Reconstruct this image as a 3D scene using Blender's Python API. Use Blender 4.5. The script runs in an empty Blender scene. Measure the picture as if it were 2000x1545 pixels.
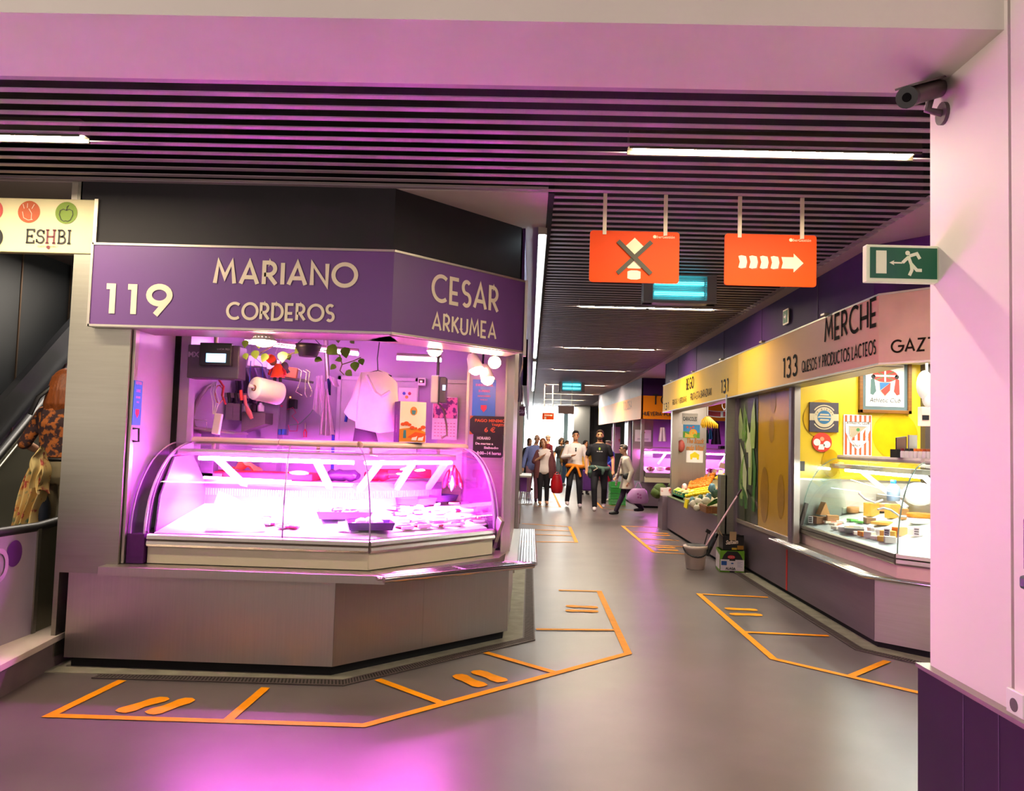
import bpy, bmesh, math, random
from mathutils import Vector, Matrix, Euler
R = random.Random(7)
sc = bpy.context.scene
col = sc.collection
PI = math.pi

# ---------------------------------------------------------------- camera
FPX, CAMZ = 1570.25, 1.5
cd = bpy.data.cameras.new('camera')
cd.sensor_fit = 'HORIZONTAL'; cd.sensor_width = 36.0; cd.lens = 36.0 * FPX / 2000.0
cd.clip_start = 0.05; cd.clip_end = 200
cam = bpy.data.objects.new('camera', cd); col.objects.link(cam)
CROT = Matrix.Rotation(0.0235722, 3, 'Z') @ Matrix.Rotation(PI/2 + 0.0574062, 3, 'X') @ Matrix.Rotation(0.029596, 3, 'Z')
cam.matrix_world = Matrix.Translation((0, 0, CAMZ)) @ CROT.to_4x4()
sc.camera = cam

def at(x, y, X=None, Y=None, Z=None):
    """point of the place seen at photo pixel x,y on the plane X=, Y= or Z= (metres)"""
    d = CROT @ Vector(((x-1000)/FPX, -(y-772.5)/FPX, -1))
    t = X/d.x if X is not None else (Y/d.y if Y is not None else (Z-CAMZ)/d.z)
    return Vector((0, 0, CAMZ)) + d*t

def onplane(x, y, p0, n):
    d = CROT @ Vector(((x-1000)/FPX, -(y-772.5)/FPX, -1)); o = Vector((0, 0, CAMZ)); n = Vector(n)
    return o + d*((Vector(p0)-o).dot(n)/d.dot(n))

# ---------------------------------------------------------------- world, exposure
vs = sc.view_settings
vs.view_transform = 'Standard'; vs.look = 'None'; vs.exposure = 0.5; vs.gamma = 1.0
try: vs.use_curve_mapping = False
except Exception: pass
w = bpy.data.worlds.new('hall_daylight'); sc.world = w; w.use_nodes = True
bg = w.node_tree.nodes['Background']
bg.inputs[0].default_value = (1.0, 0.84, 0.78, 1); bg.inputs[1].default_value = 0.36
try:
    sc.cycles.sample_clamp_indirect = 60.0
    sc.cycles.max_bounces = 8; sc.cycles.transparent_max_bounces = 16
    sc.cycles.caustics_reflective = False; sc.cycles.caustics_refractive = False
except Exception: pass

def area(name, loc, rot, sx, sy, power, color):
    l = bpy.data.lights.new(name, 'AREA'); l.shape = 'RECTANGLE'; l.size = sx; l.size_y = sy
    l.energy = power; l.color = color
    o = bpy.data.objects.new(name, l); col.objects.link(o); o.location = loc; o.rotation_euler = rot
    return o
# unseen area fill added behind the camera for the hall's light
area('hall_fill_light', (0.5, -4.0, 3.2), (math.radians(80), 0, 0), 7, 2.5, 22, (1.0, 0.86, 0.76))
area('left_fill_light', (-6.2, 1.4, 2.3), (0, math.radians(-112), 0), 3, 3, 165, (1.0, 0.84, 0.74))  # unseen fill added at the left to brighten the pillar and soffit

area('escalator_fill_light', (-3.45, 7.3, 2.98), (0, 0, 0), .8, 1.2, 45, (1.0, 0.90, 0.78))  # fill added out of sight to lift the dark escalator corner

# ---------------------------------------------------------------- materials
def lin(h):
    h = h.lstrip('#'); o = []
    for i in (0, 2, 4):
        c = int(h[i:i+2], 16)/255
        o.append(c/12.92 if c <= 0.04045 else ((c+0.055)/1.055)**2.4)
    return tuple(o)
MATS = {}
def mat(name, hexc, rough=0.5, metal=0.0, var=0.08, scale=6.0, bump=0.0, streak=None, spec=0.5, coat=0.0, hex2=None, thr=None, stops=None):
    if name in MATS: return MATS[name]
    m = bpy.data.materials.new(name); m.use_nodes = True
    nt = m.node_tree; N = nt.nodes; L = nt.links
    b = N['Principled BSDF']
    b.inputs['Roughness'].default_value = rough; b.inputs['Metallic'].default_value = metal
    b.inputs['Specular IOR Level'].default_value = spec; b.inputs['Coat Weight'].default_value = coat
    tc = N.new('ShaderNodeTexCoord'); mp = N.new('ShaderNodeMapping'); L.new(tc.outputs['Object'], mp.inputs[0])
    if streak: mp.inputs['Scale'].default_value = streak
    nz = N.new('ShaderNodeTexNoise'); nz.inputs['Scale'].default_value = scale; nz.inputs['Detail'].default_value = 5
    L.new(mp.outputs[0], nz.inputs['Vector'])
    rp = N.new('ShaderNodeValToRGB'); c = lin(hexc)
    if stops:
        while len(rp.color_ramp.elements) < len(stops): rp.color_ramp.elements.new(.5)
        for el, (ps, hc) in zip(rp.color_ramp.elements, stops): el.position = ps; el.color = (*lin(hc), 1)
    elif hex2:
        c2 = lin(hex2); t = thr or 0.5
        rp.color_ramp.elements[0].position = t-0.04; rp.color_ramp.elements[1].position = t+0.04
        rp.color_ramp.elements[0].color = (*c, 1); rp.color_ramp.elements[1].color = (*c2, 1)
    else:
        rp.color_ramp.elements[0].position = 0.3; rp.color_ramp.elements[1].position = 0.7
        rp.color_ramp.elements[0].color = (*[x*(1-var) for x in c], 1)
        rp.color_ramp.elements[1].color = (*[min(1, x*(1+var)) for x in c], 1)
    L.new(nz.outputs['Fac'], rp.inputs[0]); L.new(rp.outputs[0], b.inputs['Base Color'])
    if bump:
        bp = N.new('ShaderNodeBump'); bp.inputs['Strength'].default_value = bump; bp.inputs['Distance'].default_value = 0.01
        L.new(nz.outputs['Fac'], bp.inputs['Height']); L.new(bp.outputs[0], b.inputs['Normal'])
    MATS[name] = m
    return m
def glow(name, rgb, strength, base=(.8, .8, .8)):
    if name in MATS: return MATS[name]
    m = bpy.data.materials.new(name); m.use_nodes = True
    b = m.node_tree.nodes['Principled BSDF']
    b.inputs['Base Color'].default_value = (*base, 1)
    b.inputs['Emission Color'].default_value = (*rgb, 1); b.inputs['Emission Strength'].default_value = strength
    MATS[name] = m
    return m
def glass(name, tint=(1, 1, 1), ior=1.45, rough=0.02, solid=0.0, solidcol=(0.5, 0.5, 0.5)):
    if name in MATS: return MATS[name]
    m = bpy.data.materials.new(name); m.use_nodes = True
    nt = m.node_tree; N = nt.nodes; L = nt.links
    for n in list(N):
        if n.type != 'OUTPUT_MATERIAL': N.remove(n)
    out = [n for n in N if n.type == 'OUTPUT_MATERIAL'][0]
    tr = N.new('ShaderNodeBsdfTransparent'); tr.inputs[0].default_value = (*tint, 1)
    gl = N.new('ShaderNodeBsdfGlossy'); gl.inputs['Roughness'].default_value = rough; gl.inputs[0].default_value = (1, 1, 1, 1)
    fr = N.new('ShaderNodeFresnel'); fr.inputs[0].default_value = ior
    mx = N.new('ShaderNodeMixShader'); L.new(fr.outputs[0], mx.inputs[0]); L.new(tr.outputs[0], mx.inputs[1]); L.new(gl.outputs[0], mx.inputs[2])
    if solid:
        df = N.new('ShaderNodeBsdfDiffuse'); df.inputs[0].default_value = (*solidcol, 1)
        m2 = N.new('ShaderNodeMixShader'); m2.inputs[0].default_value = solid
        L.new(mx.outputs[0], m2.inputs[1]); L.new(df.outputs[0], m2.inputs[2]); L.new(m2.outputs[0], out.inputs[0])
    else: L.new(mx.outputs[0], out.inputs[0])
    MATS[name] = m
    return m

STEEL = mat('brushed_steel', '#b9b1a8', 0.38, 1.0, 0.035, 3, streak=(40, 40, 1.2))
STEELH = mat('brushed_steel_dull', '#9c998c', 0.45, 1.0, 0.04, 2, streak=(1.5, 1.5, 30))
CHROME = mat('polished_steel', '#d8d4cf', 0.16, 1.0, 0.04, 5)
ALU = mat('anodised_aluminium', '#c2bbad', 0.4, 0.9, 0.06, 8)
DARK = mat('charcoal_paint', '#2c2a2d', 0.6, 0, 0.10, 3, spec=.25)
BLACK = mat('black_plastic', '#141216', 0.4, 0, 0.15, 8)
VOID = mat('matt_black', '#050405', 0.9, 0, 0.1, 3)
WHITE = mat('white_plastic', '#e8e4df', 0.4, 0, 0.04, 5)
PAPER = mat('white_paper', '#f2efea', 0.7, 0, 0.04, 10)
CREAM = mat('cream_letters', '#e6d9bd', 0.5, 0, 0.04, 10)
INK = mat('black_ink', '#1d1a1c', 0.5, 0, 0.1, 10)
GLASS = glass('clear_glass')

# ---------------------------------------------------------------- mesh kit
class MB:
    def __init__(s): s.v = []; s.f = []; s.m = []; s.sm = []
    def add(s, vs, fs, mi=0, smooth=False):
        n = len(s.v); s.v += [Vector(p) for p in vs]
        for f in fs: s.f.append([i+n for i in f]); s.m.append(mi); s.sm.append(smooth)
        return s
    def box(s, x0, x1, y0, y1, z0, z1, mi=0):
        return s.add([(x0,y0,z0),(x1,y0,z0),(x1,y1,z0),(x0,y1,z0),(x0,y0,z1),(x1,y0,z1),(x1,y1,z1),(x0,y1,z1)],
              [(3,2,1,0),(4,5,6,7),(0,1,5,4),(1,2,6,5),(2,3,7,6),(3,0,4,7)], mi)
    def obox(s, c, size, rot=(0,0,0), mi=0):
        M = (rot if isinstance(rot, Matrix) else Euler(rot).to_matrix()); c = Vector(c); a, b, d = [k/2 for k in size]
        P = [c + M @ Vector(p) for p in [(-a,-b,-d),(a,-b,-d),(a,b,-d),(-a,b,-d),(-a,-b,d),(a,-b,d),(a,b,d),(-a,b,d)]]
        return s.add(P, [(3,2,1,0),(4,5,6,7),(0,1,5,4),(1,2,6,5),(2,3,7,6),(3,0,4,7)], mi)
    def ext(s, pts, vec, mi=0, smooth=False):
        n = len(pts); vec = Vector(vec); P = [Vector(p) for p in pts]
        s.add(P + [p+vec for p in P], [list(range(n))[::-1], list(range(n, 2*n))], mi)
        return s.add(P + [p+vec for p in P], [(i, (i+1) % n, (i+1) % n+n, i+n) for i in range(n)], mi, smooth)
    def prism(s, poly, z0, z1, mi=0): return s.ext([(p[0], p[1], z0) for p in poly], (0, 0, z1-z0), mi)
    def ngon(s, pts, mi=0): return s.add(pts, [list(range(len(pts)))], mi)
    def tube(s, pts, r, n=8, mi=0, closed=False, flat=1.0):
        P = [Vector(p) for p in pts]; m = len(P); rr = r if isinstance(r, (list, tuple)) else [r]*m
        V = []; up = None
        for i in range(m):
            if closed: t = (P[(i+1) % m]-P[i-1])
            else: t = P[min(i+1, m-1)]-P[max(i-1, 0)]
            if t.length < 1e-9: t = Vector((0, 0, 1))
            t.normalize()
            if up is None: up = Vector((0, 0, 1)) if abs(t.z) < 0.9 else Vector((0, 1, 0))
            a = t.cross(up)
            if a.length < 1e-6: a = t.orthogonal()
            a.normalize(); b = a.cross(t).normalized(); up = b
            for k in range(n):
                th = 2*PI*k/n; V.append(P[i] + (a*math.cos(th) + b*math.sin(th)*flat)*rr[i])
        F = []; q = m if closed else m-1
        for i in range(q):
            for k in range(n):
                j = (i+1) % m; F.append((i*n+k, i*n+(k+1) % n, j*n+(k+1) % n, j*n+k))
        s.add(V, F, mi, True)
        if not closed:
            s.add(V[:n], [list(range(n))[::-1]], mi); s.add(V[-n:], [list(range(n))], mi)
        return s
    def cyl(s, p0, p1, r0, r1=None, n=16, mi=0): return s.tube([p0, p1], [r0, r0 if r1 is None else r1], n, mi)
    def lathe(s, prof, c=(0,0,0), n=20, mi=0, M=None, smooth=True):
        V = []; c = Vector(c)
        for r, z in prof:
            for k in range(n):
                p = Vector((r*math.cos(2*PI*k/n), r*math.sin(2*PI*k/n), z)); V.append(c + (M @ p if M else p))
        F = [(i*n+k, i*n+(k+1) % n, (i+1)*n+(k+1) % n, (i+1)*n+k) for i in range(len(prof)-1) for k in range(n)]
        s.add(V, F, mi, smooth)
        if prof[0][0] > 1e-4: s.add(V[:n], [list(range(n))[::-1]], mi)
        if prof[-1][0] > 1e-4: s.add(V[-n:], [list(range(n))], mi)
        return s
    def ball(s, c, rx, ry=None, rz=None, nu=14, nv=9, mi=0, rot=None, wob=0.0):
        ry = rx if ry is None else ry; rz = rx if rz is None else rz; c = Vector(c); V = []
        M = Euler(rot).to_matrix() if rot else None
        for i in range(nv+1):
            ph = -PI/2 + PI*i/nv
            for k in range(nu):
                th = 2*PI*k/nu; q = 1 + (wob*(math.sin(3*th+2*ph+c.x*40)+math.sin(5*th-4*ph+c.y*30)) if wob else 0)
                p = Vector((rx*math.cos(ph)*math.cos(th)*q, ry*math.cos(ph)*math.sin(th)*q, rz*math.sin(ph)*q))
                V.append(c + (M @ p if M else p))
        F = [(i*nu+k, i*nu+(k+1) % nu, (i+1)*nu+(k+1) % nu, (i+1)*nu+k) for i in range(nv) for k in range(nu)]
        return s.add(V, F, mi, True)
    def grid(s, fn, nu, nv, mi=0, smooth=True, thick=0.0):
        V = [Vector(fn(i/nu, j/nv)) for j in range(nv+1) for i in range(nu+1)]
        F = [(j*(nu+1)+i, j*(nu+1)+i+1, (j+1)*(nu+1)+i+1, (j+1)*(nu+1)+i) for j in range(nv) for i in range(nu)]
        return s.add(V, F, mi, smooth)
    def loft(s, secs, n=16, mi=0):
        """secs: (centre, rx, ry) rings in the horizontal plane, closed at both ends"""
        V = []
        for c, rx, ry in secs:
            for k in range(n):
                th = 2*PI*k/n; V.append(Vector(c) + Vector((rx*math.cos(th), ry*math.sin(th), 0)))
        F = [(i*n+k, i*n+(k+1) % n, (i+1)*n+(k+1) % n, (i+1)*n+k) for i in range(len(secs)-1) for k in range(n)]
        s.add(V, F + [list(range(n))[::-1], list(range(len(V)-n, len(V)))], mi, True)
        return s
def mesh_from(mb, name, mats, org=Vector((0,0,0)), weld=False):
    me = bpy.data.meshes.new(name)
    me.from_pydata([tuple(p-org) for p in mb.v], [], mb.f)
    for m in (mats if isinstance(mats, (list, tuple)) else [mats]): me.materials.append(m)
    me.polygons.foreach_set('material_index', mb.m); me.polygons.foreach_set('use_smooth', mb.sm)
    me.update()
    bm = bmesh.new(); bm.from_mesh(me)
    if weld: bmesh.ops.remove_doubles(bm, verts=bm.verts, dist=1e-5)
    bmesh.ops.recalc_face_normals(bm, faces=bm.faces); bm.to_mesh(me); bm.free()
    return me
def prop(o, label=None, cat=None, group=None, kind=None):
    if label: o['label'] = label
    if cat: o['category'] = cat
    if group: o['group'] = group
    if kind: o['kind'] = kind
    return o
def thing(name, label, cat, loc=(0,0,0), group=None, rz=0.0):
    o = bpy.data.objects.new(name, None); col.objects.link(o); o.empty_display_size = 0.1
    o.location = loc; o.rotation_euler = (0, 0, rz)
    return prop(o, label, cat, group)
ORG = {}
def origin_of(o): return ORG.get(o.name, Vector(o.location))
def part(name, mb, mats, root, label=None, bevel=0.0, kind=None, local=False, weld=False):
    """a part (child of a thing) or sub-part (child of a part); vertices given in world coordinates unless local"""
    org = Vector((0,0,0)) if local else origin_of(root)
    o = bpy.data.objects.new(name, mesh_from(mb, name, mats, org, weld)); col.objects.link(o)
    o.parent = root; ORG[o.name] = org
    if bevel: bev(o, bevel)
    return prop(o, label, None, None, kind)
def bev(o, wdt):
    b = o.modifiers.new('edges', 'BEVEL'); b.width = wdt; b.segments = 2; b.limit_method = 'ANGLE'; b.angle_limit = 0.6
def solo(name, mb, mats, label, cat, group=None, bevel=0.0, kind=None, weld=False):
    xs = [p.x for p in mb.v]; ys = [p.y for p in mb.v]; zs = [p.z for p in mb.v]
    org = Vector(((min(xs)+max(xs))/2, (min(ys)+max(ys))/2, min(zs)))
    o = bpy.data.objects.new(name, mesh_from(mb, name, mats, org, weld)); col.objects.link(o); o.location = org
    ORG[o.name] = org
    if bevel: bev(o, bevel)
    return prop(o, label, cat, group, kind)
def struct(name, mb, mats, bevel=0.0):
    o = bpy.data.objects.new(name, mesh_from(mb, name, mats)); col.objects.link(o); ORG[o.name] = Vector((0,0,0))
    if bevel: bev(o, bevel)
    return prop(o, kind='structure')
def dup(root, loc=None, rot=None, label=None, scale=None, parent=None):
    c = root.copy(); col.objects.link(c)
    if loc is not None: c.location = loc
    if rot is not None: c.rotation_euler = rot
    if scale is not None: c.scale = (scale,)*3 if not isinstance(scale, (list, tuple)) else scale
    if label: c['label'] = label
    if parent: c.parent = parent
    ORG[c.name] = Vector((0,0,0)) if parent else Vector(c.location)
    for ch in list(root.children): dup(ch, parent=c)
    return c

# ---------------------------------------------------------------- lettering
def arc(cx, cy, rx, ry, a0, a1, n=14):
    return [(cx+rx*math.cos(math.radians(a0+(a1-a0)*i/n)), cy+ry*math.sin(math.radians(a0+(a1-a0)*i/n))) for i in range(n+1)]
GL = {
 'A': (.74, [[(0,0),(.37,1),(.74,0)], [(.13,.3),(.61,.3)]]),
 'B': (.5, [[(0,0),(0,1),(.2,1)]+arc(.2,.76,.24,.24,90,-90)+[(0,.52)], [(.2,.52)]+arc(.22,.26,.28,.26,90,-90)+[(0,0)]]),
 'C': (.8, [arc(.5,.5,.5,.5,52,308,20)]),
 'D': (.68, [[(0,0),(0,1),(.2,1)]+arc(.2,.5,.48,.5,90,-90,18)+[(0,0)]]),
 'E': (.48, [[(.48,1),(0,1),(0,0),(.48,0)], [(0,.42),(.42,.42)]]),
 'F': (.46, [[(.46,1),(0,1),(0,0)], [(0,.45),(.4,.45)]]),
 'G': (.9, [arc(.5,.5,.5,.5,48,360,22)+[(.55,.5)]]),
 'H': (.62, [[(0,0),(0,1)], [(.62,0),(.62,1)], [(0,.42),(.62,.42)]]),
 'I': (.0, [[(0,0),(0,1)]]),
 'K': (.56, [[(0,0),(0,1)], [(.54,1),(.02,.42)], [(.14,.56),(.58,0)]]),
 'L': (.44, [[(0,1),(0,0),(.44,0)]]),
 'M': (.86, [[(0,0),(.13,1),(.43,.28),(.73,1),(.86,0)]]),
 'N': (.66, [[(0,0),(0,1),(.66,0),(.66,1)]]),
 'O': (1., [arc(.5,.5,.5,.5,0,360,28)]),
 'P': (.48, [[(0,0),(0,1),(.2,1)]+arc(.2,.72,.28,.28,90,-90)+[(0,.44)]]),
 'Q': (1., [arc(.5,.5,.5,.5,0,360,28), [(.55,.3),(.95,-.05)]]),
 'R': (.54, [[(0,0),(0,1),(.2,1)]+arc(.2,.72,.28,.28,90,-90)+[(0,.44)], [(.2,.44),(.54,0)]]),
 'S': (.46, [arc(.23,.75,.23,.25,40,270,14)[:-1]+arc(.23,.25,.23,.25,90,-140,14)]),
 'T': (.56, [[(0,1),(.56,1)], [(.28,1),(.28,0)]]),
 'U': (.6, [[(0,1),(0,.3)]+arc(.3,.3,.3,.3,180,360,14)+[(.6,1)]]),
 'V': (.66, [[(0,1),(.33,0),(.66,1)]]),
 'Y': (.6, [[(0,1),(.3,.45),(.6,1)], [(.3,.45),(.3,0)]]),
 'Z': (.56, [[(0,1),(.56,1),(0,0),(.56,0)]]),
 '1': (.18, [[(0,.96),(.18,.96),(.18,0)]]),
 '3': (.5, [arc(.24,.74,.22,.24,150,-90,14)[:-1]+arc(.24,.26,.26,.26,90,-150,14)]),
 '9': (.58, [arc(.29,.7,.29,.3,0,360,22), [(.53,.53),(.2,0)]]),
 '-': (.3, [[(0,.4),(.3,.4)]]), ' ': (.22, []),
}
def ribbon(mb, pl, t, F, mi):
    n = len(pl); P = [Vector((p[0], p[1])) for p in pl]
    closed = (P[0]-P[-1]).length < 1e-6
    Lp = []; Rp = []
    for i in range(n):
        a = P[i]-P[i-1] if i > 0 else (P[0]-P[-2] if closed else P[1]-P[0])
        b = P[i+1]-P[i] if i < n-1 else (P[1]-P[0] if closed else P[-1]-P[-2])
        a = a.normalized(); b = b.normalized()
        na = Vector((-a.y, a.x)); nb = Vector((-b.y, b.x)); m = (na+nb)
        if m.length < 0.2: m = na.copy(); k = 1
        else:
            m.normalize(); k = min(1/max(m.dot(na), 0.3), 2.2)
        Lp.append(P[i]+m*t/2*k); Rp.append(P[i]-m*t/2*k)
    V = [F(p) for p in Lp+Rp]
    mb.add(V, [(i, i+1, n+i+1, n+i) for i in range(n-1)], mi)
def letters(mb, s, h, t, org, xd, yd, nrm, mi=0, wid=None, gap=0.3, sx=1.0):
    """monoline capitals; org is bottom-left, wid squeezes or stretches the line to that width"""
    org = Vector(org); xd = Vector(xd).normalized(); yd = Vector(yd).normalized(); nrm = Vector(nrm).normalized()
    tot = sum(GL[c][0]+gap for c in s)-gap
    k = (wid/(tot*h)) if wid else sx
    x = 0; lay = [0.004]
    for c in s:
        wd, sts = GL[c]
        for st in sts:
            lay[0] = 0.004 + (0.0007 if lay[0] < 0.0045 else 0)
            ribbon(mb, [((x+p[0])*k*h, p[1]*h) for p in st], t, lambda p: org + xd*p.x + yd*p.y + nrm*lay[0], mi)
        x += wd+gap
def text(mb, s, size, org, xd, yd, nrm, mi=0, wid=None, center=True, off=0.003, shear=0.0, bold=0.0):
    cu = bpy.data.curves.new('t', 'FONT'); cu.body = s; cu.size = size; cu.resolution_u = 2; cu.shear = shear; cu.offset = bold
    if center: cu.align_x = 'CENTER'
    o = bpy.data.objects.new('t', cu); col.objects.link(o)
    dg = bpy.context.evaluated_depsgraph_get(); me = o.evaluated_get(dg).to_mesh()
    org = Vector(org); xd = Vector(xd).normalized(); yd = Vector(yd).normalized(); nrm = Vector(nrm).normalized()
    vs_ = [v.co.copy() for v in me.vertices]; fs = [list(p.vertices) for p in me.polygons]
    o.evaluated_get(dg).to_mesh_clear(); bpy.data.objects.remove(o); bpy.data.curves.remove(cu)
    k = 1.0
    if wid and vs_:
        ww = max(v.x for v in vs_)-min(v.x for v in vs_); k = wid/max(ww, 1e-6)
    mb.add([org + xd*v.x*k + yd*v.y + nrm*off for v in vs_], fs, mi)
def disc(mb, c, r, xd, yd, nrm, mi=0, off=0.003, n=28, ry=None):
    c = Vector(c); xd = Vector(xd).normalized(); yd = Vector(yd).normalized(); nrm = Vector(nrm).normalized()
    mb.ngon([c + xd*r*math.cos(2*PI*i/n) + yd*(ry or r)*math.sin(2*PI*i/n) + nrm*off for i in range(n)], mi)
def flat(mb, pts, c, xd, yd, nrm, mi=0, off=0.003, s=1.0):
    c = Vector(c); xd = Vector(xd).normalized(); yd = Vector(yd).normalized(); nrm = Vector(nrm).normalized()
    mb.ngon([c + xd*p[0]*s + yd*p[1]*s + nrm*off for p in pts], mi)
XD, YD, ZD, ND = Vector((1,0,0)), Vector((0,1,0)), Vector((0,0,1)), Vector((0,-1,0))

# ================================================================ THE SETTING
FLOORM = mat('sealed_concrete', '#645a58', 0.33, 0, 0.16, 1.6, bump=0.04)
CONC = mat('rough_concrete', '#8b8674', 0.7, 0, 0.2, 9)
PLASTER = mat('white_plaster', '#e6e0d6', 0.75, 0, 0.03, 2)
PILLARP = mat('pillar_paint', '#e6dcd4', 0.55, 0, 0.03, 1.5)
VIOLET = mat('dark_violet_laminate', '#431f55', 0.6, 0, 0.08, 3, spec=.2)
SLATM = mat('slat_paint', '#a597a0', 0.55, 0, 0.08, 2)
PANELD = mat('anthracite_panel', '#4a4a4a', 0.5, 0.1, 0.10, 1.2)
GREYW = mat('grey_wall_paint', '#85888a', 0.6, 0, 0.06, 2)

mb = MB(); mb.box(-7, 7, -2.5, 37, -0.05, 0); struct('floor', mb, FLOORM)
mb = MB(); y = 3.55
while y < 35.9:
    if abs(y-4.29) > 0.06 or True:
        if y < 5.06: mb.box(-7, 7, y-0.021, y+0.021, 3.10, 3.106)
        else: mb.box(0.115, 2.49, y-0.021, y+0.021, 3.10, 3.106)
    y += 0.135
mb.box(-7, 7, 3.31, 36.4, 3.45, 3.5, 1)
mb.box(0.075, 0.115, 5.07, 36, 3.095, 3.2, 1); mb.box(2.45, 2.49, 5.07, 36, 3.14, 3.45, 1)
mb.box(-7, 0.075, 5.08, 36, 3.10, 3.14, 2); mb.box(2.49, 7, 5.08, 36, 3.10, 3.14, 2)
SOFF = mat('soffit_plaster', '#c9bcb8', 0.7, 0, 0.04, 2)
struct('ceiling', mb, [SLATM, VOID, SOFF])
mb = MB(); mb.box(-7, 1.66, 2.79, 3.31, 3.0, 5.2); struct('trim_1', mb, PLASTER)
mb = MB(); mb.box(1.63, 2.7, 2.77, 3.315, 0, 5.2); mb.box(1.625, 2.7, -1, 2.745, 0, 5.2); mb.box(1.66, 2.6, 2.74, 2.78, 0, 5.2, 1)
struct('wall_right', mb, [PILLARP, GREYW])
mb = MB(); mb.box(1.595, 2.73, -1.1, 3.345, 0, 0.64); mb.box(1.588, 2.735, -1.1, 3.352, 0.64, 0.656, 1)
for yy in (3.0, 2.78, 2.0): mb.box(1.5935, 1.6, yy, yy+0.006, 0.0, 0.64, 2)
struct('baseboard_right', mb, [mat('pillar_base_violet', '#2a1632', .4, 0, .08, 3, spec=.3), STEELH, mat('violet_joint', '#4d3a58', 0.5)])
# far end of the hall: tall bright window between grey frames
WIN = glow('overcast_daylight', (0.93, 1.0, 1.0), 12.0)
mb = MB(); mb.box(-0.25, 1.50, 36.02, 36.06, 1.17, 3.4); mb.box(1.69, 1.82, 36.02, 36.06, 0.3, 3.3); mb.box(-0.9, -0.4, 36.02, 36.06, 0.4, 3.3)
struct('window_1', mb, WIN)
TEAL = mat('grey_green_frame', '#7f9394', 0.5, 0.2, 0.06, 4)
mb = MB()
mb.box(-0.42, -0.25, 35.85, 36.1, 0, 3.3); mb.box(1.50, 1.69, 35.85, 36.1, 0, 3.3); mb.box(-0.42, 1.69, 35.9, 36.1, 1.02, 1.17); mb.box(-0.42, 1.69, 35.95, 36.1, 0, 0.25)
struct('trim_2', mb, TEAL)
mb = MB(); mb.box(-0.42, 1.69, 36.03, 36.08, 0.25, 1.02); struct('window_2', mb, glow('low_daylight', (0.8, 1.0, 1.0), 0.8))
mb = MB(); mb.box(-7, 7, 36.1, 36.3, 0, 3.5); struct('wall_back', mb, GREYW)
mb = MB(); mb.box(1.82, 2.48, 33.5, 36, 0, 3.45); mb.box(2.48, 3.0, 34.6, 36, 0, 3.45, 1)
for k in range(4): mb.box(2.5+k*0.13, 2.52+k*0.13, 34.58, 34.6, 0, 3.45, 0)
mb.box(2.48, 3.0, 34.57, 34.6, 2.0, 2.04, 0)
struct('wall_end', mb, [GREYW, mat('grey_panel', '#73787c', 0.5, 0.1)])
mb = MB(); mb.box(6.9, 7, -2.5, 36, 0, 3.5); struct('wall_far_right', mb, PANELD)
mb = MB(); mb.box(-7, -6.9, -2.5, 36, 0, 5); struct('wall_far_left', mb, PANELD)
# panelled wall behind the escalator
mb = MB()
for k in range(14):
    y0 = 3.22+k*0.75; mb.box(-4.62, -4.55, y0+0.012, y0+0.738, 0, 1.72); mb.box(-4.62, -4.55, y0+0.012, y0+0.738, 1.735, 3.4)
mb.box(-4.70, -4.60, 3, 14, 0, 3.4, 1)
for k in range(14): mb.box(-4.555, -4.543, 3.212+k*.75, 3.228+k*.75, 0, 3.4, 1)
struct('wall_left', mb, [PANELD, mat('bronze_joint', '#8a6f58', 0.4, 0.6)])

# ================================================================ CEILING LIGHTS AND HANGING THINGS
LED = glow('warm_led', (1.0, 0.84, 0.60), 115.0)
LEDF = glow('warm_led_far', (1.0, 0.84, 0.64), 230.0)
def ceil_light(x0, x1, y, label, z=3.09):
    t = thing('ceiling_light', label, 'ceiling light', ((x0+x1)/2, y, z), 'recessed ceiling lights')
    m = MB(); m.box(x0-0.03, x1+0.03, y-0.055, y+0.055, z+0.025, z+0.10)
    m.box(x0-0.03, x1+0.03, y-0.058, y-0.046, z+0.0, z+0.03); m.box(x0-0.03, x1+0.03, y+0.046, y+0.058, z, z+0.03)
    part('housing', m, mat('lamp_housing', '#3f382c', .5, .3), t)
    m = MB(); m.box(x0, x1, y-0.04, y+0.04, z+0.008, z+0.024); part('diffuser', m, LED if y < 12 else LEDF, t, label='glowing diffuser')
    return t
ceil_light(0.52, 2.01, 4.29, 'bright linear ceiling light above the two orange hanging signs, largest in view')
ceil_light(-4.02, -2.53, 4.29, 'linear ceiling light at the left edge above the cream hanging banner')
ceil_light(0.56, 1.315, 9.29, 'left half of the paired ceiling lights just behind the larger insect trap')
ceil_light(1.34, 2.08, 9.29, 'right half of the paired ceiling lights just behind the larger insect trap')
ceil_light(0.54, 2.03, 13.36, 'linear ceiling light in the corridor, first one beyond the paired lights')
ceil_light(0.5, 2.02, 17.42, 'linear ceiling light in the corridor, second one beyond the paired lights')
ceil_light(0.45, 2.0, 21.9, 'linear ceiling light partly hidden by the small distant insect trap')
ceil_light(0.5, 2.0, 26.0, 'linear ceiling light just beyond the small distant insect trap')
ceil_light(0.48, 1.95, 29.6, 'linear ceiling light near the far window, second from the end')
ceil_light(0.48, 1.9, 33.2, 'linear ceiling light nearest the far bright window')
COOL = glow('cool_led_strip', (0.75, 0.92, 1.0), 14.0)
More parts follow.
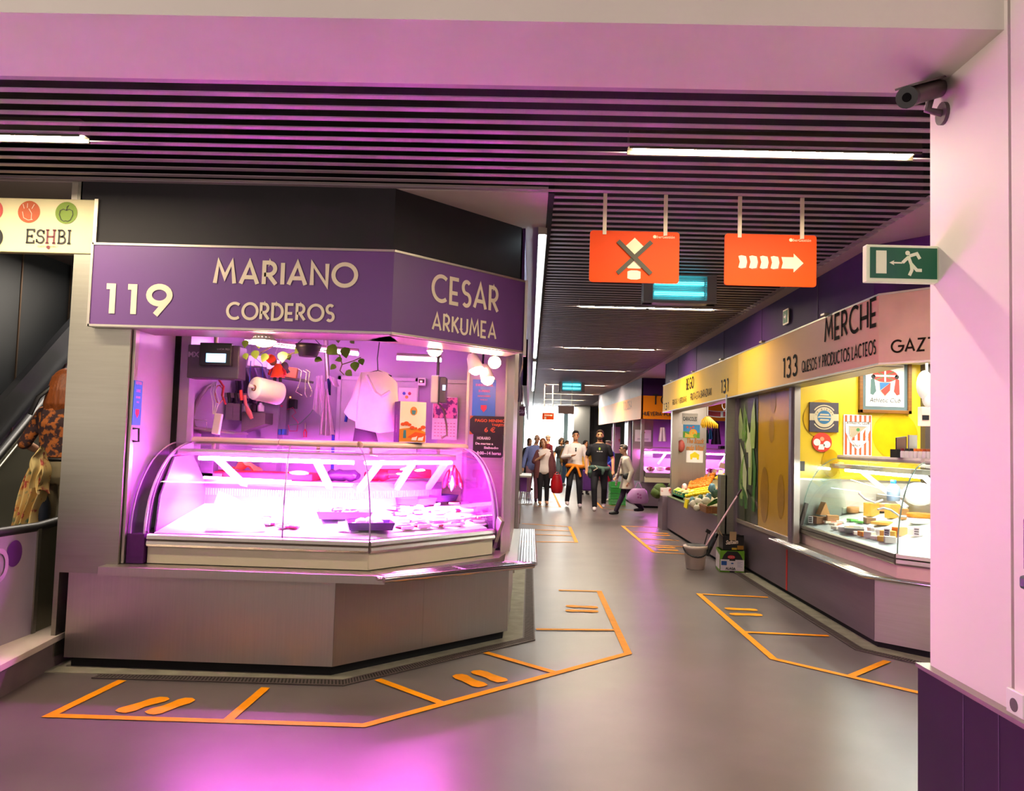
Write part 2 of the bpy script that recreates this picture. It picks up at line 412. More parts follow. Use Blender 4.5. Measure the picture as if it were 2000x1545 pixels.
for a, b, lb in ((5.9, 14.6, 'long cool white LED strip along the left edge of the corridor ceiling'), (15.4, 24.0, 'far shorter LED strip continuing along the left edge of the corridor ceiling')):
    t = thing('linear_light', lb, 'light strip', (0.05, a, 3.03))
    m = MB(); m.box(0.02, 0.085, a, b, 3.045, 3.10); part('housing', m, ALU, t)
    m = MB(); m.box(0.03, 0.075, a+0.02, b-0.02, 3.03, 3.046); part('diffuser', m, COOL, t)
# insect traps with cyan tubes
CYAN = glow('cyan_tube', (0.05, 0.75, 0.95), 4.5)
TRAPG = mat('trap_grey', '#8f8a86', 0.45, 0.3)
def trap(cx, y, z0, label):
    t = thing('insect_trap', label, 'insect trap', (cx, y, z0)); W_, H_ = 0.34, 0.28
    m = MB(); m.box(cx-W_, cx+W_, y+0.10, y+0.14, z0, z0+H_); m.box(cx-W_, cx-W_+0.09, y, y+0.12, z0, z0+H_); m.box(cx+W_-0.09, cx+W_, y, y+0.12, z0, z0+H_)
    m.box(cx-W_, cx+W_, y-0.01, y+0.12, z0, z0+0.03); m.box(cx-W_, cx+W_, y-0.01, y+0.12, z0+H_-0.02, z0+H_)
    part('casing', m, TRAPG, t, bevel=0.004)
    m = MB()
    for k in range(14): m.box(cx-W_+0.09, cx+W_-0.09, y+0.002, y+0.006, z0+0.036+k*0.017, z0+0.040+k*0.017)
    part('grille', m, ALU, t)
    for zz in (0.10, 0.20):
        m = MB(); m.cyl((cx-0.23, y+0.05, z0+zz), (cx+0.23, y+0.05, z0+zz), 0.02, n=12); part('tube', m, CYAN, t, label='cyan ultraviolet tube')
    for sx in (-.2, .2): m = MB(); m.tube([(cx+sx, y+0.12, z0+H_), (cx+sx, y+0.12, 3.12)], 0.004); part('hanger', m, STEEL, t)
trap(1.36, 7.45, 2.83, 'grey insect trap with two cyan tubes hanging behind the orange signs')
trap(1.06, 21.0, 2.84, 'small distant grey insect trap with cyan tubes over the walking people')
# orange direction signs
ORANGE = mat('orange_sign', '#ea4c06', 0.5, 0, 0.03, 3, spec=.2)
SHADOWO = mat('dark_orange_print', '#b84a10', 0.45)
CREAMP = mat('cream_print', '#f5e6bf', 0.5, 0, 0.03)
TAPE = mat('dark_grey_tape', '#4b4636', 0.6, 0, 0.08, 8)
def rrect(w_, h_, r, n=5):
    P = []
    for cx, cy, a in ((w_/2-r, h_/2-r, 0), (-w_/2+r, h_/2-r, 90), (-w_/2+r, -h_/2+r, 180), (w_/2-r, -h_/2+r, 270)):
        P += arc(cx, cy, r, r, a, a+90, n)
    return P
def hang_sign(cx, cz, y, w_, h_, label, rods=True, name='hanging_sign'):
    t = thing(name, label, 'sign', (cx, y, cz-h_/2))
    m = MB(); m.ext([(cx+p[0], y, cz+p[1]) for p in rrect(w_, h_, 0.02)], (0, 0.012, 0)); part('panel', m, ORANGE, t)
    for s in (-1, 1):
        m = MB(); x = cx+s*w_*0.34; m.box(x-0.012, x+0.012, y-0.006, y+0.004, cz+h_/2-0.025, 3.12)
        part('hanging_strap', m, CREAM, t)
    return t
def arrow_right(m, c, s, mi, off):
    for k in range(4):
        x = -0.5+k*0.185; flat(m, [(x,-.1),(x+.05,-.115),(x+.13,-.1),(x+.15,0),(x+.13,.1),(x+.05,.115),(x,.1),(x+.025,0)], c, XD, ZD, ND, mi, off, s)
    flat(m, [(.24,-.1),(.45,-.1),(.45,-.165),(.62,0),(.45,.165),(.45,.1),(.24,.1),(.265,0)], c, XD, ZD, ND, mi, off, s)
t = hang_sign(0.64, 2.71, 5.13, 0.575, 0.335, 'orange hanging sign with an up arrow crossed out by dark tape')
m = MB(); c = Vector((0.64, 5.13, 2.71))
flat(m, [(-.005,-.065),(.085,.03),(.047,.03),(.047,.02),(-.0,.14)], c, XD, ZD, ND, 0, 0.001, 0.01)
flat(m, [(-.052,-.06),(.0,-.02),(.052,-.06),(.04,-.075),(-.04,-.075)], c, XD, ZD, ND, 0, 0.002)
flat(m, [(0,.125),(.068,.06),(.045,.06),(.045,.03),(0,0),(-.045,.03),(-.045,.06),(-.068,.06)], c, XD, ZD, ND, 0, 0.002)
flat(m, [(-.042,-.095),(-.02,-.088),(.02,-.088),(.042,-.095),(.042,-.14),(.02,-.147),(-.02,-.147),(-.042,-.14)], c, XD, ZD, ND, 0, 0.002)
text(m, 'iberGestión', 0.026, c+Vector((0.195, 0, 0.125)), XD, ZD, ND, 0, shear=0.2, wid=0.12)
disc(m, c+Vector((0.128, 0, 0.134)), 0.011, XD, ZD, ND, 0)
part('arrow_print', m, CREAMP, t)
m = MB(); m.obox(c+Vector((0, -0.006, -0.005)), (0.028, 0.003, 0.30), (0, 0.80, 0)); part('tape_strip', m, TAPE, t)
m = MB(); m.obox(c+Vector((0, -0.0085, -0.005)), (0.028, 0.003, 0.30), (0, -0.80, 0)); part('tape_strip', m, TAPE, t)
t = hang_sign(1.51, 2.71, 5.13, 0.585, 0.335, 'orange hanging sign with a cream arrow pointing right')
c = Vector((1.51, 5.13, 2.71))
m = MB(); arrow_right(m, c+Vector((-0.013, 0, -0.022)), 0.37, 1, 0.0015); arrow_right(m, c+Vector((-0.02, 0, -0.015)), 0.37, 0, 0.003)
text(m, 'iberGestión', 0.026, c+Vector((0.195, 0, 0.125)), XD, ZD, ND, 0, shear=0.2, wid=0.12)
disc(m, c+Vector((0.128, 0, 0.134)), 0.011, XD, ZD, ND, 0)
part('arrow_print', m, [CREAMP, SHADOWO], t)
t = hang_sign(0.485, 2.225, 22.0, 0.33, 0.195, 'small distant orange sign in front of the far window')
m = MB(); c = Vector((0.485, 22.0, 2.25)); arrow_right(m, c, 0.2, 0, 0.003)
for k in range(2): flat(m, [(-.10,-.03),(-.05,-.03),(-.05,-.06),(-.10,-.06)], c+Vector((0, 0, -0.015-0.04*k)), XD, ZD, ND, 0)
part('arrow_print', m, CREAMP, t)
t = thing('hanging_sign', 'plain brown back of a hanging sign over the far corridor', 'sign', (0.88, 20, 2.23))
m = MB(); m.box(0.685, 1.08, 20, 20.015, 2.23, 2.43); part('panel', m, mat('brown_board', '#6b4c44', 0.5), t)
for x in (0.745, 1.02):
    m = MB(); m.box(x-0.008, x+0.008, 20.002, 20.01, 2.43, 3.12); part('hanging_rod', m, ALU, t)
# running-man exit sign fixed to the pillar
GREEN = mat('exit_green', '#0f6b4a', 0.4, 0, 0.05)
EXW = glow('exit_glow', (0.80, 0.80, 0.55), 0.22, (.55, .55, .36))
p0 = at(1684, 553, Y=3.29); p1 = at(1826, 485, Y=3.29); x0, x1, z0, z1 = p0.x, 1.63, p0.z, p1.z
t = thing('exit_sign', 'green running man emergency exit sign fixed to the white pillar', 'exit sign', (x0, 3.29, z0))
m = MB(); m.box(x0, x1, 3.25, 3.29, z0, z1); part('light_box', m, EXW, t, bevel=0.004)
m = MB(); m.box(x0+0.014, x1-0.006, 3.245, 3.2495, z0+0.014, z1-0.012); gp = part('green_panel', m, GREEN, t)
m = MB(); c = Vector((x0+0.014, 3.245, z0+0.014)); W2 = x1-x0-0.02; H2 = z1-z0-0.026
def ef(pts, off=0.002): flat(m, pts, c, XD*1, ZD, ND, 0, off)
ef([(.022,.018),(.064,.018),(.064,H2-.014),(.022,H2-.014)])
ef([(.075,H2*.5),(.095,H2*.5+.010),(.092,H2*.5+.003),(.128,H2*.5+.003),(.128,H2*.5-.003),(.092,H2*.5-.003),(.095,H2*.5-.010)])
disc(m, c+Vector((.148, 0, H2-.022)), 0.0095, XD, ZD, ND, 0, 0.002)
for pl in ([(.150,H2-.034),(.163,H2*.45)], [(.163,H2*.47),(.165,.034),(.155,.012)], [(.163,H2*.47),(.185,.034),(.205,.034)], [(.152,H2-.038),(.128,H2*.5+.001)], [(.155,H2-.034),(.185,H2-.024),(.197,H2-.045)]):
    ribbon(m, pl, 0.013, lambda p: c + XD*p.x + ZD*p.y + ND*0.002, 0)
part('running_man_print', m, EXW, gp)
# small exit sign on the right fascia
t = thing('exit_sign', 'tiny green exit arrow sign on the violet fascia of the right stalls', 'exit sign', (2.60, 8.25, 2.79))
m = MB(); m.box(2.588, 2.60, 8.165, 8.335, 2.785, 2.94); part('light_box', m, ALU, t)
m = MB(); m.box(2.584, 2.588, 8.185, 8.315, 2.80, 2.925, 0); flat(m, [(-.03,.01),(0,.01),(0,.03),(.03,0),(0,-.03),(0,-.01),(-.03,-.01)], (2.583, 8.25, 2.8625), (0,-1,0), ZD, (-1,0,0), 1, 0.002)
part('arrow_panel', m, [GREEN, PAPER], t)
# security camera on the pillar
t = thing('security_camera', 'dark bullet security camera mounted high on the white pillar', 'camera', (1.60, 3.1, 2.86))
CAMG = mat('camera_grey', '#57494c', 0.4, 0.2)
a = at(1772, 190, Y=3.0); b = at(1836, 172, Y=3.22)
m = MB(); d = (a-b).normalized(); m.tube([b, a], [0.036, 0.036], 16); m.tube([b+d*-0.01, b], [0.03, 0.036], 16); part('camera_body', m, CAMG, t)
m = MB(); m.tube([a-d*0.02, a+d*0.006], [0.041, 0.041], 18); part('lens_ring', m, BLACK, t)
m = MB(); m.tube([a+d*0.004, a+d*0.010], [0.018, 0.016], 14); part('lens', m, mat('lens_glass', '#08080c', 0.08), t)
m = MB(); q = at(1812, 215, Y=3.18); m.tube([b+Vector((-0.04, -0.02, -0.02)), q, Vector((1.628, 3.2, q.z-0.005))], 0.016, 10); m.cyl((1.615, 3.2, q.z-0.005), (1.63, 3.2, q.z-0.005), 0.045, n=18)
part('wall_bracket', m, CAMG, t)
m = MB(); m.obox(b.lerp(a, 0.45)+Vector((0, 0, 0.042)), ((a-b).length+0.05, 0.085, 0.008), (a-b).to_track_quat('X', 'Z').to_matrix()); part('sun_shield', m, CAMG, t)
# dispenser and socket on the pillar
PUR = mat('purple_gel', '#8a3a96', 0.25, 0, 0.08)
t = thing('soap_dispenser', 'purple gel dispenser with dark green ends on the white pillar', 'dispenser', (1.58, 2.6, 1.05))
m = MB(); m.box(1.56, 1.625, 2.48, 2.60, 1.13, 1.32); part('gel_tank', m, PUR, t, bevel=0.02)
m = MB(); m.box(1.555, 1.625, 2.48, 2.605, 1.085, 1.128); part('drip_base', m, mat('bottle_green', '#14443a', 0.4), t, bevel=0.01)
m = MB(); m.box(1.57, 1.625, 2.48, 2.585, 1.34, 1.46); part('label_card', m, PAPER, t)
m = MB(); m.box(1.565, 1.625, 2.48, 2.585, 1.462, 1.495); part('cover', m, mat('bottle_green', '#14443a', 0.4), t)
p = at(1985, 1376, X=1.62)
t = thing('wall_socket', 'white electric socket just above the violet base of the pillar', 'socket', (1.62, p.y, p.z-0.04))
m = MB(); m.box(1.612, 1.626, p.y-0.05, p.y+0.045, p.z-0.05, p.z+0.045); part('face_plate', m, WHITE, t, bevel=0.004)
m = MB(); m.cyl((1.611, p.y, p.z-0.002), (1.6135, p.y, p.z-0.002), 0.022, n=18); part('socket_well', m, mat('socket_grey', '#5d5a55', 0.5), t)

# cream banner box at the left
t = thing('hanging_sign', 'cream hanging banner with round food emblems and black serif lettering', 'sign', (-3.5, 5.05, 2.63))
a = at(180, 496, Y=5.05); zt = at(180, 390, Y=5.05).z; xr = a.x
BANN = mat('banner_cream', '#efe3b0', 0.5, 0, 0.03)
m = MB(); m.box(-4.6, xr, 5.05, 5.11, a.z, zt); part('box_body', m, BANN, t, bevel=0.006)
m = MB(); m.box(xr-0.002, xr+0.022, 5.045, 5.115, a.z-0.004, zt+0.004); part('end_cap', m, ALU, t)
m = MB(); q = at(148, 370, Y=5.08); m.box(q.x-0.02, q.x+0.02, 5.07, 5.08, zt, 3.11); part('hanger', m, ALU, t)
EMB = [mat('emblem_red', '#d5504a'), mat('emblem_orange', '#c9571c'), mat('emblem_green', '#7c9b1c'), INK, CREAM]
for px_, py_, r_, mi_ in ((57, 414, 0.072, 1), (130, 416, 0.072, 2), (-16, 411, 0.075, 0), (-16, 464, 0.075, 3)):
    m = MB(); disc(m, at(px_, py_, Y=5.05), r_, XD, ZD, ND, 0, 0.003); part('round_emblem', m, EMB[mi_], t)
m = MB()
c = at(130, 418, Y=5.05)
ribbon(m, [(0,.022),(.02,.03),(.04,.02),(.045,-.005),(.03,-.04),(.012,-.05),(0,-.045),(-.012,-.05),(-.03,-.04),(-.045,-.005),(-.04,.02),(-.02,.03),(0,.022)], .004, lambda p: c+XD*p.x+ZD*p.y+ND*.006, 3)
ribbon(m, [(0,.022),(.004,.045),(.015,.055)], .004, lambda p: c+XD*p.x+ZD*p.y+ND*.006, 3)
c2 = at(57, 414, Y=5.05)
for pl in ([(-.04,.0),(-.03,-.04),(.0,-.055),(.03,-.05)], [(-.04,.05),(-.03,.02)], [(-.01,.055),(-.01,.025)], [(.0,.02),(.02,-.01),(.02,-.05)], [(.035,.05),(.02,.02)]):
    ribbon(m, pl, .004, lambda p: c2+XD*p.x+ZD*p.y+ND*.006, 4)
part('emblem_drawing', m, EMB, t)
m = MB(); c = at(52, 474, Y=5.05)
SER = {'E': [[(.04,0),(.04,1)],[(-.04,0),(.5,0),(.5,.2)],[(-.04,1),(.5,1),(.5,.8)],[(.04,.5),(.36,.5)],[(.36,.38),(.36,.62)]],
       'S': [arc(.24,.74,.22,.24,20,270,12)[:-1]+arc(.24,.26,.24,.26,90,-160,12),[(.46,.68),(.46,.98)],[(0,.04),(0,.3)]],
       'H': [[(.06,0),(.06,1)],[(.52,0),(.52,1)],[(.06,.5),(.52,.5)],[(-.05,0),(.17,0)],[(-.05,1),(.17,1)],[(.41,0),(.63,0)],[(.41,1),(.63,1)]],
       'B': [[(.06,0),(.06,1)],[(-.04,1),(.24,1)]+arc(.22,.76,.2,.24,90,-90)+[(.06,.52)],[(.2,.52)]+arc(.24,.26,.26,.26,90,-90)+[(-.04,0)]],
       'I': [[(.06,0),(.06,1)],[(-.06,0),(.18,0)],[(-.06,1),(.18,1)]]}
x = 0
for ch, wd, mi in (('E', .6, 0), ('S', .56, 0), ('H', .7, 1), ('B', .6, 0), ('I', .2, 0)):
    for pl in SER[ch]:
        ribbon(m, [((x+p[0])*.095, p[1]*.085) for p in pl], .011, lambda p: c+XD*p.x+ZD*p.y+ND*.004, mi)
    x += wd+.1
text(m, 'CUISINE  BILBAO', 0.018, c+Vector((.14, 0, -.028)), XD, ZD, ND, 2)
disc(m, c+Vector((.145, 0, -.027)), .011, XD, ZD, ND, 1, .005)
part('lettering', m, [INK, mat('maroon_print', '#7d2a3a'), mat('grey_print', '#9a8f78')], t)

# ================================================================ ESCALATOR
t = thing('escalator', 'escalator with dark handrails rising behind the butcher stall', 'escalator', (-3.5, 4.8, 0))
def rz_(y): return 0.95 if y < 5.59 else 0.95+(y-5.59)*0.855
ESG = mat('escalator_skirt', '#6c6a5e', 0.4, 0.5, 0.08, 2)
m = MB(); ys = [3.0, 4.5, 5.59, 9.5]
m.ext([(-4.03, y, rz_(y)-0.02) for y in ys] + [(-4.03, y, rz_(y)-0.95) for y in ys[::-1]], (0.05, 0, 0)); part('far_balustrade', m, ESG, t)
m = MB(); m.ext([(-4.10, y, rz_(y)+0.34) for y in ys] + [(-4.10, y, rz_(y)+0.03) for y in ys[::-1]], (0.06, 0, 0)); part('outer_decking', m, mat('dark_steel_decking', '#45464a', 0.35, 0.6), t)
m = MB(); m.tube([(-3.99, y, rz_(y)) for y in ys], 0.035, 10); part('far_handrail', m, mat('handrail_rubber', '#1f1d1f', 0.4), t)
m = MB(); m.tube([(-3.97, y, rz_(y)-0.075) for y in ys], 0.012, 8); part('trim_strip', m, STEELH, t)
m = MB(); m.ext([(-3.97, y, rz_(y)-0.80) for y in ys] + [(-3.97, y, rz_(y)-0.98) for y in ys[::-1]], (0.015, 0, 0)); part('skirt_strip', m, mat('cream_skirt', '#d8d2ba', 0.4), t)
for k in range(9):
    m = MB(); m.box(-3.93, -3.24, 5.3+k*0.4, 5.7+k*0.4, max(0, rz_(5.5+k*0.4)-1.2), rz_(5.5+k*0.4)-0.85); part('step', m, STEELH, t)
yr = [3.0, 4.4, 4.8, 5.1, 5.4, 5.7, 6.0, 8.5]; zr = [0.90, 0.875, 0.87, 0.865, 0.885, 0.93, 1.05, 3.0]
m = MB(); m.tube([(-3.13, a, b) for a, b in zip(yr, zr)], 0.032, 10); part('near_handrail', m, mat('handrail_rubber', '#1f1d1f', 0.4), t)
LILP = mat('lilac_panel', '#a79bab', 0.35, 0.1, 0.04)
m = MB(); m.box(-3.15, -3.11, 3.0, 5.08, 0.20, 0.855); lp = part('near_panel', m, LILP, t)
m = MB(); disc(m, at(27, 1081, X=-3.11), 0.075, YD, ZD, XD, 0, .004, ry=.08); part('purple_spot', m, mat('decal_purple', '#5f2a7a', 0.4), lp)
m = MB(); c = at(-4, 1105, X=-3.11)
ribbon(m, arc(0, 0, .07, .085, 0, 360, 24), .03, lambda p: c+YD*p.x+ZD*p.y+XD*.008, 0); part('ring_print', m, mat('decal_lilac', '#caa6cf', 0.4), lp)
m = MB(); m.ext([(-3.15, a, b-0.02) for a, b in zip(yr[3:6], zr[3:6])] + [(-3.15, 5.7, 0.22), (-3.15, 5.1, 0.20)], (0.04, 0, 0)); part('end_panel', m, mat('green_grey_steel', '#5d5a48', 0.4, 0.4), t)
m = MB(); m.box(-3.155, -3.10, 5.08, 5.115, 0.2, 0.86); part('joint_post', m, STEELH, t)
m = MB(); m.prism([(-3.3, 3.0), (-2.80, 3.0), (-2.85, 4.4), (-2.94, 5.2), (-3.0, 5.7), (-3.3, 5.7)], 0.165, 0.20); part('curb_slab', m, mat('pale_stone', '#cdbfb2', 0.5, 0, .05), t, bevel=0.006)
m = MB(); m.prism([(-3.3, 3.0), (-2.83, 3.0), (-2.88, 4.4), (-2.965, 5.2), (-3.02, 5.7), (-3.3, 5.7)], 0.0, 0.165); part('plinth', m, mat('plinth_grey', '#6d5d60', 0.6, 0, .1), t)

# ================================================================ LEFT BUTCHER STALL (SHELL)
LILAC = mat('stall_wall_lilac', '#b3a4bd', 0.28, 0, 0.05, 1.5)
SIGNV = mat('sign_violet', '#6c4584', 0.42, 0, 0.04, 1.5)
BASEF = [(-2.89, 5.08), (-1.19, 5.08), (-.13, 6.2), (-.13, 8.0), (-2.89, 8.0)]
def wallseg(m, a, b, z0, z1, th=0.03, mi=0):
    """upright slab between plan points a and b, thickness to the left of a->b"""
    a = Vector((a[0], a[1], 0)); b = Vector((b[0], b[1], 0)); d = (b-a).normalized(); n = Vector((-d.y, d.x, 0))*th
    m.ext([a+Vector((0,0,z0)), b+Vector((0,0,z0)), b+n+Vector((0,0,z0)), a+n+Vector((0,0,z0))], (0, 0, z1-z0), mi)
stall = thing('market_stall', 'purple signed butcher stall with steel base at the left of the corridor', 'market stall', (-1.5, 6.2, 0))
m = MB(); wallseg(m, (-2.89, 5.08), (-1.192, 5.08), 0.065, 0.605); part('base_panel', m, STEEL, stall)
m = MB(); wallseg(m, (-1.19, 5.08), (-.70, 5.598), 0.065, 0.605); wallseg(m, (-.699, 5.599), (-.13, 6.2), 0.065, 0.605); part('base_panel', m, STEEL, stall)
m = MB(); wallseg(m, (-.13, 6.2), (-.13, 8.0), 0.065, 0.605); part('base_panel', m, STEEL, stall)
m = MB(); m.prism([(-2.86, 5.115), (-1.205, 5.115), (-.165, 6.22), (-.165, 7.98), (-2.86, 7.98)], 0, 0.07); part('toe_kick', m, VOID, stall)
m = MB(); m.box(-2.94, -2.57, 5.06, 5.38, 0.595, 2.70); part('corner_pilaster', m, STEELH, stall)
m = MB(); m.box(-2.565, -2.548, 5.085, 5.13, 0.66, 2.2); m.box(-2.578, -2.567, 5.09, 5.13, 0.66, 2.2, 1); part('door_jamb', m, [ALU, VOID], stall)
# dark fascia between sign and ceiling
m = MB(); P = [(-2.95, 5.06), (-.905, 5.06), (-.105, 5.93), (-.105, 8.2)]
for a, b in zip(P, P[1:]): wallseg(m, a, b, 2.66, 3.10, 0.03)
part('fascia', m, DARK, stall)
m = MB(); wallseg(m, (-.075, 5.95), (-.075, 8.9), 2.66, 3.1, 0.02); part('side_fascia', m, VIOLET, stall)
m = MB(); m.box(-2.97, -2.94, 5.06, 8.0, 0.07, 3.1); part('outer_side_panel', m, STEELH, stall)
# inside walls
m = MB(); m.box(-2.58, -2.55, 5.13, 5.67, 0.60, 2.45); m.box(-2.55, -2.51, 5.66, 5.70, 0.60, 2.45, 2); m.box(-2.51, -2.44, 5.67, 5.78, 0.60, 2.45); m.box(-2.58, -2.55, 5.78, 7.2, 0.60, 2.45)
part('side_wall', m, [LILAC, LILAC, VOID], stall)
m = MB(); m.box(-2.55, -.13, 7.2, 7.24, 0.0, 2.45); part('rear_wall', m, LILAC, stall)
m = MB(); m.prism([(-2.58, 5.1), (-1.0, 5.1), (-.16, 6.02), (-.13, 7.24), (-2.58, 7.24)], 2.45, 2.48); part('inner_ceiling', m, mat('stall_ceiling', '#b9aebd', 0.5), stall)
a = at(917, 745, Y=6.75); b = at(991, 1000, Y=6.75)
m = MB(); m.box(a.x, b.x, 6.75, 6.78, 0.6, 2.45); m.box(a.x-0.02, a.x, 6.74, 6.78, 0.6, 2.45, 1); part('notice_wall', m, [LILAC, ALU], stall)
m = MB(); m.box(a.x, b.x, 6.735, 6.75, 0.62, 1.36); m.box(a.x, b.x, 6.732, 6.75, 1.36, 1.375, 1); part('steel_dado', m, [STEELH, ALU], stall)
m = MB(); m.box(-.185, -.13, 6.2, 6.26, 0.6, 2.2); m.box(-.20, -.185, 6.19, 6.21, 0.6, 2.2, 1); part('corner_post', m, [STEEL, ALU], stall)
m = MB(); m.box(-.15, -.13, 6.26, 6.76, 0.6, 2.45); m.box(-.15, -.13, 6.78, 8.0, 0.6, 2.45); part('corridor_side_wall', m, STEEL, stall)
# inner doors on the rear wall
a = at(668, 735, Y=7.18); b = at(803, 1000, Y=7.18)
m = MB(); m.box(a.x, b.x, 7.17, 7.20, 0.3, a.z-0.03); m.box(a.x-0.03, a.x, 7.15, 7.2, 0.3, a.z); m.box(b.x, b.x+.03, 7.15, 7.2, 0.3, a.z); m.box(a.x-.03, b.x+.03, 7.15, 7.2, a.z-0.03, a.z)
part('cold_room_door', m, mat('pale_door', '#cfc6d2', 0.35), stall)
a = at(858, 742, Y=7.15); b = at(914, 1000, Y=7.15)
m = MB(); m.box(a.x, b.x, 7.14, 7.2, 0.3, a.z-.03); m.box(b.x-.012, b.x+.012, 7.11, 7.2, 0.3, a.z); m.box(a.x, b.x, 7.11, 7.2, a.z-.03, a.z); part('steel_door', m, STEELH, stall)
# steel ledge in front of the case, then tubes along the cut corner, then the slatted shelf
m = MB(); m.prism([(-2.64, 4.95), (-.86, 4.95), (-.80, 5.0), (-.86, 5.12), (-.2, 5.9), (-.13, 6.3), (-.3, 6.3), (-1.1, 5.4), (-2.64, 5.4)], 0.605, 0.655); part('front_ledge', m, STEEL, stall, bevel=0.004)
def rackpt(o, s):  # o = distance from the outer tube towards the stall, s along the cut corner
    a = Vector((-.84, 4.90, .645)); d = Vector((.89, .76, 0)).normalized(); n = Vector((-d.y, d.x, 0))
    return a + d*s + n*o
shelf = thing('bag_shelf', 'steel tube bag shelf along the cut corner of the butcher stall', 'shelf', (-.3, 5.4, .62))
for k, (o, r) in enumerate(((0, .02), (.05, .011), (.085, .011), (.12, .011), (.155, .011), (.19, .011))):
    m = MB(); m.cyl(rackpt(o, -.02 + (0.0 if k == 0 else -.03+.012*k)), rackpt(o, 1.17), r, n=12); part('tube', m, CHROME, shelf)
for s in (.02, .62, 1.12):
    m = MB(); m.tube([rackpt(-.003, s), rackpt(.22, s)], .014, 8); part('cross_bar', m, CHROME, shelf)
def slat_shelf(name, x0, x1, y0, y1, z, label, n=5, grp=None):
    t = thing('bag_shelf', label, 'shelf', (x0, y0, z-.02), grp)
    m = MB(); m.box(x0-.09, x0, y0, y1, z-.012, z); part('back_plate', m, STEEL, t)
    for k in range(n+1):
        xx = x0+(x1-x0)*(k+.5)/(n+1); m = MB(); m.box(xx-.0065, xx+.0065, y0, y1, z-.015, z); part('slat', m, CHROME, t)
    for k in range(3):
        yy = y0+.03+(y1-y0-.06)*k/2; m = MB(); m.box(x0, x1, yy-.015, yy+.015, z-.026, z-.015); part('cross_bar', m, STEEL, t)
    m = MB(); m.tube([(x1+.005, y0-.02, z-.012), (x1+.005, y1, z-.012)], .014, 8); part('rail', m, CHROME, t)
    return t
slat_shelf('a', -.065, .06, 5.70, 7.8, .665, 'near slatted steel bag shelf on the corridor side of the butcher stall')
# the sign
sign = thing('shop_sign', 'violet butcher stall sign with cream number and names', 'sign', (-1.8, 5.0, 2.15))
SP = [(-2.81, 4.985), (-.885, 4.985), (-.06, 5.86)]
zt, zb = 2.685, 2.15
for k, (a, b) in enumerate(zip(SP, SP[1:])):
    m = MB(); wallseg(m, a, b, zb+.012, zt-.012, .06); part('sign_panel', m, SIGNV, sign)
m = MB()
for a, b in zip(SP, SP[1:]):
    d = (Vector(b)-Vector(a)).normalized(); n = Vector((d.y, -d.x))*.006
    for z in (zt-.014, zb): wallseg(m, Vector(a)+n, Vector(b)+n, z, z+.014, .075)
wallseg(m, (-2.816, 4.979), (-2.80, 4.979), zb, zt, .07)
m.box(-.065, -.045, 5.84, 5.93, zb-.02, zt)
part('frame', m, ALU, sign)
m = MB(); m.box(-2.8, -.9, 5.0, 5.35, zb-.004, zb+.004); m.prism([(-.9, 5.02), (-.1, 5.85), (-.2, 6.1), (-1.1, 5.3)], zb-.004, zb+.004); part('underside', m, STEELH, sign)
def sgn(s, px0, py0, px1, py1, hpx, t, Yp=4.985, **k):
    m = MB()
    a = at(px0, py0, Y=Yp); b = at(px1, py1, Y=Yp); h = (at(px0, py0-hpx, Y=Yp)-a).length
    letters(m, s, h, t, a, b-a, ZD, ND, 0, wid=(b-a).length, **k); part('lettering', m, CREAM, sign)
sgn('119', 206, 612, 330, 616, 55, .037, gap=.42)
sgn('MARIANO', 420, 553, 695, 559, 42, .026, gap=.28)
sgn('CORDEROS', 444, 622, 651, 627, 30, .018, gap=.26)
d2 = (Vector((*SP[2], 0))-Vector((*SP[1], 0))).normalized(); n2 = Vector((d2.y, -d2.x, 0))
def onch(px, py):
    r = CROT @ Vector(((px-1000)/FPX, -(py-772.5)/FPX, -1)); o = Vector((0, 0, CAMZ)); p = Vector((*SP[1], 0))
    return o + r*((p-o).dot(n2)/r.dot(n2))
for s, pa, pb, t, h in (('CESAR', (844, 585), (971, 605), .026, .165), ('ARKUMEA', (844, 643), (967, 662), .017, .106)):
    a = onch(*pa); b = onch(*pb); b.z = a.z; m = MB(); letters(m, s, h, t, a, b-a, ZD, n2, 0, wid=(b-a).length, gap=.28); part('lettering', m, CREAM, sign)

# ---------------------------------------------------------------- lights of the stall
MAG = (1.0, 0.10, 0.92)
TUBE = glow('magenta_tube', (1.0, 0.14, 0.95), 330.0)
TUBEC = glow('magenta_tube_corner', (1.0, 0.14, 0.95), 300.0)
TUBE2 = glow('pink_tube', (1.0, 0.42, 0.95), 24.0)
BULB = glow('warm_bulb', (1.0, 0.50, 0.30), 90.0)
def tube_light(p0, p1, label, matr=TUBE2, z=0):
    p0 = Vector(p0); p1 = Vector(p1)
    t = thing('tube_light', label, 'tube light', (p0+p1)/2)
    m = MB(); m.cyl(p0, p1, .013, n=10); part('tube', m, matr, t)
    m = MB(); m.cyl(p0+Vector((0, .0, .03)), p1+Vector((0, 0, .03)), .016, n=8); part('batten', m, ALU, t)
tube_light(at(478, 668, Y=6.6), at(700, 692, Y=6.6), 'pink tube light under the butcher stall ceiling above the doll')
tube_light(at(775, 700, Y=6.5), at(862, 704, Y=6.5), 'pink tube light beside the round heat lamp over the telephone')
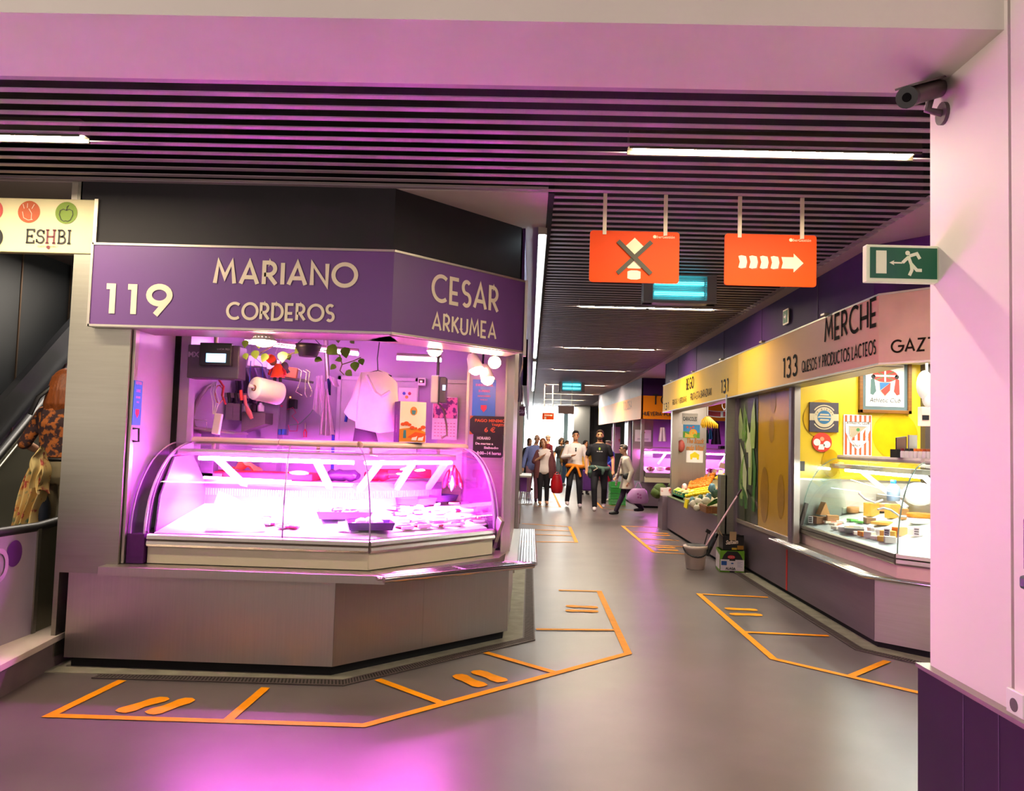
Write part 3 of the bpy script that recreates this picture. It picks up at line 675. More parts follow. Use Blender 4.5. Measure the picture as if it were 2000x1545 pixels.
def heat_lamp(bulb, aim, label, r=.075, shade_len=.10):
    bulb = Vector(bulb); aim = Vector(aim).normalized()
    t = thing('heat_lamp', label, 'lamp', bulb-aim*shade_len, 'butcher stall lamps')
    M = aim.to_track_quat('-Z', 'Y').to_matrix()
    m = MB(); m.lathe([(.03, shade_len), (.045, shade_len*.8), (r, 0), (r-.004, 0), (.04, shade_len*.78)], bulb, 20, 0, M); part('lamp_shade', m, WHITE, t)
    m = MB(); m.lathe([(.001, -.040), (r*.45, -.034), (r*.75, -.018), (r*.85, 0), (r*.8, .02), (.02, .05)], bulb, 18, 0, M); part('bulb', m, BULB, t)
    m = MB(); q = bulb-aim*shade_len; m.tube([q, q-aim*.03, (q.x, q.y, max(q.z+.05, 2.3)), (q.x, q.y, 2.46)], .008, 8); part('stem', m, BLACK, t)
heat_lamp(at(515, 666, Y=5.2), (0, 0, -1), 'round glowing heat lamp under the middle of the violet sign', .085, .06)
heat_lamp(at(849, 686, Y=5.75), (0, 0, -1), 'round glowing heat lamp under the cut corner of the sign', .06, .05)
heat_lamp(at(930, 722, Y=6.15), (.35, -.25, -1), 'white cone spotlight pointing down, left one by the blue poster', .06, .13)
heat_lamp(at(953, 742, Y=6.2), (.3, -.35, -.9), 'white cone spotlight hanging lowest in front of the blue poster', .055, .13)
heat_lamp(at(966, 708, Y=6.05), (.1, -1, -.3), 'spotlight facing the viewer beside the right post of the butcher stall', .05, .10)

# ---------------------------------------------------------------- things hanging in the stall
SCALEP = mat('scale_grey', '#4a4350', 0.4, 0.1)
t = thing('hanging_scale', 'grey hanging price scale with a lit cyan display', 'scale', (-2.2, 5.6, 1.9))
a = at(364, 738, Y=5.55); b = at(460, 675, Y=5.55)
m = MB(); m.box(a.x, b.x+.03, 5.55, 5.70, a.z, b.z); part('housing', m, SCALEP, t, bevel=.008)
c = at(391, 714, Y=5.53); d = at(455, 674, Y=5.53)
m = MB(); m.box(c.x, d.x, 5.505, 5.55, c.z, d.z+.01); du = part('display_unit', m, BLACK, t, bevel=.006)
c = at(402, 707, Y=5.5); d = at(441, 691, Y=5.5)
m = MB(); m.box(c.x, d.x, 5.498, 5.506, c.z, d.z); part('screen', m, glow('cyan_screen', (.18, .62, 1.0), 1.6), du)
m = MB(); text(m, 'MX', .05, at(378, 697, Y=5.55), XD, ZD, ND, 0, bold=.002); text(m, 'LUCIA 7021', .018, at(437, 684, Y=5.505), XD, ZD, ND, 0); part('lettering', m, mat('silver_print', '#9b8fa3', .5), t)
m = MB(); m.cyl(((a.x+b.x)/2, 5.62, b.z), ((a.x+b.x)/2, 5.62, 2.46), .014); part('hanging_pole', m, STEEL, t)
# weighing pan on the counter
t = thing('counter_scale', 'weighing scale with a thin wire guard on the counter under the hanging scale', 'scale', (-2.2, 6.2, 1.5))
a = at(352, 833, Y=6.0); b = at(472, 846, Y=6.0)
m = MB(); m.obox(((a.x+b.x)/2, 6.0, (a.z+b.z)/2), (b.x-a.x, .30, .012), (0, .10, 0)); part('pan', m, STEEL, t)
m = MB(); q = a+Vector((.02, 0, .01)); m.tube([q, q+Vector((0, 0, .05)), q+Vector((.18, 0, .04)), q+Vector((.18, 0, -.02))], .003, 6); part('wire_guard', m, CHROME, t)
m = MB(); m.box((a.x+b.x)/2-.05, (a.x+b.x)/2+.05, 5.95, 6.05, 1.16, b.z); m.box((a.x+b.x)/2-.12, (a.x+b.x)/2+.12, 5.95, 6.15, 1.16, 1.2); part('pedestal', m, SCALEP, t)
# hose
m = MB(); P = [(420, 750), (404, 757), (390, 775), (380, 795), (375, 815), (378, 833), (392, 843), (410, 843)]
m.tube([at(x, y, X=-2.52) for x, y in P], .016, 8); solo('hose', m, mat('hose_grey', '#7a6f66', .4), 'grey curved water hose on the wall left of the power strip', 'hose')
# power strip on cables
t = thing('power_strip', 'white power strip dangling on its looped cable below the hanging scale', 'power strip', at(428, 832, Y=5.8))
a = at(421, 808, Y=5.8); b = at(428, 848, Y=5.8)
m = MB(); m.obox((a+b)/2, (.055, .035, (a-b).length), (0, .12, 0)); part('socket_block', m, WHITE, t, bevel=.006)
m = MB()
for s in (-1, 0, 1): m.tube([at(420+3*s, 745, Y=5.8), at(416+5*s, 765, Y=5.8), at(422+6*s, 785, Y=5.8), at(418+2*s, 809, Y=5.8)], .004, 6)
part('cable', m, WHITE, t)
m = MB(); P = [at(428+8*math.cos(k*.7), 770+18*math.sin(k*.7), Y=5.82+.004*(k % 5)) for k in range(26)]; m.tube(P, .004, 6); solo('cable_loop', m, mat('salmon_cable', '#e07a6a', .5), 'salmon coil of cable hanging behind the white power strip', 'cable')
m = MB(); m.tube([at(428, 742, Y=5.83), at(437, 755, Y=5.83), at(434, 772, Y=5.83), at(441, 790, Y=5.83)], .014, 8, flat=.5); solo('ribbon', m, mat('red_cloth', '#c8202c', .6), 'red ribbon hanging from the bottom of the hanging scale', 'ribbon')
# paper roll
t = thing('paper_roll', 'large white paper towel roll hung on a blue cord', 'paper roll', at(505, 760, Y=5.6))
c = at(497, 758, Y=5.6); ax = Vector((.55, .75, -.12)).normalized(); M = ax.to_track_quat('Z', 'Y').to_matrix()
m = MB(); m.lathe([(.024, 0), (.080, 0), (.083, .008), (.083, .20), (.08, .21), (.024, .21)], c, 28, 0, M); part('paper', m, PAPER, t, bevel=.0)
m = MB(); m.lathe([(.022, .20), (.022, -.01), (.018, -.01), (.018, .20)], c, 16, 0, M); part('core', m, mat('cardboard_core', '#7a4a40', .8), t)
m = MB(); m.tube([at(487, 746, Y=5.6), at(490, 705, Y=5.7)], .0025, 6); m.tube([at(514, 742, Y=5.7), at(512, 712, Y=5.7), at(500, 700, Y=5.7)], .0025, 6); part('cord', m, mat('blue_cord', '#2a46c8', .5), t)
m = MB(); m.cyl(c-ax*.03+Vector((-.01, 0, .012)), c+ax*.05, .012, n=10); part('spindle', m, WHITE, t)
# rag doll
t = thing('rag_doll', 'little hanging rag doll in orange hood and orange apron', 'doll', at(540, 740, Y=5.9))
DO = mat('doll_orange', '#f0561a', .8); 
m = MB(); m.ball(at(533, 706, Y=5.9), .030, .028, .032); part('head', m, mat('doll_skin', '#8a5a4c', .8), t)
m = MB(); m.ball(at(529, 701, Y=5.89), .040, .034, .034, rot=(0, .5, 0)); part('hood', m, DO, t)
m = MB(); q = at(543, 725, Y=5.9); m.lathe([(.018, .055), (.034, .03), (.052, -.045), (.001, -.046)], q, 14, 0); part('apron', m, DO, t)
for s in (-1, 1):
    m = MB(); m.tube([q+Vector((.02*s, 0, .03)), q+Vector((.055*s, -.01, .0)), q+Vector((.06*s, -.02, -.03))], .010, 8); part('arm', m, mat('doll_red', '#b8202a', .8), t)
    m = MB(); m.tube([q+Vector((.02*s, 0, -.04)), q+Vector((.022*s, 0, -.08))], .012, 8); part('leg', m, BLACK, t)
m = MB(); m.tube([at(538, 690, Y=5.9), at(552, 655, Y=5.95)], .002, 6); part('string', m, WHITE, t)
m = MB(); m.ball(at(556, 716, Y=5.95), .03, .025, .035); m.tube([at(556, 716, Y=5.95), at(564, 728, Y=5.95)], .014, 8); solo('plush_toy', m, mat('grey_plush', '#5d5560', .9), 'small dark plush toy hanging right of the orange rag doll', 'toy')
# wire hooks
for k, (x, y) in enumerate(((582, 720), (592, 724), (598, 722))):
    m = MB(); m.tube([at(x, y, Y=5.9), at(x+7, y+4, Y=5.9), at(x+4, y+25, Y=5.9), at(x-4+8*k, y+45, Y=5.9), at(x+8, y+52, Y=5.9)], .004, 6)
    solo('meat_hook', m, CHROME, ('bent steel meat hook, left one beside the rag doll', 'bent steel meat hook, middle one beside the rag doll', 'bent steel meat hook, right one nearest the hanging cloths')[k], 'hook', 'meat hooks')
# hanging trailing plant
t = thing('hanging_plant', 'trailing green pothos in a dark pot under the violet sign', 'plant', at(600, 690, Y=5.5))
m = MB(); q = at(602, 688, Y=5.45); m.lathe([(.06, -.03), (.085, .03), (.09, .055), (.07, .05)], q, 18); m.tube([q+Vector((-.085, 0, .05)), q+Vector((0, 0, .13)), q+Vector((.085, 0, .05))], .003, 6); part('pot', m, BLACK, t)
LEAF = mat('pothos_leaf', '#5d7a2a', .4, 0, .25, 14); STEM = mat('pothos_stem', '#6b5a3a', .6)
def leaf(m, c, ang, s, tilt=.3):
    c = Vector(c); d = Vector((math.sin(ang), -.25, -math.cos(ang))).normalized(); sd = d.cross(Vector((0, -1, tilt))).normalized(); nn = d.cross(sd)
    prof = [(0, 0), (.12, .32), (.3, .43), (.55, .36), (.8, .17), (1, 0)]
    V = []; F = []
    for u, wv in prof: V += [c+d*s*u-sd*s*wv+nn*s*.10*abs(wv), c+d*s*u, c+d*s*u+sd*s*wv+nn*s*.10*abs(wv)]
    for i in range(len(prof)-1):
        j = i*3; F += [(j, j+1, j+4, j+3), (j+1, j+2, j+5, j+4)]
    m.add(V, F, 0, True)
VINES = [[(620, 686), (650, 683), (664, 695), (668, 712), (664, 724), (672, 732)], [(610, 682), (570, 690), (556, 700)], [(600, 682), (540, 672), (508, 690)], [(668, 712), (690, 705), (705, 698)]]
LV = [(640, 676, .9, .10), (592, 672, -.6, .09), (673, 678, .25, .085), (676, 724, .9, .06), (692, 706, .2, .075), (704, 700, .4, .055), (552, 686, .1, .085), (497, 684, .3, .07), (480, 664, .0, .06), (478, 690, .4, .05), (520, 690, -.3, .07), (560, 690, .5, .06), (655, 712, -.7, .05), (668, 700, -1.2, .05), (615, 700, 1.3, .06), (505, 668, .2, .05), (685, 664, .8, .04), (660, 660, .2, .04)]
m = MB()
for v in VINES: m.tube([at(x, y, Y=5.42+.03*math.sin(i)) for i, (x, y) in enumerate(v)], .004, 6)
part('vine', m, STEM, t)
for i, (x, y, a, s) in enumerate(LV):
    m = MB(); leaf(m, at(x, y, Y=5.38+.05*(i % 3)), a, s, .2+.2*(i % 3)); part('leaf', m, LEAF, t)
# hanging cloths, cap
CLOTH = mat('white_cloth', '#cfc8cd', .85, 0, .06, 8); CL2 = mat('grey_cloth', '#8f8794', .85, 0, .08, 8)
def cloth(pts_top, pts_bot, y, folds, amp, name, label, cat, mt, grp=None, n=24, thick=.012):
    """a hanging cloth between a top and a bottom pixel edge at distance y"""
    t0, t1 = [at(*p, Y=y) for p in pts_top]; b0, b1 = [at(*p, Y=y) for p in pts_bot]
    m = MB()
    for sgnv in (1, -1):
        m.grid(lambda u, v: (t0.lerp(t1, u)).lerp(b0.lerp(b1, u), v) + Vector((0, amp*math.sin(u*folds*PI+.7*v)*(.3+v) + sgnv*thick/2, .006*math.sin(u*9)*v)), n, 10)
    return solo(name, m, mt, label, cat, grp)
cloth(((618, 735), (632, 733)), ((610, 800), (640, 822)), 6.6, 5, .02, 'hanging_cloth', 'long pale towel hanging from the rail right of the meat hooks', 'towel', CLOTH)
cloth(((634, 760), (640, 760)), ((622, 850), (652, 850)), 6.5, 6, .03, 'shopping_bag', 'white plastic bag hanging below the pale towel', 'bag', CLOTH)
cloth(((640, 733), (655, 738)), ((648, 752), (664, 756)), 6.55, 3, .02, 'cap', 'pale cap hanging right of the pale towel', 'cap', CLOTH)
cloth(((639, 740), (646, 738)), ((641, 766), (646, 774)), 6.6, 3, .01, 'hanging_cloth', 'dark blue and red rag hanging beside the cap', 'rag', mat('navy_cloth', '#2a2f6a', .85))
t = thing('butcher_coat', 'white butcher coat on a hanger in the middle of the stall', 'coat', at(725, 845, Y=6.2))
WC = mat('white_coat', '#f1e6dd', .8, 0, .05, 8)
def outline(pts, y, dp, nb=3):
    P = [at(x, yy, Y=y) for x, yy in pts]; c = sum(P, Vector())/len(P); m = MB(); n = len(P)
    rings = [(1.0, 0), (.9, -dp*.6), (.6, -dp*.9)]
    V = []
    for k, dd in rings: V += [c+(p-c)*k+Vector((0, dd, 0)) for p in P]
    V.append(c+Vector((0, -dp, 0)))
    F = []
    for r in range(2): F += [(r*n+i, r*n+(i+1) % n, (r+1)*n+(i+1) % n, (r+1)*n+i) for i in range(n)]
    F += [(2*n+i, 2*n+(i+1) % n, 3*n) for i in range(n)]
    m.add(V, F, 0, True); m.add(P+[p+Vector((0, dp*.5, 0)) for p in P], [(i, (i+1) % n, n+(i+1) % n, n+i) for i in range(n)]+[list(range(n, 2*n))], 0, False)
    return m
part('body', outline([(705, 727), (722, 726), (740, 722), (757, 728), (775, 748), (777, 800), (770, 842), (740, 846), (695, 836), (690, 790), (697, 745)], 6.2, .07), WC, t)
part('sleeve', outline([(706, 728), (698, 745), (688, 775), (672, 806), (681, 817), (697, 824), (700, 790), (708, 745)], 6.17, .045), WC, t)
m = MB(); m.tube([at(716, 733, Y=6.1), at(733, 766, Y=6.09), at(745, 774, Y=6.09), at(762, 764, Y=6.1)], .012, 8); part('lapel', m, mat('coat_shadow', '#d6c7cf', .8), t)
m = MB(); q = at(738, 724, Y=6.18); m.tube([at(712, 731, Y=6.2), q, at(765, 735, Y=6.2)], .006, 6); m.tube([q, at(737, 700, Y=6.18), at(741, 668, Y=6.18)], .004, 6); part('hanger', m, BLACK, t)
m = outline([(693, 836), (732, 842), (738, 866), (728, 872), (688, 868)], 6.27, .05); solo('apron', m, mat('dark_apron', '#46384f', .8), 'dark striped apron hanging under the white butcher coat', 'apron')
# gift box standing on the case rail
t = thing('carton_box', 'tall carton with an orange tree picture standing on the case rail', 'box', at(800, 866, Y=6.02))
a = at(779, 862, Y=6.02); b = at(830, 785, Y=6.04)
FR = mat('carton_front', '#f3e2cc', .5, 0, .03)
m = MB(); V0 = Vector((a.x, 6.02, 1.472)); V1 = Vector((b.x, 6.12, 1.472)); sd = at(766, 862, Y=6.10); S = Vector((sd.x, 6.16, 1.472)); H = Vector((0, 0, b.z-1.472))
m.ext([V0, V1, V1+(S-V0), S], H, 0); bx = part('carton', m, mat('carton_violet', '#2b1a35', .5), t)
fx = (V1-V0); fn = Vector((fx.y, -fx.x, 0)).normalized(); hz = b.z-1.472
m = MB(); m.ngon([V0+fn*.002, V1+fn*.002, V1+fn*.002+H, V0+fn*.002+H])
part('front_print', m, FR, t)
m = MB()
def fp(u, v): return V0+fx*u+H*v
def fdisc(u, v, r, mi, ry=None, off=.004): disc(m, fp(u, v), r, fx, ZD, fn, mi, off, 20, ry)
disc(m, fp(.52, .77), .028, fx, ZD, fn, 0, .004, 24, .033); disc(m, fp(.52, .83), .012, fx, ZD, fn, 1, .006); flat(m, [(-.012, -.02), (.012, -.02), (.018, .012), (-.018, .012)], fp(.52, .75), fx, ZD, fn, 2, .006)
m.ngon([fp(*p)+fn*.004 for p in ((0, .02), (1, .02), (1, .26), (.7, .34), (.4, .36), (0, .32))], 0); m.ngon([fp(*p)+fn*.005 for p in ((.3, .12), (1, .05), (1, .22), (.6, .26))], 3)
for u, v, r in ((.12, .44, .018), (.25, .46, .022), (.37, .43, .016), (.48, .36, .02), (.78, .33, .016), (.9, .38, .02), (.62, .35, .012)): fdisc(u, v, r, 3, r*.7, .006)
flat(m, [(-.012, -.03), (.012, -.03), (.01, .03), (-.01, .03)], fp(.2, .2), fx, ZD, fn, 2, .006)
for u in (.55, .8): flat(m, [(-.02, -.015), (.02, -.015), (.028, .02), (.015, .012), (-.015, .006)], fp(u, .1), fx, ZD, fn, 4, .007)
part('picture_print', m, [mat('print_orange', '#e08a1e', .6), mat('print_skin', '#d98a5a', .6), mat('print_teal', '#3a7f8f', .6), mat('print_red_orange', '#e0521a', .6), PAPER], t)
m = MB(); sx_ = (S-V0); sn = Vector((-abs(sx_.y), -abs(sx_.x)*1, 0)); sn = Vector((sx_.y, -sx_.x, 0)).normalized(); sn = -sn if sn.dot(Vector((-1, -1, 0))) < 0 else sn
text(m, 'LARRUMENDI', .02, V0+sx_*.55+H*.45, (0, 0, -1), (V0-S).normalized(), sn, 0, wid=.13); part('spine_print', m, mat('pink_print', '#d9a0c0', .6), t)
m = MB(); m.box(-.9, -.83, 6.35, 6.42, 1.472, 1.53); solo('small_carton', m, PAPER, 'small white carton on the rail right of the orange picture box', 'box')

# ---------------------------------------------------------------- rear wall fittings
t = thing('steel_column', 'pale steel pipe column standing at the middle of the rear wall', 'column', (-2.2, 7.1, 0.3))
a = at(516, 782, Y=7.1); b = at(545, 860, Y=7.1)
m = MB(); m.box(a.x, b.x, 7.05, 7.2, .4, a.z+.0); part('duct', m, mat('pale_duct', '#b5a7b8', .35), t)
m = MB(); m.cyl(at(640, 745, Y=7.05)*1 , Vector((at(634, 680, Y=7.05).x, 7.05, 2.45)), .02, n=10); part('pipe', m, STEEL, t)
t = thing('electric_cabinet', 'grey electric box with a pink button on the rear wall', 'electric box', at(550, 800, Y=7.15))
a = at(544, 850, Y=7.12); b = at(562, 772, Y=7.12); m = MB(); m.box(a.x, b.x, 7.10, 7.2, a.z, b.z); part('cabinet', m, mat('cabinet_grey', '#9a8c9e', .4), t, bevel=.006)
m = MB(); m.cyl(at(550, 793, Y=7.10), at(550, 793, Y=7.08), .01); part('button', m, mat('pink_button', '#e0407a', .4), t)
t = thing('wall_shelf', 'rear wall shelf loaded with white cartons left of the rag doll', 'shelf', at(540, 745, Y=6.9))
a = at(478, 715, Y=6.75); b = at(600, 745, Y=6.95)
m = MB(); m.obox((a+b)/2+Vector((0, .1, -.02)), ((b-a).length, .25, .02), (0, .12, 0)); part('board', m, STEELH, t)
for k, (x, y, s, mt) in enumerate(((500, 712, .12, PAPER), (515, 712, .14, PAPER), (535, 718, .10, PAPER), (570, 733, .09, mat('tan_carton', '#c98a4a', .7)))):
    q = at(x, y, Y=6.85); m = MB(); m.obox(q+Vector((0, 0, .02)), (s, .12, .09), (0, .12, .2)); solo('carton_box', m, mt, ('white carton at the left end of the rear wall shelf', 'largest white carton on the rear wall shelf', 'white carton right of the largest one on the rear wall shelf', 'tan carton at the right end of the rear wall shelf')[k], 'box', bevel=.004)
# knives and tools under the shelf
KN = [(448, 785, 'black'), (462, 786, 'black'), (472, 780, 'orange'), (480, 790, 'wood')]
for k, (x, y, hk) in enumerate(KN):
    t = thing('butcher_knife', ('broad cleaver, first tool left on the knife rail', 'broad cleaver, second tool on the knife rail', 'long steel sharpener with orange handle on the knife rail', 'wooden handled brush at the right end of the knife rail')[k], 'knife', at(x, y, Y=6.62), 'butcher tools on the rear wall')
    hm = {'black': BLACK, 'orange': mat('orange_handle', '#d9622a', .5), 'wood': mat('wood_handle', '#c98f5a', .6)}[hk]
    m = MB(); m.tube([at(x-2, y-18, Y=6.62), at(x, y+2, Y=6.62)], .014, 8); part('handle', m, hm, t)
    m = MB(); a = at(x-6, y+2, Y=6.63); b = at(x+6, y+35, Y=6.63)
    if hk in ('black',): m.box(a.x, b.x, 6.625, 6.632, b.z, a.z); part('blade', m, STEELH, t)
    elif hk == 'orange': m.cyl(at(x-1, y+2, Y=6.62), at(x-2, y+42, Y=6.62), .008); part('blade', m, BLACK, t)
    else: m.tube([at(x, y, Y=6.62), at(x+6, y+15, Y=6.62), at(x+12, y+28, Y=6.62)], [.01, .024, .014], 10, flat=.4); part('head', m, hm, t)
m = MB(); a = at(445, 772, Y=6.64); b = at(500, 766, Y=6.64); m.box(-2.55, b.x, 6.63, 6.66, a.z-.02, a.z+.02); solo('knife_rail', m, STEELH, 'magnetic knife rail on the rear wall below the hanging scale', 'rail')
m = MB()
m.grid(lambda u, v: at(450+70*u+10*math.sin(v*3), 718+70*v, Y=6.75+.03*math.sin(u*26)*(.5+v)), 50, 8); solo('strip_curtain', m, mat('grey_plastic_strip', '#4c4058', .4), 'dark pleated plastic sheet hanging behind the paper roll', 'curtain')
a = at(473, 805, Y=6.7); b = at(517, 840, Y=6.7)
m = MB(); m.ext([(a.x, 6.7, a.z), (b.x, 6.7, a.z), (b.x, 6.7, b.z+.05), (a.x, 6.7, b.z-.02)], (0, .2, 0)); solo('steel_hopper', m, STEELH, 'slanted steel hopper under the dark pleated sheet', 'hopper')
for k, (x0, x1, mt, lb) in enumerate(((474, 486, WHITE, 'white bottle with a yellow cap lying on the steel hopper'), (490, 502, BLACK, 'dark jar standing on the steel hopper'), (503, 515, WHITE, 'white tub standing at the right end of the hopper'))):
    q = at((x0+x1)/2, 804, Y=6.75); r = .028; m = MB(); m.lathe([(r, 0), (r, .05), (r*.6, .06), (r*.6, .075)], q, 14); solo('jar', m, mt, lb, 'jar', 'jars on the hopper')
# power cables knot, blue sponges
m = MB(); m.tube([at(560, 800, Y=7.1), at(572, 796, Y=7.1), at(578, 806, Y=7.1), at(570, 812, Y=7.1), at(582, 825, Y=7.1), at(580, 842, Y=7.1), at(566, 842, Y=7.1), at(563, 830, Y=7.1)], .004, 6); solo('cable_loop', m, mat('pink_cable', '#d94a7a', .5), 'pink electric cable looping over the rear wall sockets', 'cable')
m = MB(); m.tube([at(566, 830, Y=7.08), at(585, 828, Y=7.08), at(606, 808, Y=7.0), at(618, 790, Y=6.9)], .004, 6); solo('cable_loop', m, mat('green_cable', '#7fae8a', .5), 'green cable running up to the pale towel', 'cable')
t = thing('wall_socket', 'black socket block with a red light on the rear wall', 'socket', at(572, 790, Y=7.15)); a = at(565, 798, Y=7.12); b = at(577, 780, Y=7.12)
m = MB(); m.box(a.x, b.x, 7.1, 7.2, a.z, b.z); part('block', m, BLACK, t, bevel=.005); m = MB(); m.ball(at(567, 776, Y=7.1), .008); part('pilot_light', m, glow('red_led', (1, .15, .03), 3), t)
for k, x in enumerate((547, 554)):
    a = at(x-3, 849, Y=7.05); b = at(x+3, 838, Y=7.05); m = MB(); m.box(a.x, b.x, 7.03, 7.1, a.z, b.z); solo('spray_bottle', m, mat('blue_bottle', '#2f78b8', .4), ('blue bottle by the electric box, left of two', 'blue bottle by the electric box, right of two')[k], 'bottle', bevel=.004)
t = thing('tongs', 'red handled pliers hanging on the rear wall below the pale towel', 'pliers', at(596, 838, Y=7.15))
m = MB(); m.tube([at(596, 826, Y=7.15), at(596, 838, Y=7.15)], .008, 6); part('jaws', m, STEEL, t)
for s in (-1, 1):
    m = MB(); m.tube([at(596, 838, Y=7.15), at(596+2.5*s, 844, Y=7.15), at(596+2*s, 854, Y=7.15)], .006, 6); part('handle', m, mat('red_handle', '#d02a4a', .5), t)
for k, (x, y0, y1) in enumerate(((651, 840, 960), (678, 808, 824))):
    m = MB(); m.cyl(at(x, y0, Y=6.9), at(x-3, y1, Y=6.9), .013, n=10); solo('broom_handle', m, mat('blue_handle', '#1f3fae', .4), ('blue broom handle leaning behind the case', 'short blue handle hanging left of the white coat')[k], 'handle')
# controller, phone, calendar, notices
t = thing('door_controller', 'small white controller with a red display above the picture carton', 'controller', at(824, 745, Y=7.12))
a = at(816, 753, Y=7.1); b = at(832, 738, Y=7.1); m = MB(); m.box(a.x, b.x, 7.08, 7.17, a.z, b.z); part('case', m, WHITE, t, bevel=.004)
a = at(818, 748, Y=7.08); b = at(829, 741, Y=7.08); m = MB(); m.box(a.x, b.x, 7.075, 7.085, a.z, b.z); part('display', m, BLACK, t)
m = MB(); q = at(822, 745, Y=7.07); m.box(q.x-.008, q.x+.012, 7.072, 7.076, q.z-.008, q.z+.008); part('digit', m, glow('red_led', (1, .15, .03), 3), t)
t = thing('hanging_scale', 'second price scale with a small cyan screen right of the picture carton', 'scale', at(852, 785, Y=6.3))
a = at(840, 787, Y=6.3); b = at(857, 733, Y=6.3); m = MB(); m.box(a.x, b.x, 6.3, 6.42, a.z, b.z); part('housing', m, WHITE, t, bevel=.01)
a = at(857, 787, Y=6.28); b = at(871, 736, Y=6.28); m = MB(); m.box(a.x, b.x, 6.28, 6.42, a.z, b.z); part('keypad', m, SCALEP, t, bevel=.008)
a = at(864, 762, Y=6.27); b = at(870, 752, Y=6.27); m = MB(); m.box(a.x, b.x, 6.272, 6.282, a.z, b.z); part('screen', m, glow('cyan_screen', (.18, .62, 1.0), 1.6), t)
m = MB(); q = at(855, 733, Y=6.35); m.cyl(q, (q.x, 6.35, 2.46), .012); part('hanging_pole', m, SCALEP, t)
def sheet(px0, py0, px1, py1, Y, mt, name, label, cat, th=.004, **k):
    a = at(px0, py1, Y=Y); b = at(px1, py0, Y=Y); m = MB(); m.box(a.x, b.x, Y-th, Y, a.z, b.z)
    return a, b, m
a, b, m = sheet(843, 776, 895, 858, 7.10, PAPER, '', '', '')
t = thing('wall_calendar', 'wall calendar with a pink flower picture on the steel door', 'calendar', (a.x, 7.1, a.z))
part('pages', m, PAPER, t)
m = MB(); zz = a.z+(b.z-a.z)*.5; m.box(a.x+.006, b.x-.006, 7.092, 7.095, zz, b.z-.006); part('flower_picture', m, mat('flower_print', '#e58aa0', .6, hex2='#5b2a5a', thr=.5, scale=22), t)
m = MB()
for i in range(5):
    for j in range(7): m.box(a.x+.02+j*.028, a.x+.036+j*.028, 7.093, 7.095, a.z+.03+i*.028, a.z+.034+i*.028)
part('day_print', m, mat('calendar_red', '#c8506a', .6), t)
m = MB(); m.tube([at(856, 788, Y=6.3), at(866, 800, Y=6.5), at(872, 830, Y=6.6), at(873, 850, Y=6.6), at(862, 856, Y=6.6)], .008, 8); solo('cable_loop', m, mat('olive_cable', '#6d6a48', .5), 'olive cable hanging from the second scale over the calendar', 'cable')
a, b, m = sheet(778, 758, 815, 785, 7.14, PAPER, '', '', ''); q = m
t = thing('wall_notice', 'white notice with small pictures on the pale cold room door', 'notice', (a.x, 7.14, a.z)); part('paper', q, PAPER, t)
m = MB(); 
for u, v, mi in ((.3, .6, 0), (.45, .35, 1), (.6, .6, 2)): disc(m, (a.x+(b.x-a.x)*u, 7.136, a.z+(b.z-a.z)*v), .014, XD, ZD, ND, mi)
part('picture_print', m, [mat('n_blue', '#4a5ad0'), mat('n_yellow', '#e0b040'), mat('n_red', '#a03030')], t)
BLUEP = mat('blue_poster', '#3f84d6', .3, 0, .04)
PINKP = mat('poster_pink', '#e88ab8', .6)
def blue_poster(c, w_, h_, xd, nrm, label):
    c = Vector(c); xd = Vector(xd); nrm = Vector(nrm)
    t = thing('blue_poster', label, 'poster', c-ZD*h_/2, 'blue season posters')
    m = MB(); V = [c-xd*w_/2-ZD*h_/2, c+xd*w_/2-ZD*h_/2, c+xd*w_/2+ZD*h_/2, c-xd*w_/2+ZD*h_/2]; m.ext(V, nrm*.004); part('sheet', m, BLUEP, t)
    m = MB()
    for s, dz, hh, ww in (('SE NECESITA PERSONAL', .12, .026, .75), ('DE APRENDIZ', .07, .026, .5), ('CONTRATO INDEFINIDO', .03, .018, .55), ('94 416 12 21', .0, .016, .3)):
        text(m, s, hh, c+ZD*dz, xd, ZD, nrm, 0, wid=w_*ww, off=.006, bold=.001)
    part('lettering', m, PINKP, t)
    m = MB(); flat(m, [(-.025, .03), (.025, .03), (.025, 0), (0, -.03), (-.025, 0)], c-ZD*.07, xd, ZD, nrm, 0, .006); part('crest_print', m, mat('poster_red', '#d8405a', .6), t)
a = at(921, 822, Y=6.73); b = at(969, 742, Y=6.73); blue_poster(((a.x+b.x)/2, 6.745, (a.z+b.z)/2), b.x-a.x, b.z-a.z, XD, ND, 'blue poster above the two chalkboards on the right inner wall')
a = at(256, 830, X=-2.55); b = at(277, 745, X=-2.55); blue_poster((-2.547, (a.y+b.y)/2, (a.z+b.z)/2), abs(b.y-a.y), b.z-a.z, (0, 1, 0), (1, 0, 0), 'blue poster on the glossy left side wall above a black handle')
m = MB(); a = at(262, 837, X=-2.54); b = at(262, 862, X=-2.54); m.tube([a+XD*-.01, a+XD*.03, b+XD*.03, b+XD*-.01], .007, 8); solo('pull_bar', m, BLACK, 'black pull bar on the left side wall below the blue poster', 'pull bar')
BOARD = mat('chalkboard', '#241820', .5, 0, .12, 6)
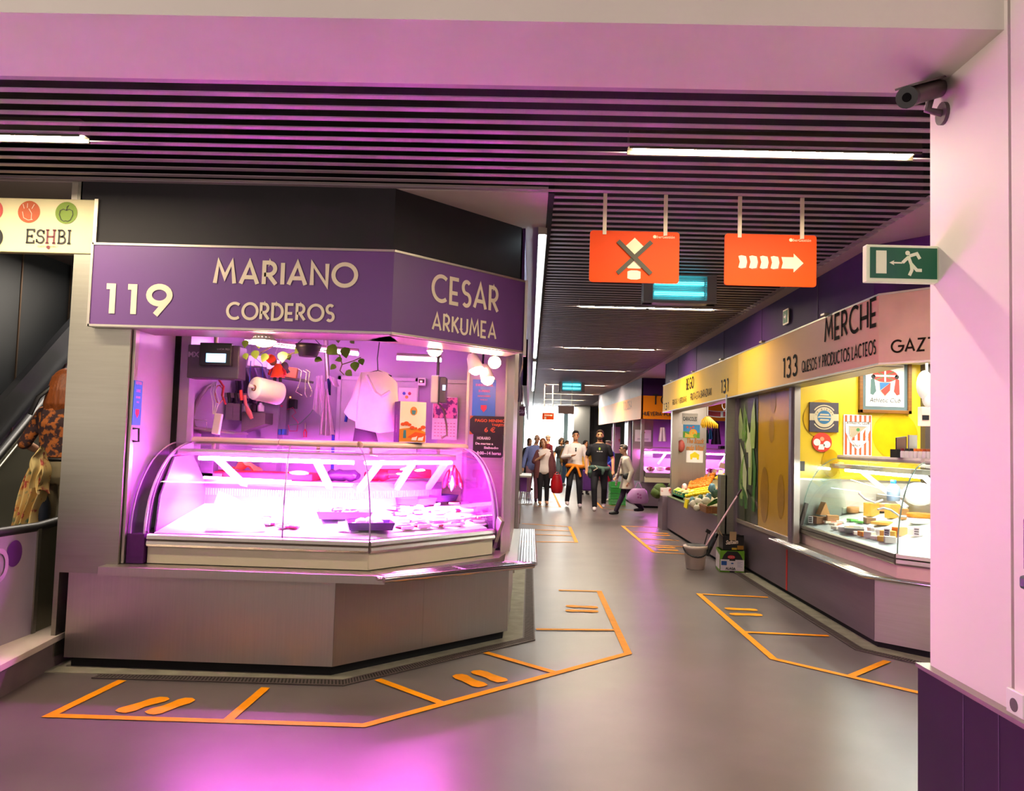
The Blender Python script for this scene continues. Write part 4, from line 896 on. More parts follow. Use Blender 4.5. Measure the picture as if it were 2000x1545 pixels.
def chalk(px0, py0, px1, py1, label, cut, lines, mt):
    a = at(px0, py1, Y=6.73); b = at(px1, py0, Y=6.73); t = thing('chalkboard', label, 'chalkboard', ((a.x+b.x)/2, 6.735, a.z)); r = .03
    W_, H_ = b.x-a.x, b.z-a.z
    m = MB(); P = [(r,0),(W_-r,0),(W_,r),(W_,H_-r),(W_-r,H_),(r,H_),(0,H_-r),(0,r)] if cut else [(p[0]+W_/2, p[1]+H_/2) for p in rrect(W_, H_, .012)]
    m.ext([(a.x+p[0], 6.729, a.z+p[1]) for p in P], (0, .006, 0)); part('board', m, BOARD, t)
    if cut:
        m = MB()
        for cx, cz, sx, sz in ((0, 0, 1, 1), (W_, 0, -1, 1), (0, H_, 1, -1), (W_, H_, -1, -1)): m.ext([(a.x+cx, 6.733, a.z+cz), (a.x+cx+sx*r*1.1, 6.733, a.z+cz), (a.x+cx, 6.733, a.z+cz+sz*r*1.1)], (0, .004, 0))
        part('board_corner', m, mat('orange_corner', '#d96a2a', .5), t)
    m = MB()
    for s, u, v, h, ww in lines: text(m, s, h, (a.x+W_*u, 6.729, a.z+H_*v), XD, ZD, ND, 0, wid=W_*ww, bold=.0012)
    part('chalk_writing', m, mt, t)
chalk(917, 814, 994, 848, 'chalkboard with orange corners reading pago minimo 6 euro', True, (('PAGO MINIMO', .52, .68, .034, .78), ('TARJETA', .74, .48, .026, .36), ('6 €', .52, .14, .055, .28)), mat('orange_chalk', '#d9683a', .8))
chalk(923, 849, 982, 893, 'chalkboard with opening hours written in white chalk', False, (('HORARIO', .36, .77, .032, .46), ('De martes a', .38, .55, .026, .6), ('Sabado', .62, .38, .026, .5), ('8:00--14 horas', .55, .13, .036, .82)), mat('white_chalk', '#e8dce4', .8))

# ================================================================ MEAT DISPLAY CASE
MEATW = mat('white_tray', '#f2eef0', .4, 0, .03)
CASEP = mat('case_cream', '#dccfb0', .35, 0, .03)
case = thing('display_case', 'curved glass meat display case of the butcher stall glowing pink', 'display case', (-1.4, 5.6, .655))
FB = [(-2.42, 5.13), (-1.0, 5.13), (-.255, 6.06)]            # front foot of the glass
RB = [(-2.40, 5.72), (-1.22, 5.72), (-.56, 6.56)]            # top rail
def off(p, dx, dy): return (p[0]+dx, p[1]+dy)
for a, b in zip(FB, FB[1:]):
    m = MB(); wallseg(m, a, b, .66, .765, .05); part('lower_panel', m, CASEP, case, bevel=.004)
    m = MB(); wallseg(m, off(a, .01, .035), off(b, -.01, .05), .655, .70, .03); part('foot_shade_strip', m, mat('olive_foot_shade', '#5d5a1e', .6), case)  # olive shadow at the case foot, modelled as a coloured strip
    d = (Vector(b)-Vector(a)).normalized(); n = Vector((d.y, -d.x))
    m = MB()
    prof = [(.0, .845), (.018, .838), (.022, .815), (.006, .808), (.020, .80), (.024, .782), (.016, .768), (-.02, .766), (-.02, .845)]
    m.ext([(a[0]+n.x*o, a[1]+n.y*o, z) for o, z in prof], (b[0]-a[0], b[1]-a[1], 0)); part('bumper_rail', m, STEEL, case)
m = MB(); D0 = [(-2.40, 5.17), (-1.02, 5.17), (-.30, 6.07)]; D1 = [(-2.40, 5.96), (-1.30, 5.96), (-.72, 6.70)]
for k in range(2): m.ngon([(*D0[k], .848), (*D0[k+1], .848), (*D1[k+1], .975), (*D1[k], .975)])
for k in range(2): m.ngon([(*D0[k], .80), (*D0[k+1], .80), (*D1[k+1], .80), (*D1[k], .80)])
for k in range(2): m.ngon([(*D0[k], .80), (*D0[k+1], .80), (*D0[k+1], .848), (*D0[k], .848)])
part('deck', m, MEATW, case)
m = MB()
for a, b in zip(D1, D1[1:]): wallseg(m, a, b, .80, 1.15, .02)
part('back_panel', m, mat('case_back', '#75637d', .35, 0, .04), case)
m = MB()
for a, b in zip(D1, D1[1:]):
    A, B = Vector((*a, 0)), Vector((*b, 0)); d = (B-A); n = Vector((d.y, -d.x, 0)).normalized(); k = 0
    N_ = int(d.length/.018)
    for k in range(N_): m.obox(A+d*((k+.5)/N_)+n*.003+ZD*1.065, (.009, .006, .05), (0, 0, math.atan2(d.y, d.x)))
part('air_grille', m, mat('grille_lilac', '#9a8aa0', .4), case)
m = MB(); m.prism([(-2.42, 5.95), (-1.31, 5.95), (-.73, 6.69), (-.95, 6.9), (-1.45, 6.3), (-2.42, 6.3)], 1.13, 1.16); part('service_counter', m, STEEL, case)
m = MB(); m.prism([(-2.42, 5.97), (-1.31, 5.97), (-.75, 6.69), (-.75, 6.72), (-1.4, 6.2), (-2.42, 6.2)], .62, 1.13); part('case_body', m, CASEP, case)
m = MB(); m.prism([(-2.42, 5.16), (-1.0, 5.16), (-.28, 6.06), (-.75, 6.7), (-1.3, 5.97), (-2.42, 5.97)], .60, .80); part('under_body', m, CASEP, case)
# canopy shelf, lamps, struts
m = MB(); CPF = [(-2.40, 5.45), (-1.145, 5.45), (-.56, 6.17)]; CPB = [(-2.40, 5.70), (-1.26, 5.70), (-.66, 6.44)]
m.prism(CPF+CPB[::-1], 1.345, 1.385); part('canopy', m, STEEL, case)
m = MB(); m.ext([(-2.415, 5.2, .85), (-2.415, 5.96, .96), (-2.415, 5.96, 1.13), (-2.415, 5.72, 1.34), (-2.415, 5.42, 1.33), (-2.415, 5.24, 1.08)], (.012, 0, 0)); part('inner_end_wall', m, mat('case_back', '#75637d'), case)
LT = thing('canopy_lamp', 'glowing pink tube along the front of the meat case canopy', 'tube light', (-1.7, 5.50, 1.32))
m = MB(); m.cyl((-2.27, 5.50, 1.325), (-1.20, 5.50, 1.325), .014, n=10); part('tube', m, TUBE, LT)
def led_beam(name, loc, rot, L_, pw):
    o = area(name, loc, rot, L_, .03, pw, MAG); o.data.spread = math.radians(115); return o
led_beam('case_led_front', (-1.735, 5.52, 1.305), (math.radians(22), 0, 0), 1.05, 190)
LT = thing('canopy_lamp', 'glowing pink tube along the cut corner of the meat case canopy', 'tube light', (-.87, 5.88, 1.32))
m = MB(); m.cyl((-1.13, 5.55, 1.325), (-.60, 6.21, 1.325), .014, n=10); part('tube', m, TUBEC, LT)
led_beam('case_led_corner', (-.88, 5.895, 1.305), (math.radians(22), 0, math.radians(51)), .84, 125)
LT = thing('canopy_lamp', 'pink glowing bar for the tube reflection along the meat case back panel', 'tube light', (-1.9, 5.9, 1.16))
m = MB(); m.cyl((-2.36, 5.82, 1.175), (-1.72, 5.82, 1.165), .009, n=10); part('tube', m, glow('tube_reflection_glow', (1.0, 0.45, 0.97), 40.0), LT)  # glowing rod stands in for the tube's reflection in the case
ST = mat('strut_white', '#eee6ee', .35)
for (xa, ya), (xb, yb) in (((-2.22, 5.62), (-2.10, 6.0)), ((-1.50, 5.62), (-1.47, 6.0)), ((-1.06, 5.80), (-1.27, 6.02)), ((-.86, 6.05), (-1.04, 6.32)), ((-.64, 6.32), (-.82, 6.58))):
    m = MB(); a, b = Vector((xa, ya, 1.345)), Vector((xb, yb, 1.10)); m.obox((a+b)/2, (.05, .03, (b-a).length), (b-a).to_track_quat('Z', 'Y').to_matrix()); part('strut', m, ST, case)
# top rail in three lengths
RAILM = mat('rail_cream', '#e9d5c4', .3, .1, .03)
rl = [(RB[0], (-1.78, 5.72)), ((-1.775, 5.72), RB[1]), (RB[1], off(RB[2], .02, .03))]
for a, b in rl:
    A, B = Vector((*a, 1.44)), Vector((*b, 1.44)); d = (B-A).normalized(); n = Vector((d.y, -d.x, 0))
    m = MB(); m.ext([A+n*o+ZD*z for o, z in ((-.05, .03), (.02, .03), (.05, .018), (.055, 0), (.045, -.014), (-.05, -.014))], B-A); part('top_rail', m, RAILM, case, bevel=.004)
for a in ((-2.25, 5.69), (-1.5, 5.69), (-1.15, 5.82), (-.72, 6.35)):
    m = MB(); m.cyl((*a, 1.38), (*a, 1.43), .015); part('rail_post', m, ALU, case)
# curved glass panes and end panes
def gprof(u):
    s = math.sin(u*PI/2); c = 1-math.cos(u*PI/2); return c, .845+.585*(s**.95)
CG = glass('case_glass', (.99, .97, .99), 1.42, .02)
def gpane(f0, f1, r0, r1):
    m = MB()
    def fn(u, v):
        c, z = gprof(v); f = Vector((*f0, 0)).lerp(Vector((*f1, 0)), u); r = Vector((*r0, 0)).lerp(Vector((*r1, 0)), u)
        p = f.lerp(r, c); p.z = z; return p
    m.grid(fn, 8, 18); part('glass_pane', m, CG, case)
    for uu in (0.0, 1.0):
        e = MB(); e.tube([fn(uu, k/18) for k in range(19)], .0028, 6); part('pane_edge', e, mat('glass_edge', '#a58fb2', .2), case)
gpane(FB[0], (-1.56, 5.13), RB[0], (-1.70, 5.70))
gpane((-1.555, 5.13), FB[1], (-1.695, 5.70), off(RB[1], 0, -.02))
gpane(off(FB[1], .004, .003), FB[2], off(RB[1], .004, -.02), RB[2])
EG = glass('end_acrylic', (.80, .62, .86), 1.45, .05, .12, (.45, .2, .55))
def endpane(f, r, dx, dy, lab):
    m = MB(); P = []
    for k in range(15):
        c, z = gprof(k/14); p = Vector((*f, 0)).lerp(Vector((*r, 0)), c); P.append(Vector((p.x, p.y, z)))
    P += [Vector((r[0], r[1], .86)), Vector((f[0], f[1], .70))]
    P2 = [p for p in P]; m.ext(P2, (dx, dy, 0)); part('end_pane', m, EG, case)
    m = MB(); m.tube(P[:15], .008, 8); m.tube([p+Vector((dx, dy, 0)) for p in P[:15]], .006, 8); part('end_rim', m, mat('rim_lilac', '#c79fd6', .25), case)
endpane((-2.44, 5.12), (-2.42, 5.76), -.09, 0, '')
endpane((-.245, 6.07), (-.55, 6.60), .025, .02, '')
m = MB(); m.box(-2.54, -2.43, 5.1, 5.7, .66, .845); part('end_foot', m, glass('end_foot_acrylic', (.5, .25, .55), 1.45, .05, .35, (.25, .05, .32)), case)
m = MB(); q = Vector((-.24, 6.08, .845)); m.obox((-.235, 6.09, .80), (.03, .07, .28), (.5, 0, .6)); part('end_bracket', m, STEEL, case, bevel=.004)

# ---------------------------------------------------------------- goods in the case
def deckz(x, y):
    if x > -1.15:
        a, b = Vector(D0[1]), Vector(D0[2]); d = (b-a).normalized(); n = Vector((-d.y, d.x)); s = (Vector((x, y))-a).dot(n)/.66
    else: s = (y-5.17)/.79
    return .849+.127*max(0, min(1, s))
def ondeck(px, py):
    p = onplane(px, py, (-2, 5.17, .849), (0, -.1608, 1))
    a, b = Vector(D0[1]), Vector(D0[2]); e = (b-a).normalized(); nn = Vector((-e.y, e.x))
    if p.x > -1.15: p = onplane(px, py, (*D0[1], .849), (-nn.x*.1924, -nn.y*.1924, 1))
    return p
RAW = mat('raw_lamb', '#8a0f2e', .35, 0, .25, 30, hex2='#e0b0b8', thr=.54); RED = mat('red_meat', '#7a0a24', .35, 0, .2, 25); FAT = mat('white_fat', '#f3dfe2', .4, 0, .08, 20)
PURT = mat('purple_tray', '#4c3a72', .35, 0, .06)
def tray(px, py, rz, sx, sy, label, h=.055):
    p = ondeck(px, py); t = thing('meat_tray', label, 'tray', p, 'dark trays of meat', rz)
    m = MB()
    a, b = sx/2, sy/2; tp = 1.12
    lo = [(-a,-b),(a,-b),(a,b),(-a,b)]
    V = [(x, y, .004) for x, y in lo]+[(x*tp, y*tp, h) for x, y in lo]+[(x*tp*.95, y*tp*.95, h) for x, y in lo]+[(x*.95, y*.95, .009) for x, y in lo]
    F = [(0,1,2,3),(12,13,14,15)]
    for r in range(3): F += [(r*4+i, r*4+(i+1) % 4, (r+1)*4+(i+1) % 4, (r+1)*4+i) for i in range(4)]
    m.add(V, F); part('tray_body', m, PURT, t, local=True); return t, p
T1, p1 = tray(672, 1012, .25, .34, .26, 'dark tray with red meat pieces left of the centre glass joint')
T2, p2 = tray(722, 1034, .3, .28, .2, 'dark tray of pale fat cuts nearest the front glass')
T3, p3 = tray(800, 985, -.5, .32, .22, 'dark tray at the back of the case right of the slanted struts')
T4, p4 = tray(850, 978, -.6, .28, .2, 'dark tray at the back right under the hanging meat')
def lump(px, py, rx, ry, rz, rot, mt, name, label, cat, grp, up=.0, wob=.06):
    p = ondeck(px, py); m = MB(); m.ball(p+ZD*(rz*.8+up), rx, ry, rz, 14, 9, rot=(0, 0, rot), wob=wob)
    return solo(name, m, mt, label, cat, grp)
lump(660, 1008, .05, .035, .03, .4, RAW, 'meat_cut', 'streaky lamb piece at the left end of the red meat tray', 'meat', 'cuts in the trays', .012)
lump(677, 1012, .045, .035, .028, -.3, RAW, 'meat_cut', 'streaky lamb piece at the middle of the red meat tray', 'meat', 'cuts in the trays', .012)
lump(690, 1009, .035, .03, .022, .2, RED, 'meat_cut', 'dark red piece at the right end of the red meat tray', 'meat', 'cuts in the trays', .012)
for k, (x, y) in enumerate(((705, 1028), (722, 1026), (738, 1031), (728, 1038))):
    lump(x, y, .04, .03, .025, .5*k, FAT, 'meat_cut', ('pale cut at the left of the front tray', 'pale cut at the back of the front tray', 'pale cut at the right of the front tray', 'pale cut at the front of the front tray')[k], 'meat', 'cuts in the trays', .012)
def chop(px, py, rot, s, label):
    p = ondeck(px, py); t = thing('lamb_chop', label, 'meat', p, 'lamb chops', rot)
    m = MB(); m.ball((0, 0, .014), .045*s, .032*s, .014, 14, 7, wob=.06); part('meat', m, RED, t, local=True)
    m = MB(); m.tube([(.03*s, 0, .014), (.075*s, .012*s, .016), (.115*s, .03*s, .016)], [.012*s, .008*s, .009*s], 8); part('bone', m, FAT, t, local=True)
    m = MB(); m.tube([(-.04*s, -.02*s, .014), (-.02*s, -.034*s, .014), (.02*s, -.034*s, .014)], .008*s, 6); part('fat_edge', m, FAT, t, local=True); return t
CH = [(520, 1015, .3, 1., 'lamb chop at the left beside the folded white paper'), (527, 1026, -.2, 1.1, 'lamb chop in front of the folded white paper'), (545, 1013, .9, .9, 'upright looking chop right of the white paper'),
      (553, 1033, .1, .9, 'left piece of the sliced red fillet near the front glass'), (572, 1033, 2.6, .95, 'right piece of the sliced red fillet near the front glass')]
for x, y, r, s, lb in CH: chop(x, y, r, s, lb)
Rm = random.Random(3)
words_ = ['far left', 'left', 'middle', 'right', 'far right']
rows = [(995, 'back'), (1008, 'second'), (1022, 'third'), (1034, 'front')]
for ri, (yy, rn) in enumerate(rows):
    for ci in range(5):
        x = 775+ci*36+ri*4+Rm.uniform(-6, 6); y = yy-ci*3+Rm.uniform(-2, 2)
        if x > 945: x = 945-ri*3
        chop(x, y, Rm.uniform(-1.5, 1.5), Rm.uniform(1.3, 1.8), 'lamb chop, %s one in the %s row of the cut corner deck' % (words_[ci], rn))
def paper(pts, zoff, label):
    P = [ondeck(x, y)+ZD*z for x, y, z in pts]; m = MB()
    def fn(u, v):
        p = P[0].lerp(P[1], u).lerp(P[3].lerp(P[2], u), v); return p+ZD*(.006*math.sin(u*7+v*5)+zoff)
    m.grid(fn, 10, 8); m.grid(lambda u, v: fn(u, v)-ZD*.003, 10, 8)
    return solo('wrapping_paper', m, PAPER, label, 'paper', 'white butcher paper')
paper([(400, 1040, .002), (520, 1040, .002), (505, 1010, .04), (425, 1003, .16)], .004, 'large folded white paper standing up at the left of the meat deck')
paper([(490, 1024, .002), (565, 1022, .002), (556, 1000, .05), (480, 1006, .03)], .006, 'smaller white paper sheet under the lamb chops')
paper([(660, 1040, .002), (700, 1040, .002), (712, 1015, .02), (660, 1018, .02)], .002, 'white paper under the two dark trays')
paper([(770, 1040, .0), (955, 1025, .0), (935, 985, .008), (775, 1000, .008)], .002, 'long white paper lining the deck of the cut corner')
# red joints on the counter behind
def joint(px0, px1, py, lab, mt, yv=6.08, r=.04):
    a = at(px0, py, Y=yv); b = at(px1, py, Y=yv); a.z = b.z = 1.16+r*.8; m = MB(); n = 8
    m.tube([a.lerp(b, k/n)+Vector((0, .01*math.sin(k*2), .006*math.sin(k*3))) for k in range(n+1)], [r*(.6 if k in (0, n) else 1)*(1+.12*math.sin(k*2.3)) for k in range(n+1)], 12, flat=.8)
    return solo('meat_joint', m, mt, lab, 'meat', 'red joints on the service counter')
REDC = mat('red_cloth2', '#c01f3a', .6, 0, .1, 6)
m = MB(); a = at(396, 945, Y=6.02); b = at(612, 945, Y=6.02); m.box(a.x, b.x, 5.98, 6.26, 1.161, 1.215); solo('meat_crate', m, REDC, 'long flat red crate on the counter behind the left half of the case', 'crate', bevel=.01)
m = MB(); q = at(474, 928, Y=6.1); m.grid(lambda u, v: (q.x-.12+.24*u, 6.0+.2*v, 1.218+.10*math.exp(-((u-.62)/.2)**2)*math.sin(PI*min(1, v+.2))+.03*math.sin(u*9)**2), 16, 8); m.grid(lambda u, v: (q.x-.12+.24*u, 6.0+.2*v, 1.216), 16, 8); solo('dust_cloth', m, mat('orange_cloth', '#e0783a', .8), 'crumpled orange cloth lying on the red crate', 'cloth')
joint(640, 700, 925, 'dark purple joint wrapped in film right of the wide strut', mat('purple_film', '#4a2a5a', .25), 6.15, .055)
joint(712, 760, 928, 'dark red joint on the counter behind the slanted struts', REDC, 6.35, .05)
m = MB(); a = at(735, 935, Y=6.45); b = at(845, 915, Y=6.62); m.obox((a+b)/2, (.42, .16, .07), (0, 0, .75)); solo('meat_crate', m, REDC, 'short red crate behind the slanted struts', 'crate', bevel=.01)
# hanging meat at the right end of the case
t = thing('hanging_meat', 'red and white ribs hanging under the right end of the canopy', 'meat', at(885, 960, Y=6.45))
for k, (x, y, a_, s, mt) in enumerate(((872, 935, .25, 1, RED), (880, 932, .05, 1.1, RAW), (889, 930, -.1, 1.1, RED), (897, 936, -.3, 1., RAW), (884, 942, .1, .9, FAT))):
    m = MB(); q = at(x, y, Y=6.42+.015*(k % 2)); m.ball(q, .022*s, .02, .075*s, 10, 8, rot=(0, a_, 0), wob=.08); part('rib', m, mt, t)
m = MB(); m.tube([at(884, 916, Y=6.43), at(884, 905, Y=6.43)], .004, 6); part('hook', m, CHROME, t)

# ---------------------------------------------------------------- drains, painted lines
GRATE = mat('drain_grate', '#5d504b', .6, .2, .15, 20)
def grate(path_o, path_i, label, bars=True, z=.004):
    t = thing('drain_grate', label, 'drain grate', (*path_o[0], 0))
    m = MB()
    for k in range(len(path_o)-1):
        m.ext([(*path_o[k], .001), (*path_o[k+1], .001), (*path_i[k+1], .001), (*path_i[k], .001)], (0, 0, .002))
    part('channel', m, mat('drain_dark', '#241e1c', .8), t)
    m = MB()
    for k in range(len(path_o)-1):
        a, b, c, d = [Vector((*p, 0)) for p in (path_o[k], path_o[k+1], path_i[k+1], path_i[k])]
        L_ = (b-a).length; N_ = int(L_/.022) if bars else 0
        for s in range(N_):
            u0, u1 = (s+.25)/N_, (s+.75)/N_; m.ext([a.lerp(b, u0)+ZD*.003, a.lerp(b, u1)+ZD*.003, d.lerp(c, u1)+ZD*.003, d.lerp(c, u0)+ZD*.003], (0, 0, .003))
        for w0, w1 in ((0, .12), (.88, 1)):
            m.ext([a.lerp(d, w0)+ZD*.003, b.lerp(c, w0)+ZD*.003, b.lerp(c, w1)+ZD*.003, a.lerp(d, w1)+ZD*.003], (0, 0, .004))
    part('bars', m, GRATE, t)
grate([(-2.6, 4.88), (-1.08, 4.91), (.085, 6.2), (.085, 10)], [(-2.6, 4.96), (-1.11, 5.03), (-.01, 6.25), (-.01, 10)], 'dark slotted drain grate following the foot of the butcher stall')
grate([(2.96, 5.72), (2.51, 6.25), (2.51, 10.6)], [(3.0, 5.80), (2.59, 6.29), (2.59, 10.6)], 'dark slotted drain grate along the foot of the cheese stall')
m = MB(); m.prism([(-2.95, 4.965), (-1.11, 5.035), (-.012, 6.25), (-.012, 10), (-.2, 10), (-.2, 6.3), (-1.2, 5.2), (-2.95, 5.2)], 0, .004); struct('trim_3', m, CONC)
m = MB(); m.prism([(2.59, 6.29), (2.59, 14.6), (2.8, 14.6), (2.8, 6.29), (3.3, 5.7), (3.25, 5.55)], 0, .004); struct('trim_4', m, CONC)
YEL = mat('yellow_paint', '#f39a02', .6, 0, .08, 12, spec=.2)
def stripe(m, pts, wd, z=.0045):
    n = len(pts); P = [Vector((p[0], p[1])) for p in pts]; A = []; B = []
    for i in range(n):
        a = (P[i]-P[i-1]).normalized() if i else (P[1]-P[0]).normalized(); b = (P[i+1]-P[i]).normalized() if i < n-1 else a
        na = Vector((-a.y, a.x)); nb = Vector((-b.y, b.x)); q = (na+nb).normalized(); k = 1/max(.4, q.dot(na))
        A.append(P[i]+q*wd/2*k); B.append(P[i]-q*wd/2*k)
    m.add([(p.x, p.y, z) for p in A+B], [(i, i+1, n+i+1, n+i) for i in range(n-1)])
def marking(outline, divs, label, wd=.055):
    t = thing('floor_marking', label, 'floor marking', (*outline[0], 0), 'yellow queue boxes')
    m = MB(); stripe(m, outline, wd); part('border_line', m, YEL, t)
    for d in divs:
        m = MB(); stripe(m, d, wd, .0055); part('divider_line', m, YEL, t)
marking([(-2.40, 4.86), (-2.46, 4.23), (-.82, 4.26), (.752, 5.905), (.752, 8.32), (.34, 8.31)],
        [[(-1.52, 4.82), (-1.535, 4.26)], [(-.90, 5.06), (-.46, 4.66)], [(-.27, 5.79), (.22, 5.34)], [(.095, 6.55), (.74, 6.62)]], 'yellow painted queue box around the butcher stall')
marking([(2.46, 8.31), (1.775, 8.36), (1.79, 5.90), (2.60, 5.09)], [[(1.8, 6.71), (2.47, 6.68)], [(2.16, 5.49), (2.62, 5.95)]], 'yellow painted queue box in front of the cheese stall')
marking([(2.45, 14.95), (1.765, 15.05), (1.79, 11.5), (2.24, 11.4)], [[(1.77, 14.1), (2.42, 14.0)], [(1.78, 13.1), (2.43, 13.0)], [(1.79, 12.3), (2.43, 12.2)]], 'yellow painted queue box in front of the fruit stall')
marking([(-.1, 14.9), (.76, 14.6), (.755, 12.35), (-.1, 12.2)], [[(.75, 13.9), (.1, 13.9)], [(.75, 13.2), (.1, 13.2)]], 'yellow painted queue box beyond the butcher stall at left')
marking([(.757, 25.0), (.757, 18.95), (.1, 19.0)], [[(.757, 20.5), (.1, 20.5)], [(.757, 22.2), (.1, 22.2)]], 'pale yellow queue box under the woman with the red bag')
marking([(1.75, 19.0), (1.78, 22.0)], [[(1.75, 20.0), (2.4, 20.0)], [(1.75, 19.0), (2.6, 18.7)]], 'distant yellow queue box beside the orange poultry stall')
FOOT = [(.0, -.13), (.035, -.12), (.045, -.07), (.035, -.01), (.04, .04), (.05, .09), (.04, .13), (.01, .145), (-.025, .13), (-.04, .08), (-.035, .02), (-.04, -.04), (-.045, -.09), (-.03, -.125)]
def foot(x, y, ang, mirror, label):
    m = MB(); c, s = math.cos(ang), math.sin(ang); P = [((-p[0] if mirror else p[0])*1.2, p[1]*1.1) for p in FOOT]
    if mirror: P = P[::-1]
    m.ngon([(x+p[0]*c-p[1]*s, y+p[0]*s+p[1]*c, .005) for p in P]); solo('footprint_marking', m, YEL, label, 'floor marking', 'yellow footprints')
FT = [((277, 1378), (333, 1381), -.45, 'at the front left of the butcher stall'), ((917, 1331), (957, 1322), .72, 'at the cut corner of the butcher stall'),
      ((1138, 1186), (1138, 1194), 1.57, 'on the corridor side of the butcher stall'), ((1449, 1191), (1458, 1201), 1.57, 'in front of the cheese stall'),
      ((1290, 1042), (1292, 1046), 1.57, 'in the far part of the fruit stall box'), ((1300, 1070), (1306, 1075), 1.57, 'in the near part of the fruit stall box')]
for pa, pb, ang, where in FT:
    for (x, y), s, mir in ((pa, 'first', False), (pb, 'second', True)):
        p = at(x, y, Z=0); foot(p.x, p.y, ang, mir, '%s yellow footprint of the pair %s' % (s, where))

# ================================================================ RIGHT BLOCK: CHEESE STALL AND FRUIT STALL
PLUM = mat('plum_steel', '#8f7d8c', .40, .75, .03, 2, streak=(1.5, 1.5, 30))
YELW = mat('yellow_wall', '#f2cf3a', .22, 0, .03, 2)
SIGNY = mat('sign_yellow', '#e6b400', .5, 0, .03, 2, spec=.15)
blk = thing('market_stall', 'cheese stall with plum steel base and yellow inner wall at the right', 'market stall', (3.4, 7.5, 0))
m = MB(); wallseg(m, (2.70, 10.55), (2.70, 6.36), .05, .555, .03); part('base_panel', m, PLUM, blk)
m = MB(); wallseg(m, (2.70, 6.355), (3.4, 5.66), .05, .555, .03); part('base_panel', m, STEELH, blk)
m = MB(); m.box(2.697, 2.70, 8.46, 8.50, .05, .47); part('red_stripe', m, mat('red_tape', '#e0201c', .4), blk)
m = MB(); m.prism([(2.73, 10.5), (2.73, 6.37), (3.4, 5.70), (3.5, 10.5)], 0, .05); part('toe_kick', m, VOID, blk)
m = MB(); m.prism([(2.70, 8.7), (2.70, 6.35), (3.4, 5.65), (3.5, 5.8), (3.3, 8.7)], .53, .556); part('ledge', m, STEEL, blk)
for b_, mt_ in (((2.68, 2.75, 8.33, 8.40, .556, 2.2), PLUM), ((2.70, 2.76, 8.28, 8.33, .556, 2.2), STEEL), ((2.67, 2.73, 10.48, 10.56, .05, 2.2), PLUM)): m = MB(); m.box(*b_); part('window_post', m, mt_, blk)
m = MB(); m.box(2.685, 2.72, 8.4, 10.5, .555, .60); part('window_sill', m, ALU, blk)
m = MB(); m.box(2.74, 6.5, 8.40, 8.46, 1.2, 2.5); m.box(3.5, 3.503, 8.395, 8.40, 1.2, 2.5, 1); part('inner_wall', m, [YELW, mat('yellow_joint', '#a8921a', .5)], blk)
m = MB(); m.box(2.74, 6.5, 8.39, 8.46, .5, 1.2); m.box(2.74, 6.5, 8.385, 8.40, 1.195, 1.215, 1); part('lower_wall', m, [mat('pale_lower_wall', '#d8d2c4', .35), ALU], blk)
for (x, y, r) in ((1605, 818, .19), (1748, 850, .23), (1622, 905, .09)):
    q = at(x, y, Y=8.395); m = MB(); disc(m, q, r, XD, ZD, ND, 0, .004, 36, r*1.05 if y < 900 else r*1.6); part('wall_circle', m, mat('ochre_print', '#d8a90c', .25), blk)
m = MB(); m.box(4.03, 4.10, 8.3, 8.4, .5, 2.5); m.box(4.10, 6.4, 8.36, 8.40, .5, 2.5, 1); part('inner_post', m, [mat('post_brown', '#4a3f3a', .4), mat('beige_panel', '#a08478', .5)], blk)
m = MB(); m.prism([(2.75, 10.5), (2.75, 6.3), (3.3, 5.75), (6.5, 5.75), (6.5, 10.5)], 2.42, 2.45); part('inner_ceiling', m, mat('cream_ceiling', '#e6ddbf', .5), blk)
m = MB(); m.box(6.4, 6.45, 5, 15, 0, 3.1); part('rear_wall', m, mat('beige_panel', '#a08478', .5), blk)
# dark violet fascia
m = MB(); wallseg(m, (2.62, 15.72), (2.62, 6.2), 2.66, 3.10, .04); wallseg(m, (2.62, 6.2), (3.6, 5.0), 2.66, 3.1, .04); m.box(2.615, 6, 15.68, 15.72, 2.66, 3.1); part('fascia', m, VIOLET, blk)
m = MB()
for yy in (7.4, 9.2, 11, 12.8, 14.4): m.box(2.615, 2.62, yy, yy+.008, 2.69, 3.1)
part('fascia_joint', m, mat('violet_joint', '#4d3a58', .5), blk)
# sign run
sg = thing('shop_sign', 'long yellow to salmon fascia sign over the fruit and cheese stalls', 'sign', (2.57, 10, 2.15))
def gradmat(name, c0, c1, y0, y1):
    m = bpy.data.materials.new(name); m.use_nodes = True; nt = m.node_tree; N = nt.nodes; L = nt.links; b = N['Principled BSDF']; b.inputs['Roughness'].default_value = .45; b.inputs['Specular IOR Level'].default_value = .2
    g = N.new('ShaderNodeNewGeometry'); s = N.new('ShaderNodeSeparateXYZ'); r = N.new('ShaderNodeMapRange'); r.inputs[1].default_value = y0; r.inputs[2].default_value = y1
    n = N.new('ShaderNodeTexNoise'); n.inputs['Scale'].default_value = 2
    rp = N.new('ShaderNodeValToRGB'); rp.color_ramp.elements[0].color = (*lin(c0), 1); rp.color_ramp.elements[1].color = (*lin(c1), 1)
    ad = N.new('ShaderNodeMath'); ad.operation = 'MULTIPLY_ADD'; ad.inputs[1].default_value = .04
    L.new(g.outputs['Position'], s.inputs[0]); L.new(s.outputs['Y'], r.inputs[0]); L.new(n.outputs['Fac'], ad.inputs[0]); L.new(r.outputs[0], ad.inputs[2]); L.new(ad.outputs[0], rp.inputs[0]); L.new(rp.outputs[0], b.inputs['Base Color'])
    return m
m = MB(); wallseg(m, (2.57, 15.69), (2.57, 10.05), 2.162, 2.668, .06); part('sign_panel', m, SIGNY, sg)
